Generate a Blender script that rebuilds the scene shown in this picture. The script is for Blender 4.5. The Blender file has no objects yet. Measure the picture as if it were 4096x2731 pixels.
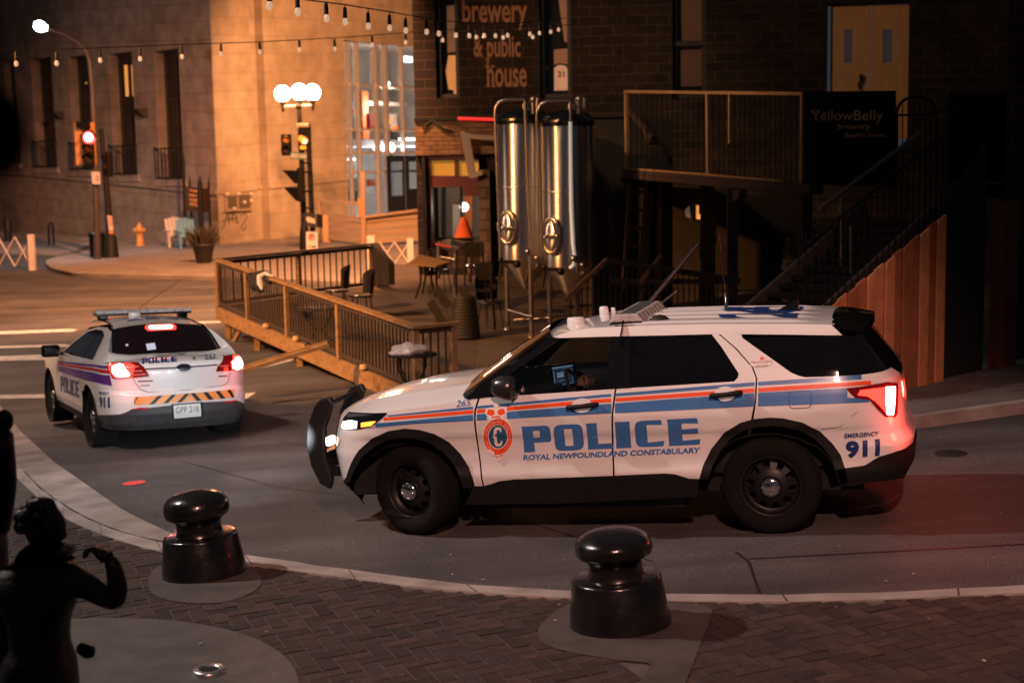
import bpy, bmesh, math, random
import numpy as np
from mathutils import Matrix, Vector
from mathutils.geometry import tessellate_polygon
random.seed(11)
SC = bpy.context.scene; COL = SC.collection
rad = math.radians
# ---------------------------------------------------------------- camera model
FPX = 1422.2; CH = 3.04
_p, _r = rad(7.1), rad(1.0)
_f0 = Vector((0, math.cos(_p), -math.sin(_p))); _u0 = Vector((0, math.sin(_p), math.cos(_p))); _r0 = Vector((1, 0, 0))
CR = _r0*math.cos(_r) - _u0*math.sin(_r); CU = _r0*math.sin(_r) + _u0*math.cos(_r); CF = _f0
CAMP = Vector((0, 0, CH))
def ray(px, py):            # 4096-wide photo coordinates
    return CR*((px/4-512)/FPX) - CU*((py/4-341.5)/FPX) + CF
K = 4096/2352
def rd(x, y): return ray(x*K, y*K)          # 2352-wide coordinates
def at(x, y, Y):                            # world point at depth Y
    d = rd(x, y); return CAMP + d*(Y/d.y)
def ss(t): t = min(max(t, 0), 1); return t*t*(3-2*t)
def g(X, Y):
    b = .054*(1-.8*ss((Y-20)/14))
    z = .106+b*(max(X, -14)-2.264)-.015*(min(Y, 24)-11.77)
    if Y > 13.5: z -= .003*(min(Y, 20)-13.5)**2
    if Y > 24: z += .02*(min(Y, 70)-24)
    return z
def gnd(x, y, dz=0):
    d = rd(x, y); t = 5.
    for _ in range(60):
        p = CAMP+d*t
        t += (p.z-g(p.x, p.y)-dz)/(-d.z)*.7
    return CAMP+d*t
def pxm(Y): return FPX/Y*2352/1024          # 2352-px per metre at depth Y
# ---------------------------------------------------------------- materials
MATS = {}
def mat(name, c, c2=None, scale=4., rough=.6, metal=0., spec=.5, bump=0., bscale=40., coat=0., emit=None, es=0., stretch=None, detail=4., aniso=0., alpha=None, rvar=0.):
    if name in MATS: return MATS[name]
    m = bpy.data.materials.new(name); m.use_nodes = True; N = m.node_tree.nodes; L = m.node_tree.links
    b = N['Principled BSDF']
    b.inputs['Base Color'].default_value = (*c, 1); b.inputs['Roughness'].default_value = rough
    b.inputs['Metallic'].default_value = metal; b.inputs['Specular IOR Level'].default_value = spec
    b.inputs['Coat Weight'].default_value = coat; b.inputs['Coat Roughness'].default_value = .06
    if aniso: b.inputs['Anisotropic'].default_value = aniso
    tc = N.new('ShaderNodeTexCoord'); src = tc.outputs['Object']
    if stretch:
        mp = N.new('ShaderNodeMapping'); mp.inputs['Scale'].default_value = stretch; L.new(src, mp.inputs[0]); src = mp.outputs[0]
    if c2 is not None:
        n = N.new('ShaderNodeTexNoise'); n.inputs['Scale'].default_value = scale; n.inputs['Detail'].default_value = detail; L.new(src, n.inputs['Vector'])
        r = N.new('ShaderNodeValToRGB'); r.color_ramp.elements[0].color = (*c, 1); r.color_ramp.elements[1].color = (*c2, 1)
        r.color_ramp.elements[0].position = .32; r.color_ramp.elements[1].position = .68
        L.new(n.outputs[0], r.inputs[0]); L.new(r.outputs[0], b.inputs['Base Color'])
        if rvar:
            mr = N.new('ShaderNodeMapRange'); mr.inputs[3].default_value = rough-rvar; mr.inputs[4].default_value = rough+rvar
            L.new(n.outputs[0], mr.inputs[0]); L.new(mr.outputs[0], b.inputs['Roughness'])
    if bump:
        n2 = N.new('ShaderNodeTexNoise'); n2.inputs['Scale'].default_value = bscale; n2.inputs['Detail'].default_value = 5; L.new(src, n2.inputs['Vector'])
        bp = N.new('ShaderNodeBump'); bp.inputs['Strength'].default_value = bump; bp.inputs['Distance'].default_value = .02
        L.new(n2.outputs[0], bp.inputs['Height']); L.new(bp.outputs[0], b.inputs['Normal'])
    if emit:
        b.inputs['Emission Color'].default_value = (*emit, 1); b.inputs['Emission Strength'].default_value = es
    if alpha is not None:   # window glass: clear film with a mirror-like skin
        t = N.new('ShaderNodeBsdfTransparent'); t.inputs[0].default_value = (*alpha, 1)
        gl = N.new('ShaderNodeBsdfGlossy'); gl.inputs['Roughness'].default_value = .03
        fr = N.new('ShaderNodeFresnel'); fr.inputs[0].default_value = 1.5
        mx = N.new('ShaderNodeMixShader'); L.new(fr.outputs[0], mx.inputs[0]); L.new(t.outputs[0], mx.inputs[1]); L.new(gl.outputs[0], mx.inputs[2])
        L.new(mx.outputs[0], N['Material Output'].inputs[0])
    MATS[name] = m; return m
def brickmat(name, dirv, c1, c2, mortar, bw, bh, ms=.01, shear=0., rough=.85, bump=.5, vary=.5, off=(0, 0), rowoff=.5):
    """masonry in the plane of a wall: u runs along dirv, v is height less shear*u"""
    if name in MATS: return MATS[name]
    m = bpy.data.materials.new(name); m.use_nodes = True; N = m.node_tree.nodes; L = m.node_tree.links
    b = N['Principled BSDF']; b.inputs['Roughness'].default_value = rough; b.inputs['Specular IOR Level'].default_value = .25
    ge = N.new('ShaderNodeNewGeometry')
    dt = N.new('ShaderNodeVectorMath'); dt.operation = 'DOT_PRODUCT'; dt.inputs[1].default_value = (dirv[0], dirv[1], 0); L.new(ge.outputs['Position'], dt.inputs[0])
    sp = N.new('ShaderNodeSeparateXYZ'); L.new(ge.outputs['Position'], sp.inputs[0])
    mu = N.new('ShaderNodeMath'); mu.operation = 'MULTIPLY_ADD'; mu.inputs[1].default_value = -shear; L.new(dt.outputs['Value'], mu.inputs[0]); L.new(sp.outputs[2], mu.inputs[2])
    cb = N.new('ShaderNodeCombineXYZ'); L.new(dt.outputs['Value'], cb.inputs[0]); L.new(mu.outputs[0], cb.inputs[1])
    mp = N.new('ShaderNodeMapping'); mp.inputs['Location'].default_value = (off[0], off[1], 0); L.new(cb.outputs[0], mp.inputs[0])
    nz = N.new('ShaderNodeTexNoise'); nz.inputs['Scale'].default_value = 1.7; nz.inputs['Detail'].default_value = 6; L.new(ge.outputs['Position'], nz.inputs['Vector'])
    br = N.new('ShaderNodeTexBrick'); br.offset = rowoff
    br.inputs['Color1'].default_value = (*c1, 1); br.inputs['Color2'].default_value = (*c2, 1); br.inputs['Mortar'].default_value = (*mortar, 1)
    br.inputs['Scale'].default_value = 1; br.inputs['Mortar Size'].default_value = ms; br.inputs['Brick Width'].default_value = bw; br.inputs['Row Height'].default_value = bh
    br.inputs['Mortar Smooth'].default_value = .3
    L.new(mp.outputs[0], br.inputs['Vector'])
    mx = N.new('ShaderNodeMix'); mx.data_type = 'RGBA'; mx.blend_type = 'MULTIPLY'; mx.inputs[0].default_value = vary
    cr = N.new('ShaderNodeValToRGB'); cr.color_ramp.elements[0].position = .3; cr.color_ramp.elements[0].color = (.45, .45, .45, 1); cr.color_ramp.elements[1].position = .7; cr.color_ramp.elements[1].color = (1.25, 1.2, 1.15, 1)
    L.new(nz.outputs[0], cr.inputs[0]); L.new(br.outputs[0], mx.inputs[6]); L.new(cr.outputs[0], mx.inputs[7]); L.new(mx.outputs[2], b.inputs['Base Color'])
    iv = N.new('ShaderNodeMath'); iv.operation = 'SUBTRACT'; iv.inputs[0].default_value = 1; L.new(br.outputs['Fac'], iv.inputs[1])
    n3 = N.new('ShaderNodeTexNoise'); n3.inputs['Scale'].default_value = 25; n3.inputs['Detail'].default_value = 5; L.new(ge.outputs['Position'], n3.inputs['Vector'])
    ad = N.new('ShaderNodeMath'); ad.operation = 'MULTIPLY_ADD'; ad.inputs[1].default_value = .5; L.new(n3.outputs[0], ad.inputs[0]); L.new(iv.outputs[0], ad.inputs[2])
    bp = N.new('ShaderNodeBump'); bp.inputs['Strength'].default_value = bump; bp.inputs['Distance'].default_value = .02; L.new(ad.outputs[0], bp.inputs['Height']); L.new(bp.outputs[0], b.inputs['Normal'])
    MATS[name] = m; return m
def attrmat(name, rough=.75, bump=.4, bscale=60, nscale=9., nv=.5):
    """colour from the mesh's own per-face attribute 'tint', broken up by noise"""
    if name in MATS: return MATS[name]
    m = bpy.data.materials.new(name); m.use_nodes = True; N = m.node_tree.nodes; L = m.node_tree.links
    b = N['Principled BSDF']; b.inputs['Roughness'].default_value = rough; b.inputs['Specular IOR Level'].default_value = .3
    a = N.new('ShaderNodeAttribute'); a.attribute_name = 'tint'
    tc = N.new('ShaderNodeTexCoord'); n = N.new('ShaderNodeTexNoise'); n.inputs['Scale'].default_value = nscale; n.inputs['Detail'].default_value = 6; L.new(tc.outputs['Object'], n.inputs['Vector'])
    mr = N.new('ShaderNodeMapRange'); mr.inputs[3].default_value = 1-nv; mr.inputs[4].default_value = 1+nv; L.new(n.outputs[0], mr.inputs[0])
    vm = N.new('ShaderNodeVectorMath'); vm.operation = 'SCALE'; L.new(a.outputs['Color'], vm.inputs[0]); L.new(mr.outputs[0], vm.inputs['Scale']); L.new(vm.outputs[0], b.inputs['Base Color'])
    n2 = N.new('ShaderNodeTexNoise'); n2.inputs['Scale'].default_value = bscale; L.new(tc.outputs['Object'], n2.inputs['Vector'])
    bp = N.new('ShaderNodeBump'); bp.inputs['Strength'].default_value = bump; bp.inputs['Distance'].default_value = .01; L.new(n2.outputs[0], bp.inputs['Height']); L.new(bp.outputs[0], b.inputs['Normal'])
    MATS[name] = m; return m
# ---------------------------------------------------------------- objects
ROOTM = {}
def tag(o, label=None, cat=None, group=None, kind=None):
    if label: o['label'] = label
    if cat: o['category'] = cat
    if group: o['group'] = group
    if kind: o['kind'] = kind
    return o
def thing(name, label, cat, loc, group=None, M=None):
    o = bpy.data.objects.new(name, None); COL.objects.link(o); o.empty_display_size = .2
    if M is None: M = Matrix.Translation(Vector(loc))
    o.matrix_world = M; ROOTM[o.name] = M.copy()
    return tag(o, label, cat, group)
def copytree(o, D, label, parent=None):
    """copy a thing, its parts and sub-parts; D moves the thing"""
    c = o.copy(); COL.objects.link(c)
    if parent is None:
        c.matrix_world = D; c['label'] = label
    else: c.parent = parent
    for ch in list(o.children): copytree(ch, None, None, c)
    return c
class MB:
    def __init__(s): s.v = []; s.f = []; s.mi = []; s.sm = []; s.cur = 0; s.smooth = False; s.tint = None; s.ft = []
    def add(s, vs, fs, smooth=None):
        o = len(s.v); s.v += [Vector(v) for v in vs]
        for f in fs:
            s.f.append([i+o for i in f]); s.mi.append(s.cur); s.sm.append(s.smooth if smooth is None else smooth); s.ft.append(s.tint)
        return s
    def quad(s, a, b, c, d): return s.add([a, b, c, d], [(0, 1, 2, 3)])
    def hexa(s, p):         # p: 8 points, bottom 0-3 ccw, top 4-7
        return s.add(p, [(3, 2, 1, 0), (4, 5, 6, 7), (0, 1, 5, 4), (1, 2, 6, 5), (2, 3, 7, 6), (3, 0, 4, 7)])
    def box(s, c, sz, ux=(1, 0, 0), uy=None, uz=None):
        c = Vector(c); ux = Vector(ux).normalized(); uz = Vector(uz or (0, 0, 1)).normalized()
        uy = Vector(uy).normalized() if uy else uz.cross(ux).normalized()
        a, b, d = ux*sz[0]/2, uy*sz[1]/2, uz*sz[2]/2
        return s.hexa([c-a-b-d, c+a-b-d, c+a+b-d, c-a+b-d, c-a-b+d, c+a-b+d, c+a+b+d, c-a+b+d])
    def beam(s, a, b, w, h, up=(0, 0, 1)):
        a = Vector(a); b = Vector(b); d = (b-a); L = d.length; d.normalize(); up = Vector(up)
        if abs(d.dot(up)) > .98: up = Vector((0, 1, 0)) if abs(d.y) < .9 else Vector((1, 0, 0))
        sd = d.cross(up).normalized(); u2 = sd.cross(d)
        return s.box((a+b)/2, (L, w, h), d, sd, u2) if True else s
    def tube(s, pts, r, n=8, cap=True, closed=False):
        pts = [Vector(p) for p in pts]; rr = r if isinstance(r, (list, tuple)) else [r]*len(pts); rings = []
        prev = None
        for i, p in enumerate(pts):
            if closed: t = pts[(i+1) % len(pts)]-pts[i-1]
            else: t = (pts[min(i+1, len(pts)-1)]-pts[max(i-1, 0)])
            t.normalize()
            if prev is None:
                u = Vector((0, 0, 1)) if abs(t.z) < .9 else Vector((1, 0, 0)); u = (u-t*u.dot(t)).normalized()
            else:
                u = (prev-t*prev.dot(t)); u = u.normalized() if u.length > 1e-6 else prev
            prev = u; w = t.cross(u)
            rings.append([p+u*math.cos(2*math.pi*k/n)*rr[i]+w*math.sin(2*math.pi*k/n)*rr[i] for k in range(n)])
        V = [v for R in rings for v in R]; Fs = []
        m = len(rings)
        for i in range(m if closed else m-1):
            j = (i+1) % m
            for k in range(n): Fs.append((i*n+k, i*n+(k+1) % n, j*n+(k+1) % n, j*n+k))
        s.add(V, Fs, True)
        if cap and not closed:
            s.add(rings[0], [tuple(range(n-1, -1, -1))], False); s.add(rings[-1], [tuple(range(n))], False)
        return s
    def lathe(s, prof, c=(0, 0, 0), ax=(0, 0, 1), n=24, smooth=True, u=None):
        c = Vector(c); ax = Vector(ax).normalized(); u = Vector(u) if u else (Vector((1, 0, 0)) if abs(ax.x) < .9 else Vector((0, 1, 0)))
        u = (u-ax*u.dot(ax)).normalized(); w = ax.cross(u)
        V = [c+ax*h+(u*math.cos(2*math.pi*k/n)+w*math.sin(2*math.pi*k/n))*r for r, h in prof for k in range(n)]
        Fs = [(i*n+k, i*n+(k+1) % n, (i+1)*n+(k+1) % n, (i+1)*n+k) for i in range(len(prof)-1) for k in range(n)]
        return s.add(V, Fs, smooth)
    def sphere(s, c, r, n=16, sq=(1, 1, 1)):
        c = Vector(c); m = n//2; V = []; Fs = []
        for i in range(m+1):
            th = math.pi*i/m
            for k in range(n):
                ph = 2*math.pi*k/n; V.append(c+Vector((math.sin(th)*math.cos(ph)*sq[0], math.sin(th)*math.sin(ph)*sq[1], math.cos(th)*sq[2]))*r)
        Fs = [(i*n+k, (i+1)*n+k, (i+1)*n+(k+1) % n, i*n+(k+1) % n) for i in range(m) for k in range(n)]
        return s.add(V, Fs, True)
    def prism(s, pts, d):   # polygon (3D, planar) extruded by vector d
        pts = [Vector(p) for p in pts]; d = Vector(d); n = len(pts)
        s.add(pts+[p+d for p in pts], [tuple(range(n-1, -1, -1)), tuple(range(n, 2*n))]+[(i, (i+1) % n, n+(i+1) % n, n+i) for i in range(n)]); return s
    def grid(s, P, nu, nv, smooth=True):
        V = [P(i/nu, j/nv) for j in range(nv+1) for i in range(nu+1)]
        return s.add(V, [(j*(nu+1)+i, j*(nu+1)+i+1, (j+1)*(nu+1)+i+1, (j+1)*(nu+1)+i) for j in range(nv) for i in range(nu)], smooth)
    def build(s, name, mats, parent=None, local=False, bevel=0, sub=0, doubles=0.):
        me = bpy.data.meshes.new(name); vs = s.v
        if parent is not None and not local:
            r = parent
            while r.parent is not None: r = r.parent
            Mi = ROOTM[r.name].inverted(); vs = [Mi @ v for v in vs]
        me.from_pydata([tuple(v) for v in vs], [], s.f)
        for m in (mats if isinstance(mats, (list, tuple)) else [mats]): me.materials.append(m)
        for p, mi, sm in zip(me.polygons, s.mi, s.sm): p.material_index = mi; p.use_smooth = sm
        if any(t is not None for t in s.ft):
            at_ = me.attributes.new('tint', 'FLOAT_COLOR', 'FACE')
            for i, t in enumerate(s.ft): at_.data[i].color = (*(t or (.1, .1, .1)), 1)
        if doubles or bevel:
            bm = bmesh.new(); bm.from_mesh(me)
            if doubles: bmesh.ops.remove_doubles(bm, verts=bm.verts, dist=doubles)
            bmesh.ops.recalc_face_normals(bm, faces=bm.faces)
            bm.to_mesh(me); bm.free()
        me.update()
        o = bpy.data.objects.new(name, me); COL.objects.link(o)
        if parent is not None: o.parent = parent
        if bevel:
            md = o.modifiers.new('b', 'BEVEL'); md.width = bevel; md.segments = 2; md.limit_method = 'ANGLE'
        if sub:
            md = o.modifiers.new('s', 'SUBSURF'); md.levels = sub; md.render_levels = sub
        return o
def struct(name, mb, m, label=None, kind='structure'):
    o = mb.build(name, m); o['kind'] = kind; return o
# ---------------------------------------------------------------- flat text / outline shapes -> triangles in the unit square
def _curve_tris(cu):
    o = bpy.data.objects.new('t', cu); COL.objects.link(o)
    bpy.context.view_layer.update()
    dg = bpy.context.evaluated_depsgraph_get(); e = o.evaluated_get(dg); me = e.to_mesh()
    V = [(v.co.x, v.co.y) for v in me.vertices]; Fs = [tuple(p.vertices) for p in me.polygons]
    e.to_mesh_clear(); bpy.data.objects.remove(o); bpy.data.curves.remove(cu)
    return V, Fs
def text2d(s, bold=0., shear=0., norm=True, res=3):
    cu = bpy.data.curves.new('t', 'FONT'); cu.body = s; cu.offset = bold; cu.shear = shear; cu.resolution_u = res; cu.fill_mode = 'FRONT'
    V, Fs = _curve_tris(cu)
    return _norm(V, Fs) if norm else (V, Fs)
def _norm(V, Fs):
    xs = [v[0] for v in V]; ys = [v[1] for v in V]; a, b, c, d = min(xs), max(xs), min(ys), max(ys)
    return [((x-a)/(b-a), (y-c)/(d-c)) for x, y in V], Fs
def shape2d(polys, norm=False):
    cu = bpy.data.curves.new('t', 'CURVE'); cu.dimensions = '2D'; cu.fill_mode = 'FRONT'
    for P in polys:
        sp = cu.splines.new('POLY'); sp.points.add(len(P)-1)
        for q, p in zip(sp.points, P): q.co = (p[0], p[1], 0, 1)
        sp.use_cyclic_u = True
    V, Fs = _curve_tris(cu)
    return _norm(V, Fs) if norm else (V, Fs)
def rnd(P, r, n=3):         # round the corners of a polygon
    out = []
    m = len(P)
    for i in range(m):
        a, b, c = Vector((*P[i-1], 0)), Vector((*P[i], 0)), Vector((*P[(i+1) % m], 0))
        rr = P[i][2] if len(P[i]) > 2 else r
        d1 = (a.xy-b.xy); d2 = (c.xy-b.xy); q = min(rr, d1.length*.48, d2.length*.48)
        p1 = b.xy+d1.normalized()*q; p2 = b.xy+d2.normalized()*q
        for k in range(n+1):
            t = k/n; w = p1*(1-t)**2+b.xy*2*t*(1-t)+p2*t*t; out.append((w.x, w.y))
    return out
LET = {
 'P': ([(0, 0), (.40, 0), (.38, .36), (.80, .36, .25), (1, .36, .2), (1, 1, .2), (-.03, 1), (.0, .9)], [(.38, .55), (.62, .55), (.62, .82), (.38, .82)]),
 'O': ([(0, 0, .25), (1, 0, .25), (1, 1, .25), (0, 1, .25)], [(.36, .17), (.64, .17), (.64, .83), (.36, .83)]),
 'L': ([(0, 0), (1, 0), (1, .2), (.42, .2), (.42, 1), (-.03, 1), (0, .9)], None),
 'I': ([(0, 0), (1, 0), (.97, .1), (.97, 1), (0, 1), (.03, .9)], None),
 'C': ([(0, 0, .25), (.96, 0), (1, .2), (.42, .16), (.42, .84), (.96, .82), (.93, 1), (0, 1, .25)], None),
 'E': ([(0, 0), (.97, 0), (1, .2), (.44, .17), (.44, .42), (.94, .41), (.94, .62), (.44, .6), (.44, .83), (.97, .8), (.93, 1), (-.03, 1), (0, .9)], None)}
POLW = [('P', 0, .163), ('O', .181, .168), ('L', .371, .142), ('I', .531, .087), ('C', .642, .160), ('E', .826, .174)]
def police2d():
    V = []; Fs = []
    for ch, x0, w in POLW:
        o, h = LET[ch]; P = [rnd(o, .015)]
        if h: P.append(rnd(h, .04))
        v, f = shape2d(P); b = len(V)
        V += [(x0+a*w, c) for a, c in v]; Fs += [tuple(i+b for i in q) for q in f]
    return V, Fs
def tris_on(V, Fs, fn, cut=None, mb=None):
    """subdivide flat triangles on a cut grid and map every vertex through fn(u,v)"""
    bm = bmesh.new(); vs = [bm.verts.new((x, y, 0)) for x, y in V]
    for f in Fs:
        try: bm.faces.new([vs[i] for i in f])
        except ValueError: pass
    if cut:
        xs = [v.co.x for v in bm.verts]; ys = [v.co.y for v in bm.verts]
        for k in range(int(min(xs)//cut[0]), int(max(xs)//cut[0])+1):
            bmesh.ops.bisect_plane(bm, geom=bm.verts[:]+bm.edges[:]+bm.faces[:], dist=1e-6, plane_co=(k*cut[0], 0, 0), plane_no=(1, 0, 0))
        for k in range(int(min(ys)//cut[1]), int(max(ys)//cut[1])+1):
            bmesh.ops.bisect_plane(bm, geom=bm.verts[:]+bm.edges[:]+bm.faces[:], dist=1e-6, plane_co=(0, k*cut[1], 0), plane_no=(0, 1, 0))
    bm.verts.index_update(); mb = mb or MB()
    mb.add([fn(v.co.x, v.co.y) for v in bm.verts], [[v.index for v in f.verts] for f in bm.faces], True)
    bm.free(); return mb
def flat_text(mb, s, origin, ux, uz, w, h, bold=0., shear=0., depth=None):
    """text filling a w x h box at origin in the plane (ux,uz)"""
    V, Fs = text2d(s, bold, shear); o = Vector(origin); ux = Vector(ux).normalized(); uz = Vector(uz).normalized()
    mb.add([o+ux*(a*w)+uz*(b*h) for a, b in V], Fs, False); return mb
# ================================================================ vehicles: body surface = plan outline x height profile
def sst(a, b, x): t = np.clip((x-a)/(b-a), 0, 1); return t*t*(3-2*t)
class Car:
    def __init__(s, M, ctrl, inset, full=False):
        s.M = M; s.Mi = M.inverted(); s.inset = inset
        P = np.array(ctrl, float); n = len(P); out = []
        for i in range(n-1):
            p0 = P[i-1] if i else np.array([P[1][0], -P[1][1]]); p3 = P[i+2] if i+2 < n else np.array([P[-2][0], -P[-2][1]])
            p1, p2 = P[i], P[i+1]
            for t in np.linspace(0, 1, 40, endpoint=(i == n-2)):
                out.append(.5*((2*p1)+(-p0+p2)*t+(2*p0-5*p1+4*p2-p3)*t*t+(-p0+3*p1-3*p2+p3)*t**3))
        o = np.array(out); d = np.gradient(o, axis=0); ln = np.hypot(*d.T); s.ox, s.oy = o.T
        s.nx, s.ny = d[:, 1]/ln, -d[:, 0]/ln
        if s.ny[len(o)//2] < 0: s.nx, s.ny = -s.nx, -s.ny
        s.s = np.concatenate([[0], np.cumsum(np.hypot(*np.diff(o, axis=0).T))]); s.L = s.s[-1]
        s.hs, s.hox = s.s, s.ox; s.full = full
        if full:
            s.s = np.concatenate([s.s, 2*s.L-s.s[-2::-1]]); s.ox = np.concatenate([s.ox, s.ox[-2::-1]]); s.oy = np.concatenate([s.oy, -s.oy[-2::-1]])
            s.nx = np.concatenate([s.nx, s.nx[-2::-1]]); s.ny = np.concatenate([s.ny, -s.ny[-2::-1]])
    def P(s, q, z, off=0., side=1):
        x = np.interp(q, s.s, s.ox); y = np.interp(q, s.s, s.oy); a = np.interp(q, s.s, s.nx); b = np.interp(q, s.s, s.ny)
        d = off-float(s.inset(s, q, x, z)); y2 = y+b*d
        return Vector((x+a*d, side*(y2 if s.full else max(y2, 0)), z))
    def N(s, q, z, side=1):
        e = .01; a = s.P(q+e, z, 0, side)-s.P(q-e, z, 0, side); b = s.P(q, z+e, 0, side)-s.P(q, z-e, 0, side)
        n = a.cross(b)*(-side)
        return n.normalized() if n.length > 1e-9 else Vector((0, side, 0))
    def tr(s, px, py):
        c = s.Mi @ CAMP; d = (s.Mi.to_3x3() @ ray(px, py)); z = .8; q = 0
        for _ in range(7):
            ins = s.inset(s, s.s, s.ox, z); X = s.ox-s.nx*ins; Y = s.oy-s.ny*ins
            cr = d.x*(Y-c.y)-d.y*(X-c.x); sg = np.where(cr[:-1]*cr[1:] <= 0)[0]
            if len(sg):
                best = None
                for i in sg:
                    w = cr[i]/(cr[i]-cr[i+1]) if cr[i] != cr[i+1] else 0; x = X[i]+(X[i+1]-X[i])*w; y = Y[i]+(Y[i+1]-Y[i])*w
                    t = ((x-c.x)*d.x+(y-c.y)*d.y)/(d.x**2+d.y**2)
                    if best is None or t < best[0]: best = (t, s.s[i]+(s.s[i+1]-s.s[i])*w)
                t, q = best
            else:
                i = int(np.argmin(np.abs(cr))); q = s.s[i]; t = ((X[i]-c.x)*d.x+(Y[i]-c.y)*d.y)/(d.x**2+d.y**2)
            z = c.z+t*d.z
        return q, z
    def sx(s, x): return float(np.interp(-x, -s.hox, s.hs))
    def pts(s, lst):
        out = []
        for p in lst:
            if p[0] == 's': out.append((p[1] if p[1] >= 0 else s.L+1+p[1], p[2]))
            elif p[0] == 'x': out.append((s.sx(p[1]), p[2]))
            else: out.append(s.tr(*p))
        return out
    def panel(s, poly, name, m, parent, off=0., mirror=True, cut=(.04, .05), rnds=0.):
        if rnds: poly = rnd(poly, rnds)
        res = None
        for side in ((1, -1) if mirror else (1,)):
            mb = MB(); V = [(a, b) for a, b in poly]
            bm = bmesh.new(); vs = [bm.verts.new((a, b, 0)) for a, b in V]
            for t3 in tessellate_polygon([[Vector((a, b, 0)) for a, b in V]]):
                try: bm.faces.new([vs[i] for i in t3])
                except ValueError: pass
            for ax in (0, 1):
                lo = min(v[ax] for v in V); hi = max(v[ax] for v in V)
                for k in range(int(lo//cut[ax])+1, int(hi//cut[ax])+1):
                    co = [0, 0, 0]; co[ax] = k*cut[ax]; no = [0, 0, 0]; no[ax] = 1
                    bmesh.ops.bisect_plane(bm, geom=bm.verts[:]+bm.edges[:]+bm.faces[:], dist=1e-5, plane_co=co, plane_no=no)
            bmesh.ops.triangulate(bm, faces=[f for f in bm.faces if len(f.verts) > 4])
            bm.verts.index_update()
            C = [(v.co.x, v.co.y) for v in bm.verts]; F_ = [[v.index for v in f.verts] for f in bm.faces]; bm.free()
            mb.add([s.P(a, b, off, side) for a, b in C], F_, True)
            o = mb.build(name, m, parent, local=True)
            o.data.normals_split_custom_set_from_vertices([s.N(a, b, side) for a, b in C])
            # make face winding agree with the outward normal
            if res is None: res = o
            if len(o.data.polygons):
                p = max(o.data.polygons, key=lambda p: p.area); vi = p.vertices[0]
                if p.normal.dot(s.N(*C[vi], side)) < 0:
                    o.data.flip_normals(); o.data.normals_split_custom_set_from_vertices([s.N(a, b, side) for a, b in C])
        return res
    def decal(s, VF, corners, mb, off=.004, cut=None):
        q = s.pts(corners)      # TL TR BR BL
        def fn(u, v):
            a = [(q[3][i]*(1-u)+q[2][i]*u)*(1-v)+(q[0][i]*(1-u)+q[1][i]*u)*v for i in (0, 1)]
            return s.P(a[0], a[1], off)
        L = max(abs(q[1][0]-q[0][0]), .05); h = max(abs(q[0][1]-q[3][1]), .02)
        return tris_on(*VF, fn, cut or (min(.05/L, .5), min(.05/h, .5)), mb)
def carM(X0, Y0, Z0, fx, fy, cp, rl=0.):
    f = Vector((fx, fy, 0)).normalized()*math.cos(cp)+Vector((0, 0, -math.sin(cp)))
    l = Vector((-fy, fx, 0)).normalized(); l = l*math.cos(rl)+Vector((0, 0, -math.sin(rl))); l = (l-f*l.dot(f)).normalized(); u = f.cross(l)
    return Matrix(((f.x, l.x, u.x, X0), (f.y, l.y, u.y, Y0), (f.z, l.z, u.z, Z0), (0, 0, 0, 1)))
WHITE = mat('white_car_paint', (.78, .78, .78), (.84, .84, .83), scale=1.5, rough=.32, coat=1., spec=.5)
DARKPL = mat('black_plastic_trim', (.006, .006, .0065), (.010, .010, .010), scale=12, rough=.6, spec=.3, bump=.1, bscale=200)
GLOSSB = mat('gloss_black', (.006, .006, .007), rough=.08, coat=.6)
TINT = mat('tinted_glass', (.004, .004, .005), rough=.04, spec=.6)
RUBBER = mat('tyre_rubber', (.007, .007, .007), (.009, .009, .009), scale=30, rough=.9, spec=.15, bump=.3, bscale=90)
STEELB = mat('black_steel', (.008, .008, .009), rough=.45, metal=.1, spec=.4)
CHROME = mat('chrome', (.75, .74, .72), rough=.12, metal=1.)
CGLASS = mat('clear_car_glass', (.1, .1, .1), alpha=(.45, .46, .47))
CABIN = mat('cabin_trim', (.012, .012, .013), rough=.8)
DBLUE = mat('blue_vinyl', (.045, .17, .42), (.055, .19, .46), scale=5, rough=.3, coat=.5)
DORAN = mat('orange_vinyl', (.90, .085, .012), rough=.35, coat=.3)
DNAVY = mat('navy_vinyl', (.012, .035, .16), rough=.35, coat=.3)
DPINK = mat('pale_vinyl', (.88, .80, .77), rough=.4)
DPURP = mat('violet_vinyl', (.10, .03, .22), rough=.35, coat=.3)
DARKIN = mat('underbody', (.006, .006, .006), rough=.9)
REDLIT = mat('lit_red_lens', (.5, .0, .0), rough=.2, emit=(1., .03, .02), es=5.)
REDHOT = mat('lit_tail_lamp_core', (.9, .2, .2), rough=.2, emit=(1., .45, .36), es=14.)
REDDIM = mat('dark_red_lens', (.20, .004, .006), rough=.12, coat=.6)
AMBER = mat('lit_amber_lens', (.8, .3, .02), rough=.2, emit=(1., .38, .05), es=2.2)
WHOT = mat('lit_headlamp', (.9, .9, .9), rough=.2, emit=(.88, .93, 1.), es=9.)
CLEAR = mat('clear_lamp_lens', (.35, .34, .33), (.6, .58, .56), scale=25, rough=.12, spec=.8)
def ringpts(c, r, n=20, a0=0., a1=2*math.pi, sq=1.): return [(c[0]+r*math.cos(a0+(a1-a0)*i/n), c[1]+r*sq*math.sin(a0+(a1-a0)*i/n)) for i in range(n if a1-a0 > 6.28 else n+1)]
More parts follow.
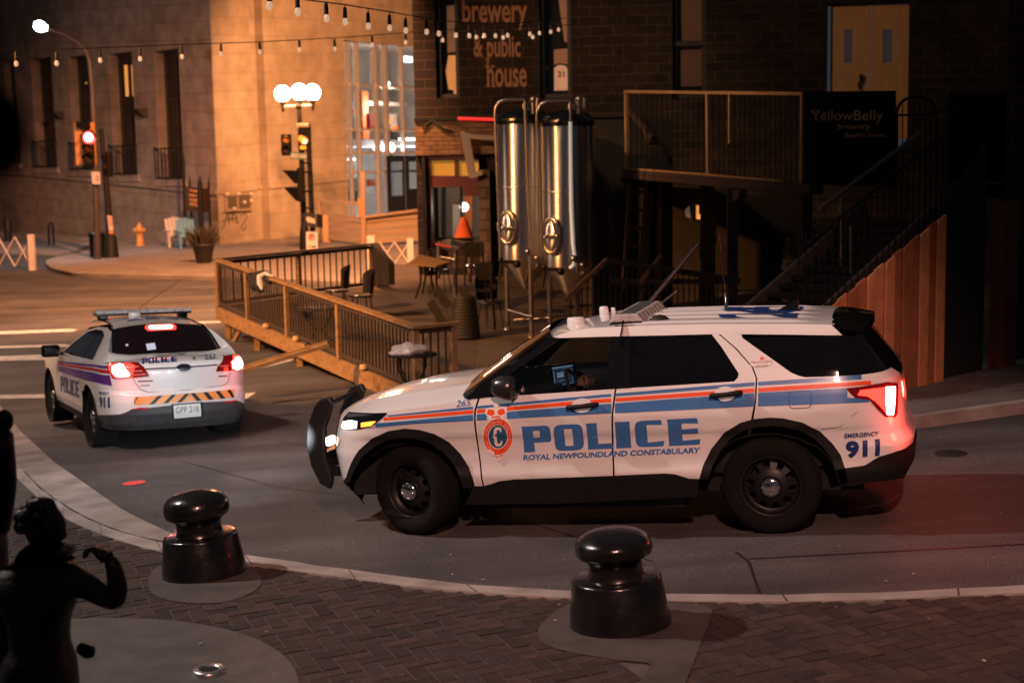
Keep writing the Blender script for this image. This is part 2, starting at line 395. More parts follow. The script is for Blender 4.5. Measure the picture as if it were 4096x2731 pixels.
def wheel(car_root, cx, y, cz, r, w, side, steer=0., rimcol=None, capr=.085, label=None):
    ax = Vector((-math.sin(steer)*side, math.cos(steer)*side, 0))        # outward axis
    c = Vector((cx, y*side, cz))
    tb = MB(); tb.lathe([(r*.62, -.02), (r*.66, .0), (r*.80, .012), (r*.93, -.004), (r*.985, -.03), (r, -.06), (r, -w+.06), (r*.96, -w+.015), (r*.66, -w), (r*.62, -w+.02)], c, ax, 48)
    for k in range(5):
        h = -.05-(w-.1)*k/4
        tb.lathe([(r+.001, h-.008), (r+.006, h-.006), (r+.006, h+.006), (r+.001, h+.008)], c, ax, 48)
    t = tb.build('wheel', RUBBER, car_root, local=True)
    rb = MB(); rb.lathe([(r*.64, -.02), (r*.60, -.012), (r*.585, -.03), (r*.56, -.075), (r*.50, -.085)], c, ax, 40)
    u = Vector((math.cos(steer), math.sin(steer)*1, 0)); wv = ax.cross(u)
    # steel disc with holes
    n = 10
    rb.lathe([(r*.36, -.055), (r*.28, -.035), (r*.05, -.035)], c, ax, 40)
    for k in range(n):
        a = 2*math.pi*k/n; b = a+2*math.pi/n*.52
        q = []
        for rr_, hh in ((r*.505, -.085), (r*.355, -.055)):
            for an in (a, b): q.append(c+ax*hh+(u*math.cos(an)+wv*math.sin(an))*rr_)
        rb.add([q[0], q[1], q[3], q[2]], [(0, 1, 2, 3)])
    rim = rb.build('rim', rimcol or STEELB, t, local=True)
    db = MB(); db.lathe([(r*.6, -w*.6), (0.001, -w*.6)], c, ax, 24); db.build('brake_disc', DARKIN, t, local=True)
    hb = MB(); hb.lathe([(capr, -.035), (capr*.98, -.005), (capr*.8, .012), (capr*.45, .02), (.001, .022)], c, ax, 28)
    for k in range(5):
        a = 2*math.pi*k/5+.3; hb.sphere(c+ax*.008+(u*math.cos(a)+wv*math.sin(a))*capr*.68, .014, 10)
    hb.build('hub_cap', CHROME, t, local=True)
    return t
# ================================================================ the police SUV
SM = carM(2.264, 11.772, .106, -math.cos(.27), math.sin(.27), .056)
suv = thing('police_suv', 'large white police SUV 265 with blue and orange stripes, turning in the foreground road', 'police car', None, 'police vehicles on the street', SM)
def suv_inset(c, q, x, z):
    q = np.asarray(q, float); x = np.asarray(x, float)
    side = np.interp(z, [.2, .3, .42, .50, .545, .60, .78, .835, .865, .93, 1.0, 1.12, 1.2, 1.3, 1.5, 1.62, 1.70, 1.76], [.10, .075, .045, .022, .021, .034, .034, .030, .015, .010, .006, .035, .058, .095, .185, .25, .32, .40])
    fr = np.interp(z, [.2, .32, .45, .7, .85, 1.0, 1.1, 1.2], [.22, .12, .03, .0, .02, .07, .17, .33])
    re = np.interp(z, [.2, .35, .5, .7, .78, .9, 1.1, 1.2, 1.5, 1.65, 1.76], [.2, .1, .02, .0, .05, .06, .075, .09, .30, .36, .40])
    wf = sst(3.1, 3.72, x); wr = sst(.55, .98, -x)
    return side*(1-wf)*(1-wr)+fr*wf+re*wr
S = Car(SM, [(3.86, 0), (3.84, .3), (3.77, .58), (3.63, .80), (3.40, .935), (3.05, .985), (2.4, .99), (1.5, .995), (.6, .995), (0, .99), (-.5, .972), (-.82, .92), (-1.0, .80), (-1.085, .55), (-1.11, .25), (-1.115, 0)], suv_inset)
FA = [(1384, 1960), (1391, 1906), (1407, 1856), (1440, 1798), (1490, 1753), (1552, 1724), (1619, 1714), (1677, 1719), (1739, 1736), (1797, 1769), (1842, 1815), (1876, 1869), (1892, 1914), (1899, 1946)]
RA = [(2798, 1915), (2814, 1858), (2846, 1794), (2897, 1730), (2961, 1691), (3013, 1676), (3080, 1670), (3133, 1673), (3210, 1690), (3280, 1725), (3331, 1775), (3363, 1820), (3380, 1872)]
fa = S.pts(FA); ra = S.pts(RA)
_q = [3.75, 3.6, 3.4, 3.1, 2.8, 2.55]
crest = [('x', x, z) for x, z in ((2.50, 1.145), (2.7, 1.125), (2.9, 1.105), (3.1, 1.085), (3.3, 1.06), (3.5, 1.03), (3.65, 1.005), (3.75, .985))]
fen = S.pts([('s', 0, .47), ('s', .4, .47), (1349, 1945)])+fa+S.pts([(1931, 1944), (1907, 1769), (1897, 1699), (1897, 1641), (1911, 1594), (1880, 1597)])+S.pts(crest)+S.pts([('s', .4, .97), ('s', 0, .96)])
S.panel(fen, 'front_fender', WHITE, suv)
fdoor = S.pts([(1937, 1944), (1971, 1935), (1998, 1925), (2056, 1918), (2250, 1911), (2452, 1902), (2447, 1800), (2446, 1660), (2459, 1556), (2200, 1573), (1950, 1590), (1919, 1594), (1904, 1641), (1904, 1699), (1913, 1769)])
fd = S.panel(fdoor, 'front_door', WHITE, suv)
rdoor = S.pts([(2459, 1902), (2560, 1897), (2655, 1893), (2700, 1896), (2757, 1914), (2797, 1915)])+ra[1:5]+S.pts([(3004, 1679), (3020, 1596), (3023, 1513), (3007, 1469), (2940, 1394), (2874, 1337), (2847, 1338), (2885, 1386), (2955, 1494), (2952, 1510), (2936, 1526), (2521, 1552), (2466, 1556), (2453, 1660), (2454, 1800)])
rdo = S.panel(rdoor, 'rear_door', WHITE, suv)
quart = S.pts([(3014, 1676)])+ra[6:]+S.pts([(3459, 1861), (3516, 1826), (3586, 1804), (3640, 1779), ('s', S.L-.35, .64), ('s', S.L, .64), ('s', S.L, 1.16), ('s', S.L-.4, 1.17), (3586, 1469), (3446, 1499), (3223, 1509), (3197, 1504), (3165, 1491), (3067, 1421), (2969, 1351), (2966, 1338), (2880, 1336), (2947, 1394), (3013, 1469), (3029, 1513), (3026, 1596)])
S.panel(quart, 'rear_quarter', WHITE, suv)
# roof side rail strips and pillars
rail = S.pts([(2209, 1353), (2400, 1347), (2650, 1342), (2846, 1337), (2966, 1337), (3180, 1339), (3369, 1341), (3325, 1299), (3180, 1296), (2846, 1296), (2650, 1300), (2480, 1306), (2350, 1313), (2285, 1324), (2240, 1338)])
S.panel(rail, 'roof_rail', WHITE, suv, cut=(.08, .03))
apil = S.pts([(1856, 1592), (1940, 1530), (2020, 1476), (2110, 1415), (2209, 1349), (2245, 1352), (2225, 1362), (2130, 1430), (2040, 1500), (1950, 1589), (1880, 1597)])
S.panel(apil, 'front_pillar', GLOSSB, suv, off=.004)
bpil = S.pts([(2446, 1346), (2522, 1344), (2522, 1552), (2425, 1557)])
S.panel(bpil, 'middle_pillar', GLOSSB, suv, off=.003)
S.panel(S.pts([(1958, 1588), (2040, 1502), (2130, 1432), (2228, 1363), (2240, 1356), (2446, 1347), (2425, 1557)]), 'side_window', CGLASS, suv, off=-.004)
S.panel(S.pts([(2522, 1344), (2640, 1341), (2845, 1338), (2885, 1386), (2955, 1494), (2952, 1510), (2936, 1526), (2521, 1552)]), 'side_window', TINT, suv, off=-.004)
S.panel(S.pts([(2969, 1351), (3180, 1345), (3369, 1341), (3433, 1345), (3510, 1390), (3575, 1440), (3588, 1466), (3520, 1486), (3446, 1499), (3223, 1509), (3197, 1504), (3165, 1491), (3067, 1421)]), 'quarter_window', TINT, suv, off=-.003)
S.panel([(S.sx(-.86), 1.2), (S.L, 1.19), (S.L, 1.58), (S.sx(-.75), 1.6)], 'rear_window', TINT, suv, off=-.006)
# black cladding: wheel arches, sills, bumper bottoms
def archband(arc, k0, name):
    cx = (arc[0][0]+arc[-1][0])/2; cz = arc[0][1]*.5+arc[-1][1]*.5-.05
    inn = [(cx+(a-cx)*k0, cz+(b-cz)*k0) for a, b in arc]
    S.panel(arc+inn[::-1], name, DARKPL, suv, off=.014)
    S.panel(inn+[(cx+(a-cx)*.2, cz+(b-cz)*.2) for a, b in inn][::-1], 'wheel_well', DARKIN, suv, off=-.24)
archband(fa, .87, 'wheel_arch'); archband(ra, .87, 'wheel_arch')
S.panel(S.pts([(1899, 1943), (1937, 1942), (1971, 1933), (1998, 1923), (2056, 1916), (2450, 1901), (2655, 1892), (2700, 1895), (2757, 1913), (2798, 1914), (2790, 1985), (2266, 2011), (1861, 2017), (1880, 1980)]), 'sill', DARKPL, suv, off=.012)
S.panel(S.pts([(3380, 1872), (3459, 1861), (3516, 1826), (3586, 1804), (3640, 1779), ('s', S.L-.35, .64), ('s', S.L, .64), ('s', S.L, .33), ('s', S.L-.4, .33), (3592, 1912), (3484, 1925), (3395, 1945)]), 'rear_bumper', DARKPL, suv, off=.012)
S.panel(S.pts([('s', 0, .47), ('s', .4, .47), (1349, 1943), (1384, 1958), (1395, 2010), (1430, 2040), ('s', .75, .24), ('s', 0, .24)]), 'front_bumper', DARKPL, suv, off=.01)
S.panel([(0, .55), (.55, .55), (.62, .72), (.6, .92), (0, .93)], 'grille', GLOSSB, suv, off=.006)
# hood, roof, windscreen
def interp(pts, x): return float(np.interp(x, [p[0] for p in pts], [p[1] for p in pts]))
CR_ = [(2.50, 1.145), (2.7, 1.125), (2.9, 1.105), (3.1, 1.085), (3.3, 1.06), (3.5, 1.03), (3.65, 1.005), (3.75, .985), (3.86, .96)]
HZ = [(2.45, 1.27), (2.8, 1.235), (3.1, 1.205), (3.4, 1.155), (3.6, 1.105), (3.72, 1.055), (3.80, 1.00), (3.9, .955)]
mb = MB()
def hoodP(u, v):
    x = 2.42+(3.79-2.42)*v; q = S.sx(x); t = -1+2*u; e = S.P(q, interp(CR_, x)); ze = interp(CR_, x)
    if x > 3.7: x = x-.0
    a = abs(t); prof = 1-a**2.6; crease = .012*math.exp(-((a-.62)/.07)**2)*(1-v)**.5
    return Vector((e.x+(.0 if v < .8 else (v-.8)*.35*(1-a*a)), e.y*t, ze+(interp(HZ, x)-ze)*prof+crease))
mb.grid(hoodP, 44, 30); mb.build('hood', WHITE, suv, local=True)
RZ = S.pts([(2209, 1349), (2240, 1338), (2285, 1324), (2350, 1313), (2480, 1306), (2650, 1300), (2846, 1296), (3180, 1296), (3325, 1298)])
RL = [(float(np.interp(q, S.s, S.ox)), z, S.P(q, z).y) for q, z in RZ]; RL.sort()
rx = [a[0] for a in RL]; rz = [a[1] for a in RL]; ry = [a[2] for a in RL]
x0r, x1r = rx[0], rx[-1]
def roofP(u, v):
    t = -1+2*u; x = x0r+(x1r-x0r)*v; a = abs(t)
    z = float(np.interp(x, rx, rz)); y = float(np.interp(x, rx, ry))
    cr = .024*(1-a**2.4); rib = 0.
    if .06 < v < .80: rib = .014*max(0, math.sin(a*math.pi*5.5+.4))**2*min(1, (v-.06)*12, (.80-v)*10)*(1 if a < .86 else 0)
    return Vector((x+(.14*(1-t*t) if v > .85 else 0)*ss((v-.85)/.15), y*t, z+cr*(1-.6*ss((v-.6)/.4))+rib-.004))
mb = MB(); mb.grid(roofP, 110, 40); mb.build('roof', WHITE, suv, local=True)
# windscreen: between the two front pillars
WS = [S.P(*S.tr(*p)) for p in [(1858, 1590), (1940, 1528), (2020, 1474), (2110, 1413), (2212, 1347)]]
def wsP(u, v):
    k = v*(len(WS)-1); i = min(int(k), len(WS)-2); e = WS[i].lerp(WS[i+1], k-i); t = -1+2*u
    bow = .20*(1-v)+.15*v
    return Vector((e.x+bow*(1-abs(t)**2.2), e.y*t, e.z+(.02*(1-v)+.058*v)*(1-t*t)))
mb = MB(); mb.grid(wsP, 24, 16); mb.build('windshield', mat('windshield_glass', (.1, .1, .1), alpha=(.22, .22, .22)), suv, local=True)
mb = MB()   # cowl
def cowlP(u, v):
    a = hoodP(u, 0.); b = wsP(u, 0.03); return a.lerp(b, v)+Vector((0, 0, -.01-.02*math.sin(v*3.14)))
mb.grid(cowlP, 20, 4); mb.build('cowl', DARKPL, suv, local=True)
# spoiler
mb = MB()
def spP(u, v):
    t = -1+2*u; y = .66*t; x0 = -.50-.02*t*t; L = .33-.09*t*t
    x = x0-L*v; z = 1.632+.022*(1-t*t)-.035*v**1.5
    return Vector((x, y, z))
mb.grid(spP, 20, 8); mb.grid(lambda u, v: spP(1-u, v)-Vector((0, 0, .03)), 20, 8)
mb.grid(lambda u, v: spP(u, 1)-Vector((0, 0, .045*v)), 20, 1); mb.grid(lambda u, v: spP(1, u)-Vector((0, 0, .045*v)), 8, 1); mb.grid(lambda u, v: spP(0, 1-u)-Vector((0, 0, .045*v)), 8, 1)
mb.build('spoiler', GLOSSB, suv, local=True)
# inner hull and cabin
mb = MB(); mb.box((1.45, 0, .62), (4.3, 1.30, .62)); mb.box((1.5, 0, .54), (1.60, 1.60, .64)); mb.box((-.78, 0, .72), (.3, 1.1, .5)); mb.build('underbody', DARKIN, suv, local=True)
mb = MB(); mb.box((.25, 0, 1.17), (1.7, 1.3, .45)); mb.build('rear_cabin', CABIN, suv, local=True)
def seat(y):
    sb = MB(); sb.box((1.05, y, .98), (.52, .5, .16)); sb.hexa([(.78, y-.25, .98), (.95, y-.25, .98), (.95, y+.25, .98), (.78, y+.25, .98), (.60, y-.2, 1.42), (.70, y-.2, 1.42), (.70, y+.2, 1.42), (.60, y+.2, 1.42)]); sb.box((.62, y, 1.53), (.09, .24, .17))
    return sb.build('seat', CABIN, suv, local=True, bevel=.03)
seat(.38); seat(-.38)
mb = MB(); mb.hexa([(1.75, -.75, .8), (2.45, -.75, .8), (2.45, .75, .8), (1.75, .75, .8), (1.82, -.75, 1.14), (2.5, -.75, 1.2), (2.5, .75, 1.2), (1.82, .75, 1.14)]); mb.build('dashboard', CABIN, suv, local=True, bevel=.03)
mb = MB(); cst = Vector((1.62, .38, 1.13)); axs = Vector((-.9, 0, .43)).normalized(); uu = Vector((0, 1, 0)); vv = axs.cross(uu)
mb.tube([cst+(uu*math.cos(a)+vv*math.sin(a))*.185 for a in [2*math.pi*i/28 for i in range(28)]], .016, 8, closed=True); mb.tube([cst+uu*.17, cst+axs*-.03, cst-uu*.17], .02, 6); mb.tube([cst, cst-axs*.2], .035, 8)
mb.build('steering_wheel', mat('wheel_leather', (.05, .045, .04), rough=.6), suv, local=True)
# laptop on its stand between the seats, tilted towards the driver
tl = S.tr(2202, 1471); 
def onplane(px, py, yl):
    c = SM.inverted() @ CAMP; d = SM.inverted().to_3x3() @ ray(px, py); t = (yl-c.y)/d.y; return c+d*t
q4 = [onplane(2208, 1471, .05), onplane(2292, 1459, .05), onplane(2300, 1531, .05), onplane(2219, 1548, .05)]
nn = (q4[1]-q4[0]).cross(q4[3]-q4[0]).normalized()
if nn.y < 0: nn = -nn
def qp(u, v, o=0.): return q4[0].lerp(q4[1], u).lerp(q4[3].lerp(q4[2], u), v)+nn*o
mb = MB(); mb.prism([qp(-.12, -.1), qp(1.08, -.1), qp(1.08, 1.12), qp(-.12, 1.12)], nn*-.03); lp = mb.build('laptop', CABIN, suv, local=True)
SCR = mat('screen_dark', (.01, .015, .02), rough=.3, emit=(.02, .035, .055), es=1.); SCL = mat('screen_light', (.2, .3, .4), rough=.3, emit=(.30, .48, .68), es=1.)
mb = MB(); mb.quad(qp(0, 0, .003), qp(0, 1, .003), qp(1, 1, .003), qp(1, 0, .003)); mb.cur = 1
def sb_(u0, v0, u1, v1): mb.quad(qp(u0, v0, .006), qp(u0, v1, .006), qp(u1, v1, .006), qp(u1, v0, .006))
sb_(0, .0, 1, .035)
for k in range(9): sb_(.04+.1*k, .07, .08+.1*k, .10)
for k in range(8): sb_(.03, .2+.09*k, .07, .24+.09*k)
for k in range(5): sb_(.2, .30+.05*k, .66, .325+.05*k+(.02 if k == 4 else 0))
sb_(.06, .96, .96, .975); sb_(.2, .72, .64, .735); sb_(.9, .2, .91, .9)
mb.build('screen', [SCR, SCL], lp, local=True)
mb = MB(); mb.tube([qp(.5, 1.1), Vector((1.4, -.02, .75))], .03, 8); mb.build('laptop_stand', CABIN, suv, local=True)
# stripes and lettering
def band(top, bot, name, m, off=.0035):
    S.panel(S.pts(top+bot[::-1]), name, m, suv, off=off, mirror=False, cut=(.05, .03))
# gaps in the bands keep the door lines, the crest and the handles free
HF = (2333, 1621); HR = (2906, 1574)
def lin(p, q, x): return p[1]+(q[1]-p[1])*(x-p[0])/(q[0]-p[0])
def poly_y(P, x): return float(np.interp(x, [p[0] for p in P], [p[1] for p in P]))
T1 = [(1548, 1661), (1900, 1625), (2400, 1578.5), (3025, 1527.5), (3446, 1499)]; B1 = [(1548, 1666), (1900, 1634.5), (2400, 1589), (3025, 1542), (3478, 1515)]
T2 = [(1545, 1670), (1900, 1639), (2400, 1596), (3025, 1552), (3484, 1522)]; B2 = [(1523, 1682), (1900, 1652.5), (2400, 1610), (3025, 1568), (3503, 1537)]
T3 = [(1513, 1693), (1900, 1657.5), (2400, 1617), (3025, 1571), (3385, 1552)]; B3 = [(1490, 1711), (1655, 1695), (1900, 1682), (2400, 1655), (3025, 1625), (3478, 1609)]
def strip(T, B, x0, x1, name, m):
    xs = [x0]+[x for x in np.arange(1500, 3500, 60) if x0 < x < x1]+[x1]
    S.panel(S.pts([(x, poly_y(T, x)) for x in xs]+[(x, poly_y(B, x)) for x in xs[::-1]]), name, m, suv, off=.0035, mirror=False, cut=(.06, .03))
for (a, b) in ((1550, 1893), (1907, 1975), (1998, 2444), (2462, 3018), (3032, 3446)): strip(T1, B1, a, b, 'stripe', DBLUE)
for (a, b) in ((1534, 1893), (1907, 1942), (2028, 2444), (2462, 3018), (3032, 3484)): strip(T2, B2, a, b, 'stripe', DORAN)
for (a, b) in ((1502, 1893), (1907, 1948), (2028, 2446), (2460, 3018), (3032, 3390)): strip(T3, B3, a, b, 'stripe', DBLUE)
S.panel(S.pts([(3390, 1590), (3425, 1592), (3478, 1602), (3478, 1608), (3390, 1612)]), 'stripe', DBLUE, suv, off=.0035, mirror=False)
mb = MB(); S.decal(police2d(), [(2088, 1706), (2797, 1671), (2803, 1777), (2097, 1809)], mb); mb.build('police_lettering', DBLUE, suv, local=True)
mb = MB(); S.decal(text2d('ROYAL NEWFOUNDLAND CONSTABULARY', .04), [(2095, 1819), (2803, 1788), (2799, 1811), (2093, 1841)], mb); mb.build('force_lettering', DBLUE, suv, local=True)
mb = MB(); S.decal(text2d('265', .008, .12), [(1827, 1601), (1884, 1596), (1883, 1622), (1824, 1628)], mb); mb.build('fleet_number', DBLUE, suv, local=True)
mb = MB(); S.decal(text2d('EMERGENCY', .02, .1), [(3377, 1733), (3513, 1723), (3511, 1740), (3377, 1751)], mb, off=.012); S.decal(text2d('911', .05), [(3381, 1763), (3516, 1753), (3516, 1822), (3385, 1831)], mb, off=.012); mb.build('emergency_lettering', DNAVY, suv, local=True)
mb = MB(); S.decal(text2d('265', .01, .3), [(1352, 1775), (1367, 1757), (1358, 1782), (1344, 1800)], mb); mb.build('bumper_number', DNAVY, suv, local=True)
mb = MB(); S.decal(shape2d([ringpts((.5, .5), .5, 20)]), [(3003, 1443), (3089, 1437), (3086, 1465), (3000, 1471)], mb, off=.003)
mb.build('sticker', DPINK, suv, local=True)
mb = MB(); S.decal(text2d('Newfoundland', .01), [(3005, 1443), (3087, 1438), (3087, 1449), (3005, 1454)], mb, off=.006); S.decal(text2d('Labrador', .01), [(3020, 1458), (3074, 1454), (3074, 1464), (3020, 1468)], mb, off=.006)
mb.build('sticker_lettering', mat('grey_ink', (.25, .2, .25)), suv, local=True)
mb = MB(); S.decal(shape2d([ringpts((.5, .5), .5, 6)]), [(3040, 1426), (3056, 1425), (3056, 1440), (3040, 1441)], mb, off=.006); mb.build('sticker_flower', DORAN, suv, local=True)
# crest: ribbon, disc, letter C, crown
cq = [(1931, 1676), (2050, 1668), (2053, 1816), (1935, 1824)]
E_ = lambda k, n=40: ringpts((.5, .5), .5*k, n)
mb = MB(); S.decal(shape2d([E_(1.05), E_(.64)[::-1]]), cq, mb, off=.005); mb.build('crest_border', DPINK, suv, local=True)
mb = MB(); S.decal(shape2d([E_(.97), E_(.68)[::-1]]), cq, mb, off=.0065); mb.build('crest_ribbon', DORAN, suv, local=True)
mb = MB(); S.decal(shape2d([E_(.62)]), cq, mb, off=.005); mb.build('crest_field', mat('steel_blue_vinyl', (.035, .11, .22), rough=.35), suv, local=True)
mb = MB()
C_ = rnd([(.30, .5), (.36, .53), (.38, .70), (.44, .76), (.56, .76), (.58, .73), (.63, .75), (.63, .62), (.59, .62), (.57, .68), (.50, .69), (.47, .66), (.46, .36), (.50, .31), (.58, .32), (.60, .39), (.64, .39), (.64, .30), (.58, .24), (.44, .24), (.38, .30), (.36, .47)], .02)
S.decal(shape2d([C_]), cq, mb, off=.0075)
# ring of lettering
for txt, a0, a1 in (('ROYAL NEWFOUNDLAND CONSTABULARY', 232, -52),):
    q = S.pts(cq)
    for i, ch in enumerate(txt):
        if ch == ' ': continue
        an = rad(a0+(a1-a0)*i/(len(txt)-1)); V, Fs = text2d(ch, .01, 0, False); b = MB()
        def fn(u, v, an=an):
            uu_, vv_ = (u-.33)*.058, (v-.35)*.085
            x = .5+.41*math.cos(an)+uu_*math.sin(an)+vv_*math.cos(an); y = .5+.41*math.sin(an)-uu_*math.cos(an)+vv_*math.sin(an)
            a = [(q[3][k]*(1-x)+q[2][k]*x)*(1-y)+(q[0][k]*(1-x)+q[1][k]*x)*y for k in (0, 1)]
            return S.P(a[0], a[1], .008)
        tris_on(V, Fs, fn, None, mb)
kq = [(1940, 1626), (2030, 1622), (2030, 1680), (1940, 1684)]
S.decal(shape2d([rnd([(.22, .0), (.78, .0), (.80, .2), (1.0, .55), (.93, .85), (.72, .95), (.55, .82), (.56, .95), (.60, 1.1), (.56, 1.3), (.44, 1.3), (.40, 1.1), (.44, .95), (.45, .82), (.28, .95), (.07, .85), (0, .55), (.20, .2)], .05)]), kq, mb, off=.005)
for (cx_, cy_) in ((.3, -.0), (.5, -.06), (.62, 0.02), (.5, -.14), (.42, -.1)): pass
S.decal(shape2d([ringpts((.30, .06), .07, 10)]), cq, mb, off=.0075); S.decal(shape2d([ringpts((.5, -.06), .10, 10)]), cq, mb, off=.006); S.decal(shape2d([rnd([(.38, .02), (.62, .02), (.56, -.12), (.5, -.18), (.44, -.12)], .02)]), cq, mb, off=.005)
S.decal(shape2d([ringpts((.22, .12), .06, 10)]), cq, mb, off=.009)
mb.build('crest_lettering', DPINK, suv, local=True)
mb = MB()
for P in ([(.08, .5), (.16, .82), (.40, .76), (.45, .5), (.3, .34)], [(.92, .5), (.84, .82), (.6, .76), (.55, .5), (.7, .34)], [(.28, .28), (.5, .36), (.72, .28), (.70, .2), (.5, .26), (.3, .2)]): S.decal(shape2d([rnd(P, .05)]), kq, mb, off=.0065)
S.decal(shape2d([ringpts((.47, -.04), .035, 8)]), cq, mb, off=.008); S.decal(shape2d([ringpts((.58, -.02), .03, 8)]), cq, mb, off=.008)
mb.build('crest_crown', DORAN, suv, local=True)
# handles, mirror, fuel flap, lamps
def handle(c, w, parent):
    (x, y) = c; p = [S.P(*S.tr(*q), .045) for q in ((x-w, y+5), (x-w*.5, y+4), (x, y+1), (x+w*.5, y-3), (x+w, y-6))]
    mb = MB(); mb.tube([p[0]-Vector((0, .04, 0))]+p+[p[-1]-Vector((0, .04, 0))], [.012]+[.02, .021, .019, .022, .022]+[.012], 10); h = mb.build('handle', DARKPL, parent, local=True)
    mb = MB(); q = S.tr(x, y); mb.add([S.P(q[0]+a-.01, q[1]+b, .0075) for a, b in ringpts((0, 0), .085, 20, sq=.66)], [tuple(range(20))]); mb.build('handle_cup', WHITE, parent, local=True)
handle(HF, 58, fd); handle(HR, 60, rdo)
mb = MB(); ms = S.P(*S.tr(2030, 1555), .0); 
mb.lathe([(.004, .16), (.05, .155), (.080, .115), (.097, .05), (.10, 0.), (.085, -.02), (.002, -.02)], ms+Vector((-.06, .11, .02)), (.95, .05, .1), 18, u=(0, 1, 0)); mb.tube([ms+Vector((-.06, -.04, -.07)), ms+Vector((-.06, .1, -.03))], .035, 8)
mr_ = mb.build('mirror', mat('satin_black', (.02, .02, .02), rough=.3, coat=.2), suv, local=True)
fz = [S.tr(*p) for p in ((3155, 1566), (3243, 1561), (3245, 1630), (3157, 1634))]
P_ = rnd(fz, .035, 4); mb = MB(); mb.tube([S.P(a, b, .002) for a, b in P_], .0028, 4, closed=True); mb.build('fuel_flap', DARKIN, suv, local=True)
mb = MB()
for P in ([(3497, 1612), (3420, 1655), (3360, 1707), (3338, 1711), (3285, 1716)],): mb.tube([S.P(*S.tr(*p), .001) for p in P], .0022, 4)
mb.build('shut_line', DARKIN, suv, local=True)
hl = S.pts([(1392, 1646), (1450, 1650), (1548, 1650), (1548, 1656), (1523, 1678), (1486, 1707), (1432, 1717), (1372, 1716), (1368, 1695), (1378, 1666)])
hlo = S.panel(hl, 'headlight', GLOSSB, suv, off=.005)
S.panel(S.pts([(1376, 1685), (1405, 1680), (1430, 1684), (1428, 1712), (1375, 1714), (1370, 1700)]), 'headlight_lens', WHOT, hlo, off=.009)
S.panel(S.pts([(1446, 1690), (1490, 1684), (1506, 1684), (1486, 1703), (1446, 1708)]), 'turn_signal', AMBER, hlo, off=.009)
S.panel(S.pts([(1395, 1650), (1450, 1655), (1500, 1657), (1440, 1664), (1390, 1668)]), 'headlight_trim', mat('lamp_reflector', (.30, .30, .32), rough=.15, metal=.8), hlo, off=.008)
tlo = S.panel(S.pts([(3385, 1552), (3440, 1546), (3497, 1536), (3548, 1527), (3589, 1532), (3590, 1570), (3588, 1654), (3580, 1668), (3541, 1667), (3510, 1638), (3478, 1600), (3420, 1590), (3398, 1570)]), 'tail_light', REDDIM, suv, off=.006)
S.panel(S.pts([(3440, 1560), (3500, 1552), (3540, 1548), (3540, 1650), (3500, 1605), (3470, 1585), (3430, 1580)]), 'tail_light_lens', REDLIT, tlo, off=.009)
S.panel(S.pts([(3540, 1546), (3576, 1545), (3576, 1600), (3570, 1658), (3545, 1658), (3538, 1600)]), 'tail_light_core', REDHOT, tlo, off=.012)
# light bar, roof pucks, aerial
def roofz(x, y): return roofP((y/float(np.interp(x, rx, ry))+1)/2, (x-x0r)/(x1r-x0r)).z
bx = 1.13
lb = MB(); zb = 1.735
lb.box((bx, 0, zb-.045), (.27, 1.16, .025)); lbar = lb.build('light_bar', GLOSSB, suv, local=True, bevel=.008)
for k in range(8):
    y = .5-.143*k; mb = MB(); w_ = .068
    mb.hexa([(bx-.145, y-w_, zb-.032), (bx+.145, y-w_, zb-.032), (bx+.145, y+w_, zb-.032), (bx-.145, y+w_, zb-.032), (bx-.10, y-w_*.93, zb+.032), (bx+.10, y-w_*.93, zb+.032), (bx+.10, y+w_*.93, zb+.032), (bx-.10, y+w_*.93, zb+.032)])
    mb.build('lens', CLEAR, lbar, local=True, bevel=.012)
mb = MB(); mb.box((bx, 0, zb+.034), (.12, 1.02, .010)); mb.build('lid', mat('lamp_dark_lid', (.08, .08, .08), rough=.4), lbar, local=True, bevel=.004)
for sgn in (1, -1):
    mb = MB(); y0 = sgn*.66; e = S.P(S.sx(bx), 1.55)
    mb.box((bx, sgn*.55, zb-.075), (.16, .2, .05)); mb.beam((bx, sgn*.62, zb-.07), (bx, sgn*(e.y+.03), 1.53), .16, .012, up=(1, 0, 0)); mb.build('bracket', GLOSSB, lbar, local=True)
def puck(x, y, r, h, name):
    mb = MB(); mb.lathe([(r, -.03), (r*.97, h*.75), (r*.85, h), (.001, h*1.04)], (x, y, roofz(x, y)), (0, 0, 1), 24); mb.build(name, WHITE, suv, local=True)
puck(1.63, .22, .078, .075, 'roof_dome'); puck(1.50, -.34, .042, .08, 'roof_dome'); puck(1.42, -.36, .02, .055, 'roof_dome')
mb = MB(); ax_ = .38; mb.tube([(ax_, 0, roofz(ax_, 0)), (ax_, 0, 1.85), (ax_, 0, 1.855)], [.018, .009, .004], 8); mb.tube([(ax_, 0, 1.85), (ax_+.02, .01, 2.35)], .0035, 5); mb.build('aerial', CHROME, suv, local=True)
mb = MB(); mb.hexa([(-.22, -.04, 1.69), (-.05, -.025, 1.69), (-.05, .025, 1.69), (-.22, .04, 1.69), (-.22, -.012, 1.77), (-.19, -.008, 1.765), (-.19, .008, 1.765), (-.22, .012, 1.77)]); mb.build('roof_fin', GLOSSB, suv, local=True)
mb = MB(); V, Fs = text2d('265', .03)
for i, (x_, y_) in enumerate(V): V[i] = (x_, y_)
def rnum(u, v):
    x = .42-.66*(1-v); return Vector((x, .42-.84*u, roofz(x, .42-.84*u)+.006))
tris_on(V, Fs, rnum, (.04, .1), mb); mb.build('roof_number', DNAVY, suv, local=True)
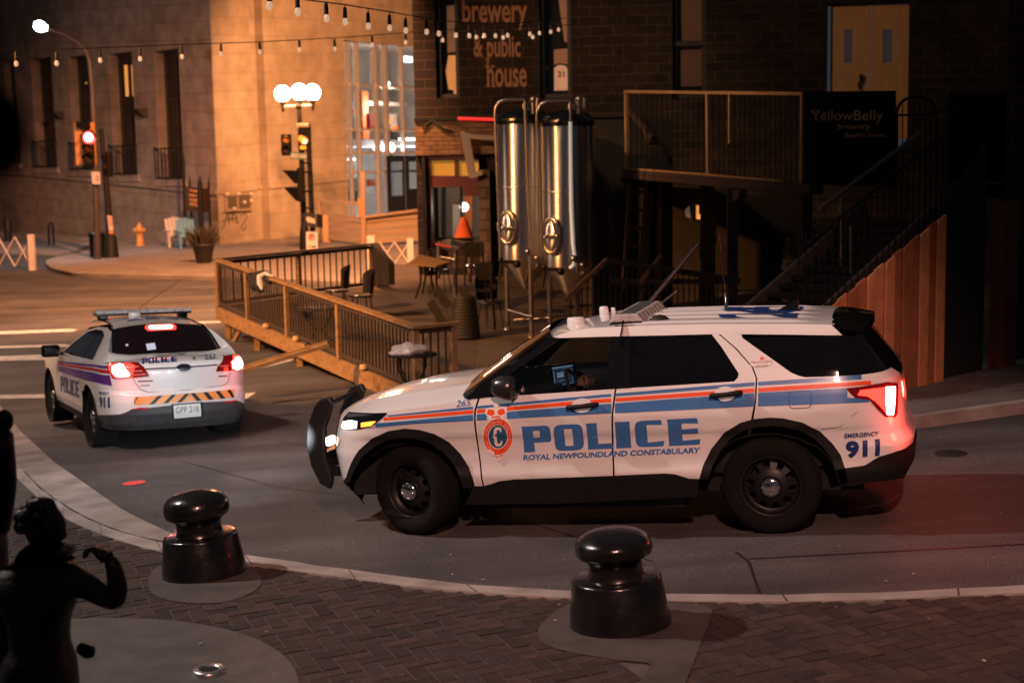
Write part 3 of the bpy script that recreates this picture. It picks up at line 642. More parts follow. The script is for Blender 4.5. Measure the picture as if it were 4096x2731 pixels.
# bull bar
for sgn in (1, -1):
    mb = MB(); y = .38*sgn; pr = [(3.93, .30), (4.03, .36), (4.10, .52), (4.125, .72), (4.10, .90), (4.02, 1.06), (3.95, 1.13), (3.86, 1.14), (3.83, 1.08), (3.93, .86), (3.95, .60), (3.90, .40)]
    mb.prism([Vector((a, y-.035, b)) for a, b in pr], (0, .07, 0)); bb = mb.build('push_bar', mat('push_bar_black', (.015, .015, .016), rough=.35), suv, local=True, bevel=.02)
mb = MB()
mb.tube([(3.93, -.36, 1.06), (3.93, .36, 1.06)], .022, 10); mb.tube([(4.0, -.36, .72), (4.0, .36, .72)], .025, 10); mb.box((3.99, 0, .55), (.06, .70, .16)); mb.box((3.8, .3, .45), (.3, .05, .08)); mb.box((3.8, -.3, .45), (.3, .05, .08))
mb.build('push_bar_rail', MATS['push_bar_black'], suv, local=True)
mb = MB(); mb.box((3.86, .47, .76), (.05, .12, .075)); mb.build('marker_lamp', mat('lit_marker', (.9, .5, .4), emit=(1., .72, .55), es=4.), suv, local=True, bevel=.008)
for sgn in (1, -1):
    wheel(suv, 3.025, .87, .385, .385, .25, sgn, steer=-rad(20)); wheel(suv, 0, .87, .385, .385, .25, sgn)
# driver
drv = thing('person', 'person in a dark uniform sitting at the wheel of the large police SUV', 'person', None, None, SM)
def skinfig(name, parent, verts, edges, radii, m, sub=2, root=0, local=True):
    me = bpy.data.meshes.new(name); me.from_pydata([tuple(v) for v in verts], edges, []); me.materials.append(m)
    o = bpy.data.objects.new(name, me); COL.objects.link(o)
    if parent is not None: o.parent = parent
    md = o.modifiers.new('skin', 'SKIN'); md.use_smooth_shade = True
    for i, r in enumerate(radii):
        r = r if isinstance(r, tuple) else (r, r); me.skin_vertices[0].data[i].radius = r
        me.skin_vertices[0].data[i].use_root = (i == root)
    md = o.modifiers.new('sub', 'SUBSURF'); md.levels = sub; md.render_levels = sub
    return o
def head(mb, c, f, u, r=.1):
    """a head: skull, jaw, nose, brow, ears, lips; f faces forward, u up"""
    c = Vector(c); f = Vector(f).normalized(); u = Vector(u).normalized(); s_ = u.cross(f)
    n = 20; m = 14; V = []
    for i in range(m+1):
        th = math.pi*i/m
        for k in range(n):
            ph = 2*math.pi*k/n; x, y, z = math.sin(th)*math.cos(ph), math.sin(th)*math.sin(ph), math.cos(th)
            jx = 1.0 if z > 0 else 1-.18*(-z); yy = y*.78*(1-.25*max(0, -z)**1.5); zz = z*1.18
            xx = x*jx*.98
            if x > .75 and -.45 < z < .15: xx += .20*math.exp(-((z+.16)/.14)**2)*math.exp(-(y/.16)**2)
            if x > .6: xx -= .07*math.exp(-((z-.08)/.10)**2)*math.exp(-((abs(y)-.35)/.16)**2); xx += .05*math.exp(-((z+.50)/.07)**2)*math.exp(-(y/.26)**2); xx += .05*math.exp(-((z-.24)/.10)**2)
            V.append(c+(f*xx+s_*yy+u*zz)*r)
    mb.add(V, [(i*n+k, (i+1)*n+k, (i+1)*n+(k+1) % n, i*n+(k+1) % n) for i in range(m) for k in range(n)], True)
    for sg in (1, -1): mb.sphere(c+s_*(sg*.80*r)-f*(.05*r)-u*.08*r, .22*r, 8, (.9, .5, 1.2))
SKIN = mat('skin', (.35, .19, .12), (.42, .24, .16), scale=20, rough=.5); UNIF = mat('dark_uniform', (.012, .014, .02), (.02, .02, .03), scale=15, rough=.85)
V_ = [(.98, .38, 1.05), (.93, .38, 1.22), (.88, .38, 1.38), (.87, .38, 1.50), (.90, .58, 1.41), (1.05, .63, 1.20), (1.32, .53, 1.13), (1.5, .50, 1.17), (.90, .18, 1.41), (1.05, .13, 1.20), (1.32, .22, 1.13), (1.5, .26, 1.17), (1.35, .50, 1.06), (1.55, .5, .72), (1.35, .26, 1.06), (1.55, .26, .72)]
E__ = [(0, 1), (1, 2), (2, 3), (2, 4), (4, 5), (5, 6), (6, 7), (2, 8), (8, 9), (9, 10), (10, 11), (0, 12), (12, 13), (0, 14), (14, 15)]
body = skinfig('body', drv, V_, E__, [(.14, .15), (.13, .16), (.12, .17), .055, .075, .05, .042, .035, .075, .05, .042, .035, .08, .06, .08, .06], UNIF)
mb = MB(); head(mb, (.90, .38, 1.60), (1, -.15, -.05), (0, 0, 1), .10); mb.build('head', SKIN, drv, local=True)
mb = MB(); mb.sphere((.885, .38, 1.635), .107, 14, (1, .84, .95)); mb.build('hair', mat('dark_hair', (.015, .012, .01), rough=.6), drv, local=True)
def hand(parent, c, f, u, m, r=.01, name='hand', curl=.5, sgn=1, L=.085, pw=1.):
    """palm with four bent fingers and a thumb; f along the fingers, u out of the palm side"""
    c = Vector(c); f = Vector(f).normalized(); u = Vector(u); u = (u-f*u.dot(f)).normalized(); s_ = f.cross(u)*sgn
    V = [c, c+f*L*.55, c+f*L]; Ed = [(0, 1), (1, 2)]; R = [(L*.27*pw, L*.2*pw), (L*.42*pw, L*.17*pw), (L*.42*pw, L*.14*pw)]
    for k, (o, ln) in enumerate(((-.36, .86), (-.12, 1.0), (.12, .95), (.36, .74))):
        b = c+f*L*.95+s_*(o*L); a1 = curl*.7; d1 = f*math.cos(a1)+u*math.sin(a1); a2 = curl*1.8; d2 = f*math.cos(a2)+u*math.sin(a2)
        i = len(V); V += [b, b+d1*L*.5*ln, b+d1*L*.5*ln+d2*L*.42*ln]; Ed += [(2, i), (i, i+1), (i+1, i+2)]; R += [r*1.05, r, r*.8]
    i = len(V); b = c+f*L*.35-s_*L*.38; V += [b, b+(f*.6-s_*.6+u*.3)*L*.5, b+(f*1.2-s_*.75+u*.6)*L*.55]; Ed += [(0, i), (i, i+1), (i+1, i+2)]; R += [r*1.3, r*1.1, r*.85]
    return skinfig(name, parent, V, Ed, R, m)
hand(drv, (1.5, .50, 1.17), (.6, -.3, .3), (0, -1, -.3), SKIN); hand(drv, (1.5, .26, 1.17), (.6, .3, .3), (0, 1, -.3), SKIN, sgn=-1)
# ================================================================ the police sedan
DM = carM(-4.598, 18.393, -.44, -math.sin(.481), math.cos(.481), .042, -.026)
sed = thing('police_sedan', 'white police sedan 253 with purple side stripes, brake lights on, seen from behind', 'police car', None, 'police vehicles on the street', DM)
def sed_inset(c, q, x, z):
    x = np.asarray(x, float)
    side = np.interp(z, [.2, .3, .42, .6, .8, .9, 1.0, 1.06, 1.12, 1.2, 1.35, 1.42, 1.48], [.10, .06, .03, .02, .0, .01, .035, .07, .11, .16, .27, .33, .42])
    re = np.interp(z, [.2, .32, .45, .6, .70, .74, .9, 1.0, 1.05, 1.10, 1.3], [.16, .06, .01, .0, .02, .055, .05, .05, .07, .14, .4])
    fr = np.interp(z, [.2, .4, .6, .8, .95], [.15, .02, .0, .06, .25])
    wr = sst(.55, .98, -x); wf = sst(3.2, 3.8, x)
    return side*(1-wr)*(1-wf)+re*wr+fr*wf
D = Car(DM, [(4.02, 0), (3.98, .4), (3.86, .68), (3.6, .86), (3.2, .94), (2.6, .96), (1.5, .965), (.3, .965), (-.3, .955), (-.7, .91), (-.95, .80), (-1.08, .6), (-1.135, .3), (-1.15, 0)], sed_inset, full=True)
def zz(lst): return [(150+x/2.45, 1180+y/2.45) for x, y in lst]
def zt(lst): return D.pts(zz(lst))
def arc(x0, z0, r, a0, a1, n=14): return [(D.sx(x0+r*math.cos(rad(a0+(a1-a0)*i/n))), z0+r*math.sin(rad(a0+(a1-a0)*i/n))) for i in range(n+1)]
X = lambda *l: [(D.sx(a), b) for a, b in l]
bl = zt([(600, 1176), (700, 1173), (810, 1168), (870, 1148), (930, 1116), (1080, 1106), (1310, 1080), (1620, 1050), (1810, 1040), (1950, 1031), (2020, 1066)])
ra_ = arc(0, .36, .40, 180, 8); fa_ = arc(2.868, .36, .40, 172, 0)
mir = lambda L: [(2*D.L-a, b) for a, b in L]
rb = [(D.sx(-.40), .36)]+bl+mir([(D.sx(-.6), .36), (D.sx(-.40), .36)])+mir(arc(0, .36, .40, 180, 60, 8))+mir(X((.2, 1.04), (-.3, 1.06), (-.7, 1.07)))+[(D.L*1.12, 1.075), (D.L, 1.08), (D.L*.88, 1.075)]+X((-.7, 1.07), (-.3, 1.06), (.30, 1.045), (.42, .8), (.41, .65))+arc(0, .36, .40, 45, 172, 10)
D.panel(rb, 'rear_body', WHITE, sed, mirror=False)
fdd = D.panel(X((.40, .40), (.435, .8), (.315, 1.045), (1.1, 1.03), (1.12, .6), (1.15, .33), (.42, .33)), 'rear_door', WHITE, sed)
fdf = D.panel(X((1.158, .33), (1.128, .6), (1.108, 1.03), (2.05, 1.0), (2.15, .7), (2.12, .33)), 'front_door', WHITE, sed)
D.panel(X((2.128, .33), (2.158, .7), (2.058, 1.0), (2.6, .97), (3.2, .92), (3.8, .84), (3.97, .78))+[(0, .76), (0, .3)]+X((3.9, .3), (3.35, .3))+fa_[::-1][1:-1]+X((2.45, .33)), 'front_fender', WHITE, sed)
D.panel([(D.sx(-.40), .36)]+bl+mir([(D.sx(-.42), .40), (D.sx(-.42), .26)])+[(D.L*1.1, .25), (D.L*.9, .25)]+X((-.42, .24)), 'rear_bumper', mat('grey_plastic', (.05, .05, .055), (.07, .07, .075), scale=10, rough=.45), sed, off=.004, mirror=False)
D.panel(X((.42, .33), (2.46, .33), (2.46, .22), (.42, .22)), 'sill', DARKPL, sed, off=.0)
D.panel(X((2.02, 1.02), (1.65, 1.20), (1.25, 1.38), (.9, 1.435), (.4, 1.45), (.0, 1.42), (-.35, 1.29), (-.72, 1.085), (-.5, 1.06), (.3, 1.045), (1.1, 1.03)), 'cabin_side', WHITE, sed, off=.0)
REFG = mat('reflective_side_glass', (.02, .02, .022), rough=.05, spec=.8, coat=.5)
D.panel(X((1.90, 1.045), (1.55, 1.215), (1.2, 1.36), (.85, 1.405), (.42, 1.41), (.14, 1.36), (.0, 1.2), (-.06, 1.075), (.4, 1.065), (1.1, 1.05)), 'side_window', REFG, sed, off=.005)
D.panel(X((.50, 1.41), (.56, 1.41), (.56, 1.06), (.50, 1.06)), 'middle_pillar', GLOSSB, sed, off=.008)
# roof, rear window, boot lid, bonnet
RX = [(1.75, 1.42), (1.3, 1.49), (.9, 1.515), (.4, 1.49), (.12, 1.445)]
def sroof(u, v):
    t = -1+2*u; x = .10+1.35*v; z0 = float(np.interp(x, [a for a, b in RX][::-1], [b for a, b in RX][::-1])); y = D.P(D.sx(x), z0).y
    return Vector((x-.10*(1-t*t)*(1-ss(v*6)), y*t, z0+.055*(1-abs(t)**2.2)))
mb = MB(); mb.grid(sroof, 30, 14); mb.build('roof', WHITE, sed, local=True)
def srw(u, v):
    t = -1+2*u; a = sroof(u, 0)+Vector((-.005, 0, -.004)); yb = .70; b = Vector((-.36-.10*(1-t*t), yb*t, 1.135+.012*(1-t*t)))
    p = a.lerp(b, v); p.z += .028*math.sin(v*math.pi); return p
mb = MB(); mb.grid(lambda u, v: srw(.035+.93*u, .04+.93*v)+Vector((0, 0, .006)), 24, 12); mb.build('rear_window', mat('rear_glass', (.012, .004, .005), rough=.06, spec=.6), sed, local=True)
mb = MB(); mb.grid(srw, 24, 12); mb.build('rear_window_frame', GLOSSB, sed, local=True)
def tlid(u, v):
    t = -1+2*u; a = srw(u, 1.); q = D.L-(t*-1)*0; e = D.P(D.L*(1-.17*(-t)) if t < 0 else D.L*(1+.17*t), 1.078)
    return Vector((a.x+(e.x-a.x)*v, a.y+(e.y-a.y)*v, a.z+(1.085-a.z)*v+.018*math.sin(v*math.pi)-.012*v**6))
mb = MB(); mb.grid(tlid, 28, 10); mb.build('boot_lid', WHITE, sed, local=True)
for sgn in (1, -1):      # shoulder between the boot lid, rear window and the flanks
    mb = MB()
    def shp(u, v):
        x = .12-1.08*u; a = D.P(D.sx(x), 1.07, 0, 1); zt_ = 1.07
        if x > -.5: k = (x+.5)/.62; b = srw(1., 1-k)
        else: k = (-.5-x)/.5; b = tlid(1., min(k, 1))
        if x > -.72:
            zz_ = float(np.interp(x, [-.72, -.35, 0., .12], [1.085, 1.29, 1.42, 1.435])); a = D.P(D.sx(x), zz_)
        p = a.lerp(b, v); p.z += .01*math.sin(v*math.pi); return Vector((p.x, p.y*sgn, p.z))
    mb.grid(shp, 24, 4); mb.build('rear_pillar', WHITE, sed, local=True)
def sbon(u, v):
    t = -1+2*u; x = 2.0+1.9*v; z = float(np.interp(x, [2.0, 2.6, 3.2, 3.8, 3.97], [1.0, .97, .92, .84, .78])); y = D.P(D.sx(x), z).y
    return Vector((x, y*t, z+.07*(1-abs(t)**2.4)*(1-.6*v)))
mb = MB(); mb.grid(sbon, 20, 14); mb.build('hood', WHITE, sed, local=True)
mb = MB(); mb.grid(lambda u, v: (lambda t, v: Vector((1.45+.57*(1-v)+.12*(1-t*t), t*(.62+.2*(1-v)), 1.40-.38*(1-v)+.04*(1-t*t))))(-1+2*u, v), 16, 6); mb.build('windshield', TINT, sed, local=True)
mb = MB(); mb.box((1.45, 0, .6), (4.6, 1.35, .6)); mb.box((1.45, 0, .55), (1.9, 1.75, .5)); mb.box((-.6, 0, .58), (.5, 1.0, .45)); mb.build('underbody', DARKIN, sed, local=True)
for cx_, a in ((0., 1), (2.868, 1)):
    for sgn in (1, -1): mb = MB(); mb.lathe([(.40, 0), (.40, -.3), (.01, -.3)], (cx_, .95*sgn, .36), (0, sgn, 0), 28); mb.build('wheel_well', DARKIN, sed, local=True)
# lettering and lamps
def dp(pl, name, m, off=.005, parent=None, r=0.): return D.panel(zt(pl), name, m, parent or sed, off=off, mirror=False, rnds=r)
dp([(205, 645), (420, 667), (560, 680), (697, 693), (701, 725), (560, 702), (420, 687), (205, 660)], 'stripe', DPURP)
dp([(205, 668), (420, 695), (560, 715), (704, 735), (709, 772), (560, 742), (420, 720), (205, 683)], 'stripe', mat('red_vinyl', (.45, .02, .03), rough=.35))
dp([(205, 692), (420, 735), (560, 762), (712, 788), (733, 890), (590, 858), (430, 825), (205, 740)], 'stripe', DPURP)
mb = MB(); D.decal(police2d(), zz([(225, 790), (405, 848), (408, 1005), (228, 942)]), mb); mb.build('police_lettering', DNAVY, sed, local=True)
mb = MB(); D.decal(police2d(), zz([(1022, 620), (1366, 597), (1367, 653), (1025, 675)]), mb); mb.build('police_lettering', DNAVY, sed, local=True)
mb = MB(); D.decal(text2d('253', .012), zz([(1635, 578), (1740, 570), (1742, 626), (1640, 633)]), mb); mb.build('fleet_number', DNAVY, sed, local=True)
mb = MB(); D.decal(text2d('911', .04), zz([(606, 993), (712, 1000), (714, 1108), (608, 1104)]), mb); D.decal(text2d('EMERGENCY', .015), zz([(603, 944), (706, 951), (704, 978), (603, 972)]), mb); mb.build('emergency_lettering', DNAVY, sed, local=True)
dp([(985, 840), (1130, 834), (1130, 846), (985, 852)], 'badge', mat('dark_badge', (.06, .012, .02), rough=.3)); dp([(1770, 791), (1857, 786), (1857, 798), (1770, 803)], 'badge', MATS['dark_badge'])
dp([(1010, 880), (1103, 877), (1103, 890), (1010, 893)], 'badge', mat('grey_badge', (.3, .28, .28), rough=.4))
dp([(1000, 722), (1200, 712), (1400, 704), (1600, 690), (1762, 678), (1762, 690), (1600, 702), (1400, 716), (1200, 725), (1000, 734)], 'chrome_strip', CHROME)
mb = MB(); bq = zt([(1353, 675), (1503, 665), (1503, 745), (1353, 755)])
D.decal(shape2d([ringpts((.5, .5), .5, 32)]), zz([(1353, 677), (1503, 667), (1503, 745), (1353, 755)]), mb, off=.012); em = mb.build('emblem', CHROME, sed, local=True)
mb = MB(); D.decal(shape2d([ringpts((.5, .5), .40, 32)]), zz([(1353, 677), (1503, 667), (1503, 745), (1353, 755)]), mb, off=.016); mb.build('emblem_field', mat('emblem_dark', (.02, .012, .03), rough=.2), em, local=True)
mb = MB(); D.decal(shape2d([ringpts((.5, .5), .5, 14)]), zz([(1520, 606), (1545, 605), (1545, 630), (1520, 631)]), mb, off=.006); mb.build('boot_lock', DARKIN, sed, local=True)
# hazard band
A_, B_, C2, D2 = (950, 1000), (1927, 920), (1928, 1001), (946, 1079)
band_q = zz([A_, B_, C2, D2])
mb = MB(); D.decal(([(0, 0), (1, 0), (1, 1), (0, 1)], [(0, 1, 2, 3)]), band_q, mb, off=.004); hz = mb.build('hazard_band', mat('hazard_orange', (.85, .30, .06), (.95, .38, .12), scale=6, rough=.4), sed, local=True)
HZB = mat('hazard_black', (.012, .012, .012), rough=.5)
def hstripe(Q): mb = MB(); D.decal((Q, [(0, 1, 2, 3)]), band_q, mb, off=.006); mb.build('hazard_stripe', HZB, hz, local=True)
hstripe([(0, .0), (.02, 1), (.04, 1), (0, .5)])
for k in range(4):
    x0 = .03+.13*k; x1 = .52+.125*k
    if k: hstripe([(max(x0-.02, 0), 0), (x0+.025, 0), (x0+.105, 1), (x0+.06, 1)])
    hstripe([(x1+.075, 0), (min(x1+.125, 1), 0), (min(x1+.055, 1), 1), (x1+.01, 1)])
for pl in ([(932, 1114), (1010, 1100), (1086, 1102), (1084, 1114), (935, 1120)], [(1815, 1044), (1948, 1027), (1950, 1037), (1815, 1056)]): dp(pl, 'reflector', mat('dim_red_reflector', (.4, .01, .02), rough=.2, emit=(.8, .02, .04), es=.25), off=.012)
pq = zz([(1328, 1080), (1592, 1058), (1600, 1186), (1336, 1210)])
mb = MB(); D.decal(([(-.06, -.08), (1.08, -.08), (1.08, 1.08), (-.06, 1.08)], [(0, 1, 2, 3)]), pq, mb, off=.012); pf = mb.build('plate_holder', DARKPL, sed, local=True)
mb = MB(); D.decal(shape2d([rnd([(0, 0), (1, 0), (1, 1), (0, 1)], .04)]), pq, mb, off=.016); pl_ = mb.build('licence_plate', mat('plate_white', (.75, .74, .72), (.82, .82, .8), scale=30, rough=.4, emit=(.8, .8, .78), es=.10), sed, local=True)
mb = MB(); D.decal(text2d('GPP 218', .0), zz([(1350, 1098), (1572, 1082), (1576, 1140), (1352, 1160)]), mb, off=.019); mb.build('plate_lettering', mat('plate_ink', (.16, .16, .2)), pl_, local=True)
tl1 = dp([(700, 660), (820, 652), (985, 655), (1040, 700), (1100, 795), (920, 812), (740, 818), (715, 760)], 'tail_light', REDDIM, off=.01)
dp([(712, 672), (900, 662), (960, 690), (930, 790), (760, 808), (728, 760)], 'tail_light_lens', REDLIT, off=.014, parent=tl1, r=.02)
dp([(742, 700), (775, 680), (818, 668), (850, 682), (872, 730), (905, 765), (905, 795), (840, 802), (785, 803), (745, 760)], 'tail_light_core', REDHOT, off=.018, parent=tl1)
for a in ((905, 700, 985, 690), (905, 740, 1020, 735), (920, 775, 1050, 768)): dp([(a[0], a[1]), (a[2], a[3]), (a[2]+15, a[3]+14), (a[0]+5, a[1]+16)], 'tail_light_bar', mat('pink_lens', (.35, .08, .07), rough=.3, emit=(.6, .12, .10), es=.35), off=.015, parent=tl1)
tl2 = dp([(1815, 592), (1900, 582), (1985, 575), (2008, 640), (2014, 735), (1890, 742), (1745, 752), (1762, 700)], 'tail_light', REDDIM, off=.01)
dp([(1900, 592), (1980, 584), (2003, 640), (2008, 728), (1900, 736), (1880, 660)], 'tail_light_lens', REDLIT, off=.014, parent=tl2)
dp([(1897, 650), (1925, 608), (1968, 603), (1996, 650), (1994, 718), (1945, 732), (1902, 716)], 'tail_light_core', REDHOT, off=.018, parent=tl2)
dp([(1785, 690), (1870, 684), (1870, 696), (1780, 703)], 'tail_light_bar', MATS['pink_lens'], off=.014, parent=tl2)
mb = MB(); sl = [(820, 652), (880, 660), (935, 815), (960, 862), (1010, 925), (1090, 952), (1450, 932), (1700, 903), (1835, 884), (1866, 850), (1885, 760)]
mb.tube([D.P(*D.tr(*p), .002) for p in zz(sl[2:])], .004, 5); mb.build('shut_line', DARKIN, sed, local=True)
mb = MB()        # centre brake lamp behind the rear window
for P in ([(.38, .10), (.60, .10), (.62, .17), (.60, .25), (.38, .25), (.36, .17)],): mb.add([srw(1-a, b*1.0)+Vector((-.012, 0, .014)) for a, b in P], [tuple(range(6))])
mb.build('brake_light', REDHOT, sed, local=True)
mb = MB()
for P in ([(.345, .06), (.635, .06), (.655, .17), (.635, .30), (.345, .30), (.325, .17)],): mb.add([srw(1-a, b)+Vector((-.008, 0, .011)) for a, b in P], [tuple(range(6))])
mb.build('brake_light_halo', REDLIT, sed, local=True)
SCRN = mat('small_screen', (.2, .2, .25), emit=(.55, .55, .68), es=.8)
mb = MB(); mb.add([srw(1-a, b)+Vector((-.006, 0, .010)) for a, b in ((.30, .74), (.385, .72), (.385, .90), (.305, .92))], [(0, 1, 2, 3)]); mb.build('cabin_screen', SCRN, sed, local=True); mb = MB(); mb.add([srw(1-a, b)+Vector((-.006, 0, .010)) for a, b in ((.12, .70), (.14, .70), (.14, .76), (.12, .76))], [(0, 1, 2, 3)])
mb.build('cabin_screen', mat('small_screen', (.2, .2, .25), emit=(.55, .55, .68), es=.8), sed, local=True)
for y_ in (.42, -.42):
    mb = MB(); mb.box((.05, y_, 1.24), (.08, .26, .2)); mb.build('headrest', CABIN, sed, local=True, bevel=.03)
# exhaust, mirror, light bar, dome, aerial, roof number
mb = MB(); ex = D.P(*D.tr(*zz([(950, 1262)])[0])); mb.lathe([(.048, .03), (.052, .0), (.05, -.2)], ex+Vector((-.01, 0, -.0)), (-1, 0, 0), 20); mb.lathe([(.001, -.08), (.045, -.08), (.047, 0)], ex+Vector((-.01, 0, 0)), (-1, 0, 0), 20); mb.build('exhaust_pipe', CHROME, sed, local=True)
mb = MB(); mc = Vector((1.85, 1.08, 1.07)); mb.box(mc, (.13, .25, .165)); mr2 = mb.build('mirror', GLOSSB, sed, local=True, bevel=.035)
mb = MB(); mb.beam((1.86, .88, 1.03), (1.86, 1.0, 1.04), .06, .04); mb.build('mirror_arm', GLOSSB, mr2, local=True)
mb = MB(); mc2 = Vector((1.85, -1.08, 1.07)); mb.box(mc2, (.13, .25, .165)); mb.beam((1.86, -.88, 1.03), (1.86, -1.0, 1.04), .06, .04); mb.build('mirror', GLOSSB, sed, local=True)
bx2 = .95; zb2 = 1.63; mb = MB(); mb.box((bx2, 0, zb2-.04), (.26, 1.28, .025)); lb2 = mb.build('light_bar', GLOSSB, sed, local=True, bevel=.006)
for k in range(11):
    y = .582-.1164*k; mb = MB(); w_ = .056
    mb.hexa([(bx2-.13, y-w_, zb2-.026), (bx2+.13, y-w_, zb2-.026), (bx2+.13, y+w_, zb2-.026), (bx2-.13, y+w_, zb2-.026), (bx2-.10, y-w_, zb2+.022), (bx2+.10, y-w_, zb2+.022), (bx2+.10, y+w_, zb2+.022), (bx2-.10, y+w_, zb2+.022)])
    mb.build('lens', CLEAR, lb2, local=True, bevel=.008)
for sgn in (1, -1):
    mb = MB(); mb.box((bx2, .54*sgn, zb2-.08), (.16, .12, .08)); mb.build('bracket', GLOSSB, lb2, local=True, bevel=.02)
def sz(x, y): return sroof((y/.62+1)/2, (x-.10)/1.35).z
mb = MB(); mb.lathe([(.085, -.01), (.08, .05), (.06, .065), (.001, .07)], (.72, .16, sz(.72, .16)), (0, 0, 1), 20); mb.build('roof_dome', WHITE, sed, local=True)
mb = MB(); mb.tube([(.72, 0, 1.49), (.72, 0, 1.70)], [.01, .004], 6); mb.build('aerial', CHROME, sed, local=True)
mb = MB(); V, Fs = text2d('253', .012); tris_on(V, Fs, lambda u, v: (lambda x, y: Vector((x, y, sz(x, y)+.006)))(.34+.26*v, .36-.72*u), (.05, .1), mb); mb.build('roof_number', DNAVY, sed, local=True)
for sgn in (1, -1):
    mb = MB(); pts_ = [sroof(1 if sgn > 0 else 0, k/8)+Vector((0, 0, .004)) for k in range(9)][::-1]+[srw(1 if sgn > 0 else 0, k/6)+Vector((0, .01*sgn, .006)) for k in range(7)]
    mb.tube(pts_, .012, 6); mb.build('drip_rail', GLOSSB, sed, local=True)
for sgn in (1, -1):
    wheel(sed, 2.868, .90, .355, .36, .24, sgn, rimcol=STEELB, capr=.07); wheel(sed, 0, .90, .355, .36, .24, sgn, rimcol=STEELB, capr=.07)
# ================================================================ ground
def frange(a, b, st):
    r = []; x = a
    while x < b-1e-6: r.append(x); x += st
    return r+[b]
def sheet(xs, ys, fz, mb=None):
    mb = mb or MB(); n = len(xs)
    mb.add([(x, y, fz(x, y)) for y in ys for x in xs], [(j*n+i, j*n+i+1, (j+1)*n+i+1, (j+1)*n+i) for j in range(len(ys)-1) for i in range(n-1)], True); return mb
xs = frange(-300, -80, 55)[:-1]+frange(-80, -30, 10)[:-1]+frange(-30, 20, 1)[:-1]+frange(20, 300, 40); ys = frange(-60, -10, 10)[:-1]+frange(-10, 60, 1)[:-1]+frange(60, 420, 30)
def asphalt():
    m = mat('asphalt', (.050, .046, .047), (.082, .076, .075), scale=1.1, rough=.72, bump=.9, bscale=70, detail=8)
    N = m.node_tree.nodes; L = m.node_tree.links; b = N['Principled BSDF']; src = b.inputs['Base Color'].links[0].from_socket
    tc = N.new('ShaderNodeTexCoord'); v = N.new('ShaderNodeTexNoise'); v.inputs['Scale'].default_value = 48; v.inputs['Detail'].default_value = 6; v.inputs['Roughness'].default_value = .8; L.new(tc.outputs['Object'], v.inputs['Vector'])
    r = N.new('ShaderNodeMapRange'); r.inputs[1].default_value = .3; r.inputs[2].default_value = .75; r.inputs[3].default_value = .30; r.inputs[4].default_value = 2.0; L.new(v.outputs[0], r.inputs[0])
    # streaky wear along the lane and dark cracks
    mp = N.new('ShaderNodeMapping'); mp.inputs['Scale'].default_value = (.12, 1.3, 1); mp.inputs['Rotation'].default_value = (0, 0, .2); L.new(tc.outputs['Object'], mp.inputs[0])
    w = N.new('ShaderNodeTexNoise'); w.inputs['Scale'].default_value = 1.2; w.inputs['Detail'].default_value = 7; L.new(mp.outputs[0], w.inputs['Vector'])
    r2 = N.new('ShaderNodeMapRange'); r2.inputs[1].default_value = .3; r2.inputs[2].default_value = .7; r2.inputs[3].default_value = .62; r2.inputs[4].default_value = 1.35; L.new(w.outputs[0], r2.inputs[0])
    pr = N.new('ShaderNodeMath'); pr.operation = 'MULTIPLY'; L.new(r.outputs[0], pr.inputs[0]); L.new(r2.outputs[0], pr.inputs[1])
    s = N.new('ShaderNodeVectorMath'); s.operation = 'SCALE'; L.new(src, s.inputs[0]); L.new(pr.outputs[0], s.inputs['Scale']); L.new(s.outputs[0], b.inputs['Base Color'])
    return m
struct('road', sheet(xs, ys, g), asphalt())
CONC = mat('concrete', (.19, .165, .15), (.36, .32, .295), scale=2.2, rough=.85, bump=.5, bscale=60, detail=9)
CONCD = mat('dark_concrete', (.030, .026, .024), (.070, .060, .055), scale=3, rough=.85, bump=.4, bscale=70, detail=8)
def G2(L, dz=0): return [gnd(x, y, dz) for x, y in L]
def G2r(L, dz=0):
    P = [(p.x, p.y) for p in G2(L, dz)]; return [Vector((a, b, 0)) for a, b in rnd(P, .22, 5)]
def onz(p, dz): return Vector((p.x, p.y, g(p.x, p.y)+dz))
def resamp(P, n):
    P = [Vector((p.x, p.y, 0)) for p in P]; d = [0]
    for a, b in zip(P, P[1:]): d.append(d[-1]+(b-a).length)
    out = []
    for k in range(n):
        t = d[-1]*k/(n-1); i = max(j for j in range(len(P)-1) if d[j] <= t+1e-9); w = (t-d[i])/max(d[i+1]-d[i], 1e-9); out.append(P[i].lerp(P[i+1], w))
    # soften corners
    for _ in range(3): out = [out[0]]+[(out[i-1]+out[i]*2+out[i+1])/4 for i in range(1, len(out)-1)]+[out[-1]]
    return out
kin = resamp(G2([(-260, 880), (-90, 985), (32, 1091), (106, 1159), (168, 1201), (226, 1224), (310, 1253), (376, 1268), (450, 1280), (560, 1293), (700, 1313), (1000, 1353), (1310, 1374), (1640, 1381), (1850, 1381), (2050, 1374), (2352, 1361), (2700, 1340)], .12), 90)
kout = resamp(G2([(-230, 850), (-70, 950), (35, 1062), (90, 1120), (139, 1156), (206, 1195), (316, 1237), (390, 1247), (450, 1258), (560, 1271), (700, 1294), (1000, 1336), (1310, 1360), (1640, 1366), (1850, 1367), (2050, 1359), (2352, 1344), (2700, 1320)], .11), 90)
kgut = resamp(G2([(-120, 830), (0, 930), (123, 1062), (226, 1133), (290, 1178), (387, 1222), (450, 1254), (560, 1268)], .0), 60)
mb = MB()
def strip_mesh(A, B, za, zb, mb):
    n = len(A); mb.add([onz(p, za) for p in A]+[onz(p, zb) for p in B], [(i, i+1, n+i+1, n+i) for i in range(n-1)], True)
rng = random.Random(4)
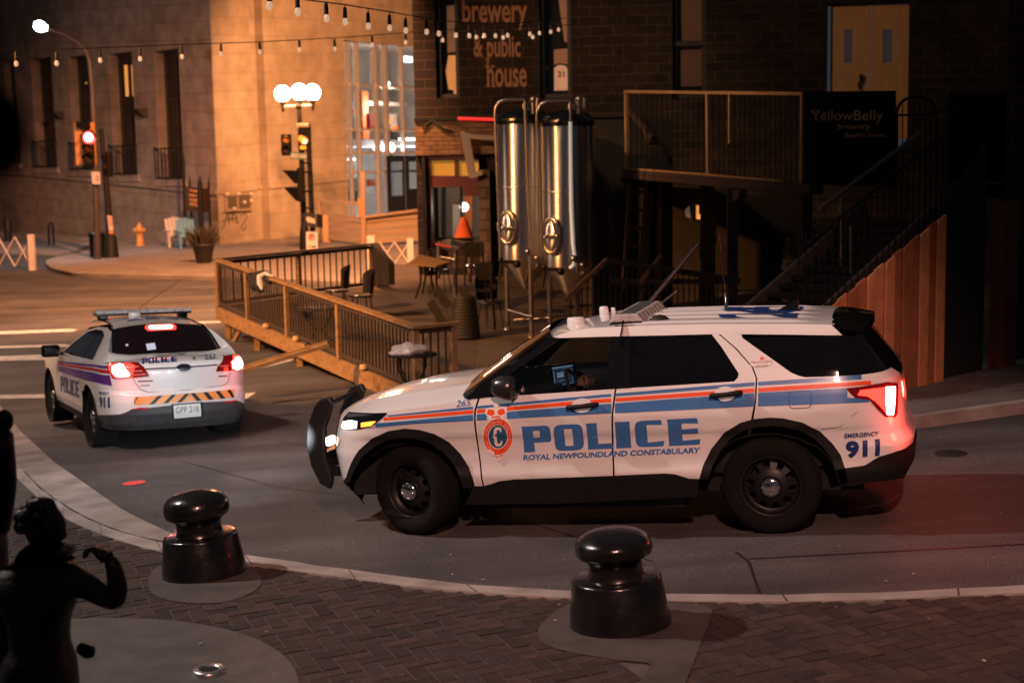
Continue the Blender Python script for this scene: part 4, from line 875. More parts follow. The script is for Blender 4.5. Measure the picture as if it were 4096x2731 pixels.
# kerb stones: separate lengths with thin joints, slight unevenness and a chipped outer edge
ko = [p+Vector((rng.uniform(-.012, .012), rng.uniform(-.012, .012), 0)) for p in kout]
strip_mesh(kin, ko, .119, .112, mb); strip_mesh(ko, ko, .112, -.05, mb); strip_mesh(kin, kin, .119, .02, mb)
mb.cur = 1
for i in range(4, 88, 4):
    d = (kin[i+1]-kin[i-1]).normalized()*.006; a = ko[i]; b = kin[i]
    mb.add([onz(a-d, .1135), onz(a+d, .1135), onz(b+d, .1205), onz(b-d, .1205)], [(0, 1, 2, 3)])
struct('kerb', mb, [CONC, mat('kerb_joint', (.03, .026, .024), rough=.95)])
mb = MB(); go = resamp(G2([(-150, 870), (-50, 952), (38, 1066), (93, 1122), (142, 1158), (209, 1197), (318, 1238), (392, 1248), (452, 1258), (560, 1269)], .0), 60)
strip_mesh(go, kgut, .012, .006, mb); struct('gutter', mb, CONC)
# herringbone brick pavement
def inpoly(x, y, P):
    c = False; j = len(P)-1
    for i in range(len(P)):
        if (P[i].y > y) != (P[j].y > y) and x < (P[j].x-P[i].x)*(y-P[i].y)/(P[j].y-P[i].y)+P[i].x: c = not c
        j = i
    return c
pav = kin+[Vector((9, 9.4, 0)), Vector((9, 3, 0)), Vector((-9, 3, 0)), Vector((-12, 20, 0))]
disc_c = Vector((-3.25, 7.55, 0)); disc_r = 2.02
pad2 = [Vector((p.x, p.y, 0)) for p in G2r([(1318, 1376), (1262, 1410), (1236, 1440), (1234, 1462), (1262, 1484), (1330, 1500), (1440, 1516), (1500, 1520), (1385, 1680), (1530, 1680), (1645, 1384), (1480, 1381)], .12)]
pad1 = [Vector((p.x, p.y, 0)) for p in G2r([(352, 1300), (336, 1340), (352, 1368), (420, 1384), (520, 1384), (600, 1350), (600, 1316), (560, 1297), (430, 1281)], .12)]
def shrink(P, k):
    c = sum(P, Vector())/len(P); return [c+(p-c)*k for p in P]
pad2i = shrink(pad2, .84); pad1i = shrink(pad1, .8)
mb = MB(); n = len(kin)
rows = 12
def pavb(i, k): 
    a = kin[i]; b = Vector((a.x*.9, 3.0, 0)) if a.y > 3 else a; p = a.lerp(b, k/rows); return onz(p, .104)
mb.add([pavb(i, k) for k in range(rows+1) for i in range(n)], [(k*n+i, (k+1)*n+i, (k+1)*n+i+1, k*n+i+1) for k in range(rows) for i in range(n-1)], True)
struct('pavement_bed', mb, mat('sand_joint', (.055, .046, .04), (.085, .07, .062), scale=8, rough=.9))
mb = MB(); ang = rad(20); cu_, su_ = math.cos(ang), math.sin(ang); w = .112
def addbrick(a, b, la, lb):
    x = a*cu_+b*su_; y = a*su_-b*cu_; x += -1.; y += 9.
    if not (4.8 < y < 15 and abs(x) < 8) or y > 9.9+1.2*max(0, -x): return
    cx = x; cy = y
    if not inpoly(cx, cy, pav) or inpoly(cx, cy, pad2i) or inpoly(cx, cy, pad1i) or (Vector((cx, cy, 0))-disc_c).length < disc_r-.11: return
    gap = .006; v = []
    t = rng.uniform(-.003, .002); tx, ty = rng.uniform(-.012, .012), rng.uniform(-.012, .012)
    for sx_, sy_ in ((-1, -1), (1, -1), (1, 1), (-1, 1)):
        da = sx_*(la/2-gap); db = sy_*(lb/2-gap); dx = da*cu_+db*su_; dy = da*su_-db*cu_; v.append(Vector((cx+dx, cy+dy, g(cx+dx, cy+dy)+.112+t+da*tx+db*ty)))
    c = rng.choice([(.036, .024, .020), (.042, .028, .023), (.032, .023, .020), (.047, .031, .025), (.029, .022, .021), (.038, .027, .025)]); f = rng.uniform(.7, 1.25)
    mb.tint = tuple(q*f for q in c); mb.add(v, [(3, 2, 1, 0)])
    lo = [p-Vector((0, 0, .012)) for p in v]
    mb.add(v+lo, [(0, 1, 5, 4), (1, 2, 6, 5), (2, 3, 7, 6), (3, 0, 4, 7)])
for i in range(-50, 51):
    for j in range(-50, 51):
        # 2x1 herringbone
        ax_, by_ = (i*1+0)*w, j*w
        k = (i-j) % 4
        if k == 0: addbrick((i+.5+.5)*w, (j+.5)*w, 2*w, w)
        elif k == 2+0: addbrick((i+.5)*w, j*w, w, 2*w)
struct('brick_pavement', mb, attrmat('paver', rough=.8, bump=.5, bscale=45, nscale=14, nv=.6))
mb = MB(); mb.add([onz(p, .116) for p in pad2], [tuple(range(len(pad2)))]); mb.add([onz(p, .116) for p in pad1], [tuple(range(len(pad1)))]); struct('concrete_pad', mb, CONCD)
mb = MB()
for k in range(6): pass
nr = 64
mb.add([onz(disc_c, .117)]+[onz(disc_c+Vector((math.cos(2*math.pi*k/nr), math.sin(2*math.pi*k/nr), 0))*disc_r*(j/4), .117) for j in range(1, 5) for k in range(nr)], [(0, 1+k, 1+(k+1) % nr) for k in range(nr)]+[(1+j*nr+k, 1+(j+1)*nr+k, 1+(j+1)*nr+(k+1) % nr, 1+j*nr+(k+1) % nr) for j in range(3) for k in range(nr)])
struct('granite_disc', mb, mat('granite', (.052, .044, .040), (.085, .073, .067), scale=5, rough=.7, bump=.2, bscale=120))
# grit and litter flecks on the road and paving
mb = MB()
for k in range(150):
    x = rng.uniform(-4, 4.5); y = rng.uniform(7.2, 15) if k % 3 else rng.uniform(9, 11); p = onz(Vector((x, y, 0)), .128 if y < 9.2 and inpoly(x, y, pav) else .008); s_ = rng.uniform(.006, .022); a = rng.uniform(0, 6.28)
    mb.tint = rng.choice([(.5, .46, .42), (.3, .27, .24), (.42, .36, .3), (.12, .1, .09)])
    mb.add([p+Vector((math.cos(a+q)*s_*r_, math.sin(a+q)*s_*r_, .002)) for q, r_ in ((0, 1.), (1.4, .5), (3.1, .9), (4.5, .6))], [(0, 1, 2, 3)])
struct('litter', mb, attrmat('grit', rough=.9, bump=.1, nv=.2), kind='stuff')
# patched trench and tar seams
def tar(P, w_, name='tar_seam'):
    A_ = resamp(G2(P), 40); mb = MB(); V = []
    for i, p in enumerate(A_):
        d = (A_[min(i+1, 39)]-A_[max(i-1, 0)]).normalized(); n_ = Vector((-d.y, d.x, 0))*w_*(.6+.5*math.sin(i*1.7)**2); V += [onz(p+n_, .004), onz(p-n_, .004)]
    mb.add(V, [(2*i, 2*i+1, 2*i+3, 2*i+2) for i in range(39)]); struct(name, mb, mat('tar', (.014, .013, .013), rough=.5))
tar([(1690, 1268), (1720, 1290), (1735, 1335), (1745, 1362)], .012); tar([(1720, 1284), (1950, 1272), (2352, 1250), (2600, 1236)], .012); tar([(640, 1010), (900, 1075), (1150, 1180), (1500, 1290)], .007); tar([(420, 1060), (640, 1120), (980, 1160)], .006); tar([(180, 880), (330, 700), (420, 640)], .02)
# road paint
def paint(polys, name, m, dz=.006):
    mb = MB()
    for P in polys:
        W = [gnd(x, y) for x, y in P]; mb.add([onz(p, dz) for p in W], [tuple(range(len(W)))])
    return struct(name, mb, m)
WP = mat('road_paint', (.38, .35, .33), (.62, .58, .55), scale=6, rough=.8)
paint([[(-60, 764), (160, 756), (180, 758), (165, 762), (-60, 771)], [(-60, 797), (150, 791), (170, 796), (-60, 802)], [(-60, 821), (120, 814), (180, 818), (140, 826), (-60, 831)], [(-60, 908), (140, 906), (140, 914), (-60, 917)], [(430, 741), (520, 737), (520, 741), (430, 745)]], 'road_marking', WP)
paint([[(550, 905), (588, 902), (566, 917), (550, 919)], [(565, 842), (760, 800), (760, 808), (575, 852)]], 'road_marking', WP)
rc = gnd(308, 1110); mb = MB(); mb.add([onz(rc+Vector((math.cos(a)*.125, math.sin(a)*.125, 0)), .007) for a in [2*math.pi*k/28 for k in range(28)]], [tuple(range(28))]); mb.build('painted_cover', mat('red_road_paint', (.62, .06, .05), (.8, .10, .09), scale=20, rough=.7)); o = bpy.data.objects['painted_cover']; tag(o, 'small round red painted cover in the dark road between sedan and bollard', 'cover')
mc_ = gnd(2185, 1042)
mb = MB(); mb.lathe([(.16, .004), (.15, .012), (.001, .013)], onz(mc_, 0), (0, 0, 1), 28); o = mb.build('drain_cover', mat('cast_iron', (.02, .02, .02), rough=.5)); tag(o, 'dark round drain cover in the red lit road behind the SUV', 'cover')
# ================================================================ bollards
IRON = mat('black_bollard_paint', (.004, .004, .005), (.009, .008, .007), scale=7, rough=.23, coat=.12, bump=.18, bscale=16, detail=9, rvar=.16)
def bollard(px, py, label, hs, turn, hz=1.):
    p = gnd(px, py, .12); ax = Vector((-.082, .0, 1)).normalized()
    t = thing('bollard', label, 'bollard', p, 'black iron bollards along the kerb')
    mb = MB(); mb.lathe([(.322, -.04), (.322, .0), (.316, .03), (.281, .280), (.276, .292), (.262, .298), (.001, .30)], p, ax, 48); mb.build('base', IRON, t)
    mb = MB(); pr = [(.185, .29), (.176, .305), (.168, .345), (.170, .385), (.184, .415), (.214, .432), (.238, .448), (.248, .475), (.250, .515), (.242, .550), (.215, .582), (.17, .607), (.11, .624), (.05, .632), (.001, .634)]
    pr = [(a, b if b < .43 else .43+(b-.43)*hz) for a, b in pr]
    u = Vector((math.cos(turn), math.sin(turn), 0)); mb.lathe(pr, Vector((0, 0, 0)), (0, 0, 1), 48)
    q = ax.to_track_quat('Z', 'Y').to_matrix()
    for i, v in enumerate(mb.v):
        k = ss((v.z-.42)/.1); a = v.dot(u); b_ = v.dot(Vector((-u.y, u.x, 0))); v2 = u*a*(1+(hs[0]-1)*k)+Vector((-u.y, u.x, 0))*b_*(1+(hs[1]-1)*k)+Vector((0, 0, v.z)); mb.v[i] = p+q @ v2
    mb.build('head', IRON, t)
    return t
b1 = bollard(470, 1312, 'glossy black iron mooring bollard beside the bronze statue, catching red and orange reflections', (.93, 1.0), .0)
b2 = bollard(1425, 1427, 'glossy black iron mooring bollard in front of the large police SUV doors', (1.08, .95), .0, .80)
mb = MB(); lp_ = gnd(480, 1542, .124); mb.lathe([(.098, -.01), (.098, .012), (.088, .022), (.066, .022), (.060, .014)], lp_, (0, 0, 1), 36); t = mb.build('ground_light', mat('brushed_steel', (.6, .6, .6), rough=.3, metal=.9)); tag(t, 'round steel ground light set into the pale paving disc', 'ground light')
mb = MB(); mb.lathe([(.062, .014), (.001, .016)], lp_, (0, 0, 1), 28); o = mb.build('lens', mat('dark_lens', (.03, .03, .03), rough=.15)); o.parent = t
# ================================================================ helpers for the street behind
def proj(p):
    d = Vector(p)-CAMP; w = d.dot(CF); return ((512+FPX*d.dot(CR)/w)/1024*2352, (341.5-FPX*d.dot(CU)/w)/1024*2352)
class Wall:
    def __init__(s, p0, d, flip=False):
        s.p = Vector((p0[0], p0[1], 0)); s.d = Vector((d[0], d[1], 0)).normalized(); s.n = Vector((s.d.y, -s.d.x, 0))
        if s.n.dot(CAMP-s.p) < 0: s.n = -s.n
    def uz(s, x, y, off=0.):
        r = rd(x, y); q = s.p+s.n*off; t = (q-CAMP).dot(s.n)/r.dot(s.n); P = CAMP+r*t; return (P-s.p).dot(s.d), P.z
    def W(s, u, z, off=0.): return s.p+s.d*u+s.n*off+Vector((0, 0, z))
    def at(s, x, y, off=0.): return s.W(*s.uz(x, y, off), off)
    def rect(s, x0, y0, x1, y1, off=0.):
        ym = (y0+y1)/2; xm = (x0+x1)/2; return s.uz(x0, ym, off)[0], s.uz(x1, ym, off)[0], s.uz(xm, y1, off)[1], s.uz(xm, y0, off)[1]
    def slab(s, mb, u0, u1, z0, z1, o0, o1):
        if u1 < u0: u0, u1 = u1, u0
        c = s.W((u0+u1)/2, (z0+z1)/2, (o0+o1)/2); return mb.box(c, (u1-u0, abs(o1-o0), z1-z0), s.d, s.n, (0, 0, 1))
    def slabpx(s, mb, x0, y0, x1, y1, o0, o1):
        u0, u1, z0, z1 = s.rect(x0, y0, x1, y1, o1); return s.slab(mb, u0, u1, z0, z1, o0, o1)
    def holed(s, mb, u0, u1, z0, z1, holes, depth, off=0.):
        us = sorted({u0, u1}|{min(max(h[i], u0), u1) for h in holes for i in (0, 1)}); zs = sorted({z0, z1}|{min(max(h[i], z0), z1) for h in holes for i in (2, 3)})
        for a, b in zip(us, us[1:]):
            for c, d in zip(zs, zs[1:]):
                m = ((a+b)/2, (c+d)/2)
                if any(h[0] < m[0] < h[1] and h[2] < m[1] < h[3] for h in holes): continue
                mb.quad(s.W(a, c, off), s.W(b, c, off), s.W(b, d, off), s.W(a, d, off))
        for h in holes:
            a, b, c, d = h[0], h[1], max(h[2], z0), min(h[3], z1)
            for p, q in (((a, c), (a, d)), ((b, d), (b, c)), ((a, d), (b, d)), ((b, c), (a, c))):
                mb.quad(s.W(*p, off), s.W(*q, off), s.W(*q, off-depth), s.W(*p, off-depth))
def glow(name, c, es, base=None): return mat(name, base or c, rough=.4, emit=c, es=es)
BLACKM = mat('black_metal', (.008, .008, .008), (.013, .013, .013), scale=10, rough=.5, spec=.25)
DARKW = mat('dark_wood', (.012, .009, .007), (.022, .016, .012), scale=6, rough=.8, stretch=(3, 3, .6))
# ================================================================ corner stone building
c0 = (-10.54, 51.67); dA = Vector((-.727, .687)); dB = Vector((.56, .83))
WA = Wall(c0, dA); WB = Wall(c0, dB)
bld = thing('stone_building', 'large pale stone corner building with tall narrow windows and an orange lit right face', 'building', (c0[0], c0[1], .3))
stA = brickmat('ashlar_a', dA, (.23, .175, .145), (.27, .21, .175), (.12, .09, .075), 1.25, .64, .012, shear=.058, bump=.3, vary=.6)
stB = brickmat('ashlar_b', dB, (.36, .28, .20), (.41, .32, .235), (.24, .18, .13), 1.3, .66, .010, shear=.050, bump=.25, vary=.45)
winsA = [(14, 139, 38, 375), (78, 133, 124, 385), (163, 128, 212, 391), (256, 121, 309, 402), (361, 114, 416, 412)]
HA = [WA.rect(*w) for w in winsA]; HA = [(min(h[0], h[1]), max(h[0], h[1]), h[2], h[3]) for h in HA]
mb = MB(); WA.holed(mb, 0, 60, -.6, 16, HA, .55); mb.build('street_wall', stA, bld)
mb = MB(); mb.prism([WA.W(0, 2.12, .09), WA.W(60, 2.12+60*.058, .09), WA.W(60, 2.3+60*.058, .09), WA.W(0, 2.3, .09)], -WA.n*.09); mb.build('ledge', stA, bld)
WINF = mat('dark_window_frame', (.03, .022, .018), rough=.5)
for i, h in enumerate(HA):
    a, b, c, d = h
    mb = MB()
    for u in (a+.04, (a+b)/2, b-.04): WA.slab(mb, u-.05, u+.05, c, d, -.5, -.40)
    for z in (c+.05, c+(d-c)*.62, d-.05): WA.slab(mb, a, b, z-.05, z+.05, -.49, -.39)
    wn = mb.build('window', WINF, bld)
    mb = MB(); mb.quad(WA.W(a, c, -.46), WA.W(b, c, -.46), WA.W(b, d, -.46), WA.W(a, d, -.46)); mb.build('glass', mat('dark_street_glass', (.006, .007, .009), rough=.05, spec=.8), wn)
    mb = MB(); zt0 = c+.02; zt1 = c+(d-c)*.24
    for k in range(9): mb.tube([WA.W(a-.1+(b-a+.2)*k/8, zt0, .12), WA.W(a-.1+(b-a+.2)*k/8, zt1, .12)], .022, 5)
    mb.tube([WA.W(a-.12, zt1, .12), WA.W(b+.12, zt1, .12)], .03, 5); mb.tube([WA.W(a-.12, zt0+.03, .12), WA.W(b+.12, zt0+.03, .12)], .03, 5)
    for u in (a-.11, b+.11): mb.tube([WA.W(u, zt1-.03, -.0), WA.W(u, zt1-.03, .14)], .02, 5); mb.sphere(WA.W(u, zt1+.04, .12), .05, 8)
    mb.build('window_railing', BLACKM, bld)
    mb = MB(); WA.slab(mb, a-.2, b+.2, c-.26, c-.02, -.3, .14); mb.build('sill', stA, bld)
# orange reflections in two windows, painted as glowing strips
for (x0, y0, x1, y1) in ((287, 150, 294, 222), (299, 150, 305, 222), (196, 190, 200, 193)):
    mb = MB(); u0, u1, z0, z1 = WA.rect(x0, y0, x1, y1, -.44); mb.quad(WA.W(u0, z0, -.44), WA.W(u1, z0, -.44), WA.W(u1, z1, -.44), WA.W(u0, z1, -.44)); mb.build('glowing_pane', glow('orange_reflection_glow', (1., .42, .10), .55), bld)
for (x, y) in ((322, 256), (131, 262), (20, 268)):
    mb = MB(); p = WA.at(x, y, .2); mb.hexa([p+WA.d*.18-Vector((0, 0, .2)), p-WA.d*.2-Vector((0, 0, .2)), p-WA.d*.2-WA.n*.2-Vector((0, 0, .2)), p+WA.d*.18-WA.n*.2-Vector((0, 0, .2)), p+WA.d*.25+WA.n*.3+Vector((0, 0, .08)), p-WA.d*.2+WA.n*.3+Vector((0, 0, .08)), p-WA.d*.2-WA.n*.2+Vector((0, 0, .12)), p+WA.d*.25-WA.n*.2+Vector((0, 0, .12))]); mb.build('wall_lamp', mat('lamp_bronze', (.02, .013, .01), rough=.5), bld)
# right-hand face
uP = WB.uz(582, 300)[0]; uR = WB.uz(612, 300)[0]; uG = WB.uz(796, 300)[0]; uE = WB.uz(985, 300)[0]
mb = MB(); mb.quad(WB.W(0, -.6), WB.W(uP, -.6), WB.W(uP, 16), WB.W(0, 16)); mb.quad(WB.W(uP, -.6), WB.W(uP, -.6, -.4), WB.W(uP, 16, -.4), WB.W(uP, 16)); mb.quad(WB.W(uP, -.6, -.4), WB.W(uR, -.6, -.4), WB.W(uR, 16, -.4), WB.W(uP, 16, -.4)); mb.quad(WB.W(uR, -.6, -.4), WB.W(uR, -.6), WB.W(uR, 16), WB.W(uR, 16, -.4))
mb.quad(WB.W(uR, -.6), WB.W(uG, -.6), WB.W(uG, 16), WB.W(uR, 16)); mb.quad(WB.W(uG, -.6), WB.W(uG, -.6, -.5), WB.W(uG, 16, -.5), WB.W(uG, 16))
zg1 = WB.uz(870, 101)[1]; mb.quad(WB.W(uG, zg1), WB.W(uE+4, zg1), WB.W(uE+4, 16), WB.W(uG, 16)); mb.quad(WB.W(uG, zg1), WB.W(uG, zg1, -.5), WB.W(uE+4, zg1, -.5), WB.W(uE+4, zg1))
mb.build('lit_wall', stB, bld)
mb = MB()
for u0, u1, o in ((0, uP, .07), (uP, uR, -.33), (uR, uG, .07)): mb.prism([WB.W(u0, 2.14+u0*.05, o), WB.W(u1, 2.14+u1*.05, o), WB.W(u1, 2.27+u1*.05, o), WB.W(u0, 2.27+u0*.05, o)], -WB.n*.07)
mb.build('ledge', stB, bld)
# glazed shopfront
MULL = mat('aluminium_mullion', (.6, .53, .48), (.68, .6, .55), scale=3, rough=.35, metal=.5)
def shopx(x): return WB.uz(x, 300, -.3)[0]
zb_ = WB.uz(870, 495, -.3)[1]; zs_ = [WB.uz(870, y, -.3)[1] for y in (199, 299, 352, 395)]
mb = MB()
for x, w in ((822, .10), (864, .17), (886, .17), (924, .12), (802, .08), (962, .1)): WB.slab(mb, shopx(x)-w/2, shopx(x)+w/2, zb_, zg1, -.36, -.16)
for z in zs_: WB.slab(mb, uG, uE+3, z-.05, z+.05, -.35, -.19)
sf = mb.build('shopfront', MULL, bld)
mb = MB(); mb.quad(WB.W(uG, zb_, -.3), WB.W(uE+3, zb_, -.3), WB.W(uE+3, zg1, -.3), WB.W(uG, zg1, -.3)); mb.build('glass', mat('shop_glass', (.5, .5, .5), alpha=(.80, .80, .80)), sf)
# the lit room behind it
mb = MB(); R0, R1, dp_ = uG-1, uE+5, -6.
GREYW = mat('room_wall', (.34, .32, .31), (.42, .40, .39), scale=2, rough=.8)
mb.quad(WB.W(R0, zb_-.3, dp_), WB.W(R1, zb_-.3, dp_), WB.W(R1, zg1+.5, dp_), WB.W(R0, zg1+.5, dp_)); mb.quad(WB.W(R0, zb_-.3, -.5), WB.W(R0, zb_-.3, dp_), WB.W(R0, zg1+.5, dp_), WB.W(R0, zg1+.5, -.5)); mb.quad(WB.W(R1, zb_-.3, -.5), WB.W(R1, zb_-.3, dp_), WB.W(R1, zg1+.5, dp_), WB.W(R1, zg1+.5, -.5))
mb.quad(WB.W(R0, zg1+.4, -.5), WB.W(R1, zg1+.4, -.5), WB.W(R1, zg1+.4, dp_), WB.W(R0, zg1+.4, dp_)); mb.quad(WB.W(R0, zb_-.2, -.5), WB.W(R1, zb_-.2, -.5), WB.W(R1, zb_-.2, dp_), WB.W(R0, zb_-.2, dp_)); mb.build('interior', GREYW, bld)
mb = MB(); zm = WB.uz(870, 322, -1.)[1]; WB.slab(mb, R0+.2, R1-.2, zm-.25, zm, -5.8, -1.2); mb.build('mezzanine', mat('mezzanine_white', (.6, .6, .62)), bld)
ORB = mat('orange_display', (.75, .16, .03)); REDB = mat('red_display', (.55, .04, .03)); PALE = mat('pale_display', (.7, .6, .55)); DK = mat('dark_display', (.03, .03, .035))
for (x0, y0, x1, y1, o, m, nm) in ((833, 210, 846, 320, -3., ORB, 'display_stand'), (849, 262, 858, 300, -2.5, REDB, 'display_stand'), (806, 225, 815, 320, -3, DK, 'display_stand'), (838, 235, 934, 243, -3.5, PALE, 'shelf'), (892, 262, 912, 300, -4, PALE, 'display_stand'), (805, 250, 812, 262, -2, REDB, 'display_box'), (892, 273, 900, 281, -3, ORB, 'display_box'), (908, 290, 915, 303, -3, ORB, 'display_box'), (801, 410, 826, 440, -.55, PALE, 'poster'), (850, 412, 875, 428, -.6, ORB, 'poster'), (805, 440, 822, 470, -1.2, DK, 'counter')):
    mb = MB(); WB.slabpx(mb, x0, y0, x1, y1, o-.2, o); mb.build(nm, m, bld)
mb = MB()
for k in range(9): x = 845+k*5; mb.tube([WB.at(x, 445, -.9), WB.at(x-1, 495, -.9)], .02, 5)
mb.tube([WB.at(840, 445, -.9), WB.at(888, 440, -.9)], .03, 5); mb.build('inner_railing', mat('white_rail', (.6, .6, .6)), bld)
COOLL = glow('cool_ceiling_light', (.86, .95, 1.), 6.)
for (x0, y0, x1, y1, o) in ((926, 131, 947, 143, -2.), (920, 318, 962, 338, -1.6), (801, 364, 816, 369, -2), (802, 440, 815, 447, -1.5)):
    mb = MB(); WB.slabpx(mb, x0, y0, x1, y1, o-.1, o); mb.build('ceiling_light', COOLL, bld)
for (x, y, r) in ((867, 340, .19), (888, 340, .22), (896, 340, .22), (891, 193, .09), (799, 221, .07)):
    mb = MB(); mb.sphere(WB.at(x, y, -.75), r, 14); mb.build('interior_globe', glow('white_globe', (1., .97, .95), 5.), bld)
DOORB = mat('navy_door', (.012, .016, .026), (.018, .022, .034), scale=5, rough=.5)
for (x0, x1, px0, px1, yb) in ((889, 931, 899, 927, 450), (932, 972, 940, 966, 434)):
    mb = MB(); u0, u1, z0, z1 = WB.rect(x0, 358, x1, 496, -.12); h = WB.rect(px0, 372, px1, yb, -.12)
    WB.holed(mb, u0, u1, z0-.2, z1, [h], .08, -.12); dr = mb.build('door', DOORB, bld)
    mb = MB(); mb.quad(WB.W(h[0], h[2], -.18), WB.W(h[1], h[2], -.18), WB.W(h[1], h[3], -.18), WB.W(h[0], h[3], -.18)); mb.build('glass', MATS['shop_glass'], dr)
# meter cabinet and scrawl beneath it
ub = thing('utility_box', 'metal meter cabinet on the orange lit stone wall above a scribbled tag', 'utility box', WB.at(550, 485))
mb = MB(); WB.slabpx(mb, 520, 443, 580, 486, 0, .14); mb.build('cabinet', mat('box_tan', (.30, .22, .15), rough=.6), ub, bevel=.02)
for (x0, y0, x1, y1) in ((525, 450, 545, 478), (550, 448, 575, 478)):
    mb = MB(); WB.slabpx(mb, x0, y0, x1, y1, .14, .18); mb.build('door', mat('box_dark', (.10, .075, .05), rough=.5), ub, bevel=.01)
for (x, y) in ((522, 447), (549, 446), (577, 446), (577, 462), (538, 480), (562, 465)):
    mb = MB(); mb.sphere(WB.at(x, y, .2), .07, 8); mb.build('knob', mat('box_pale', (.55, .45, .33)), ub)
mb = MB()
scr = [[(510, 492), (516, 486), (520, 500), (514, 520), (508, 528)], [(522, 490), (526, 512), (534, 492), (530, 488), (524, 500)], [(536, 490), (534, 508), (542, 512), (546, 494), (538, 492), (548, 514)], [(552, 496), (562, 490), (568, 500), (560, 512), (554, 522), (560, 530), (566, 518)], [(512, 508), (526, 502), (545, 503)]]
for P in scr: mb.tube([WB.at(x, y, .008) for x, y in P], .022, 4)
o = mb.build('graffiti', mat('spray_paint', (.10, .075, .055), rough=.9)); o.parent = None; tag(o, 'dark scribbled spray paint tag on the orange lit stone wall', 'graffiti')
# ---------------------------------------------------------------- far pavement
mb = MB(); fp = [(-200, 560), (-60, 574), (100, 580), (190, 582), (150, 587), (118, 592), (103, 602), (116, 616), (170, 629), (330, 633), (500, 636), (640, 641), (760, 647), (900, 655), (985, 640)]
edge = resamp(G2(fp, .1), 90)
back = [Vector((p.x*.9-4 if i < 30 else p.x*1.02, max(p.y+.5, 66 if p.x > -11 else 52-(p.x+10.5)*.95+2), 0)) for i, p in enumerate(edge)]
n = len(edge); mb.add([onz(edge[i].lerp(back[i], k/8), .11) for k in range(9) for i in range(n)], [(k*n+i, k*n+i+1, (k+1)*n+i+1, (k+1)*n+i) for k in range(8) for i in range(n-1)], True)
strip_mesh(edge, edge, .11, -.1, mb); struct('far_pavement', mb, mat('pale_pavement', (.20, .165, .14), (.28, .235, .20), scale=1.6, rough=.8, detail=8))
# timber barrier beside the glazed front
tb = thing('timber_barrier', 'low barrier of pale horizontal planks standing in front of the glass shopfront', 'barrier', at(834, 558, 50))
PLK = mat('pale_plank', (.36, .24, .15), (.46, .32, .20), scale=3, rough=.75, stretch=(.3, .3, 9))
Lb, Mb_, Rb = at(738, 548, 52.), at(834, 562, 49.), at(1000, 552, 49.5)
for a, b, t0, t1 in ((Lb, Mb_, (738, 487), (834, 498)), (Mb_, Rb, (834, 498), (1000, 480))):
    a2 = at(*t0, a.y); b2 = at(*t1, b.y)
    for k in range(4):
        p = [a.lerp(a2, k/4+.012), b.lerp(b2, k/4+.012), b.lerp(b2, (k+1)/4-.012), a.lerp(a2, (k+1)/4-.012)]; mb = MB(); mb.prism(p, (0, .05, 0)); mb.build('plank', PLK, tb)
for x, y0, y1, Y in ((834, 396, 566, 48.9), (737, 462, 550, 52), (826, 455, 500, 49.2)):
    mb = MB(); mb.beam(at(x+2, y1, Y), at(x, y0, Y), .14, .14); mb.build('post', mat('orange_post', (.42, .24, .11), rough=.7), tb)
mb = MB(); mb.beam(at(736, 464, 52), at(830, 468, 49.2), .1, .12); mb.beam(at(834, 499, 48.9), at(1000, 478, 49.4), .18, .08); mb.build('rail', PLK, tb)
mb = MB(); mb.beam(at(752, 494, 51.5), at(756, 562, 51.5), .42, .05, up=(0, 1, 0)); mb.build('board', MATS['orange_post'], tb)
# ================================================================ street furniture
POLEM = mat('pole_paint', (.008, .007, .006), (.013, .011, .010), scale=8, rough=.55, spec=.2)
GLOBE = glow('glow_globe', (1., .78, .58), 26.)
bp_ = gnd(699, 580, .1); LP = lambda x, y: at(x, y, bp_.y)
lamp_t = thing('street_lamp', 'black street lamp post with three glowing white globes beside the orange lit wall', 'street lamp', bp_)
mb = MB(); mb.tube([bp_, LP(700, 572)], .17, 12); mb.tube([LP(700, 574), LP(699, 540), LP(699, 525), LP(698, 518), LP(692, 350), LP(687, 250), LP(686, 228)], [.17, .16, .14, .10, .09, .07, .05], 12); mb.sphere(LP(686, 245), .12, 10); mb.build('pole', POLEM, lamp_t)
for (x, y) in ((649, 216), (687.5, 212), (717, 213)):
    mb = MB(); mb.sphere(LP(x, y), .27, 20); gl_ = mb.build('globe', GLOBE, lamp_t)
    mb = MB(); mb.tube([LP(x, y+17), LP(x+1, y+26), LP(x+1, y+42)], [.12, .07, .035], 8); mb.build('holder', POLEM, lamp_t)
mb = MB(); mb.tube([LP(652, 246), LP(687, 244), LP(717, 243)], .045, 8); mb.build('arm', mat('pale_arm', (.35, .28, .22), rough=.4), lamp_t)
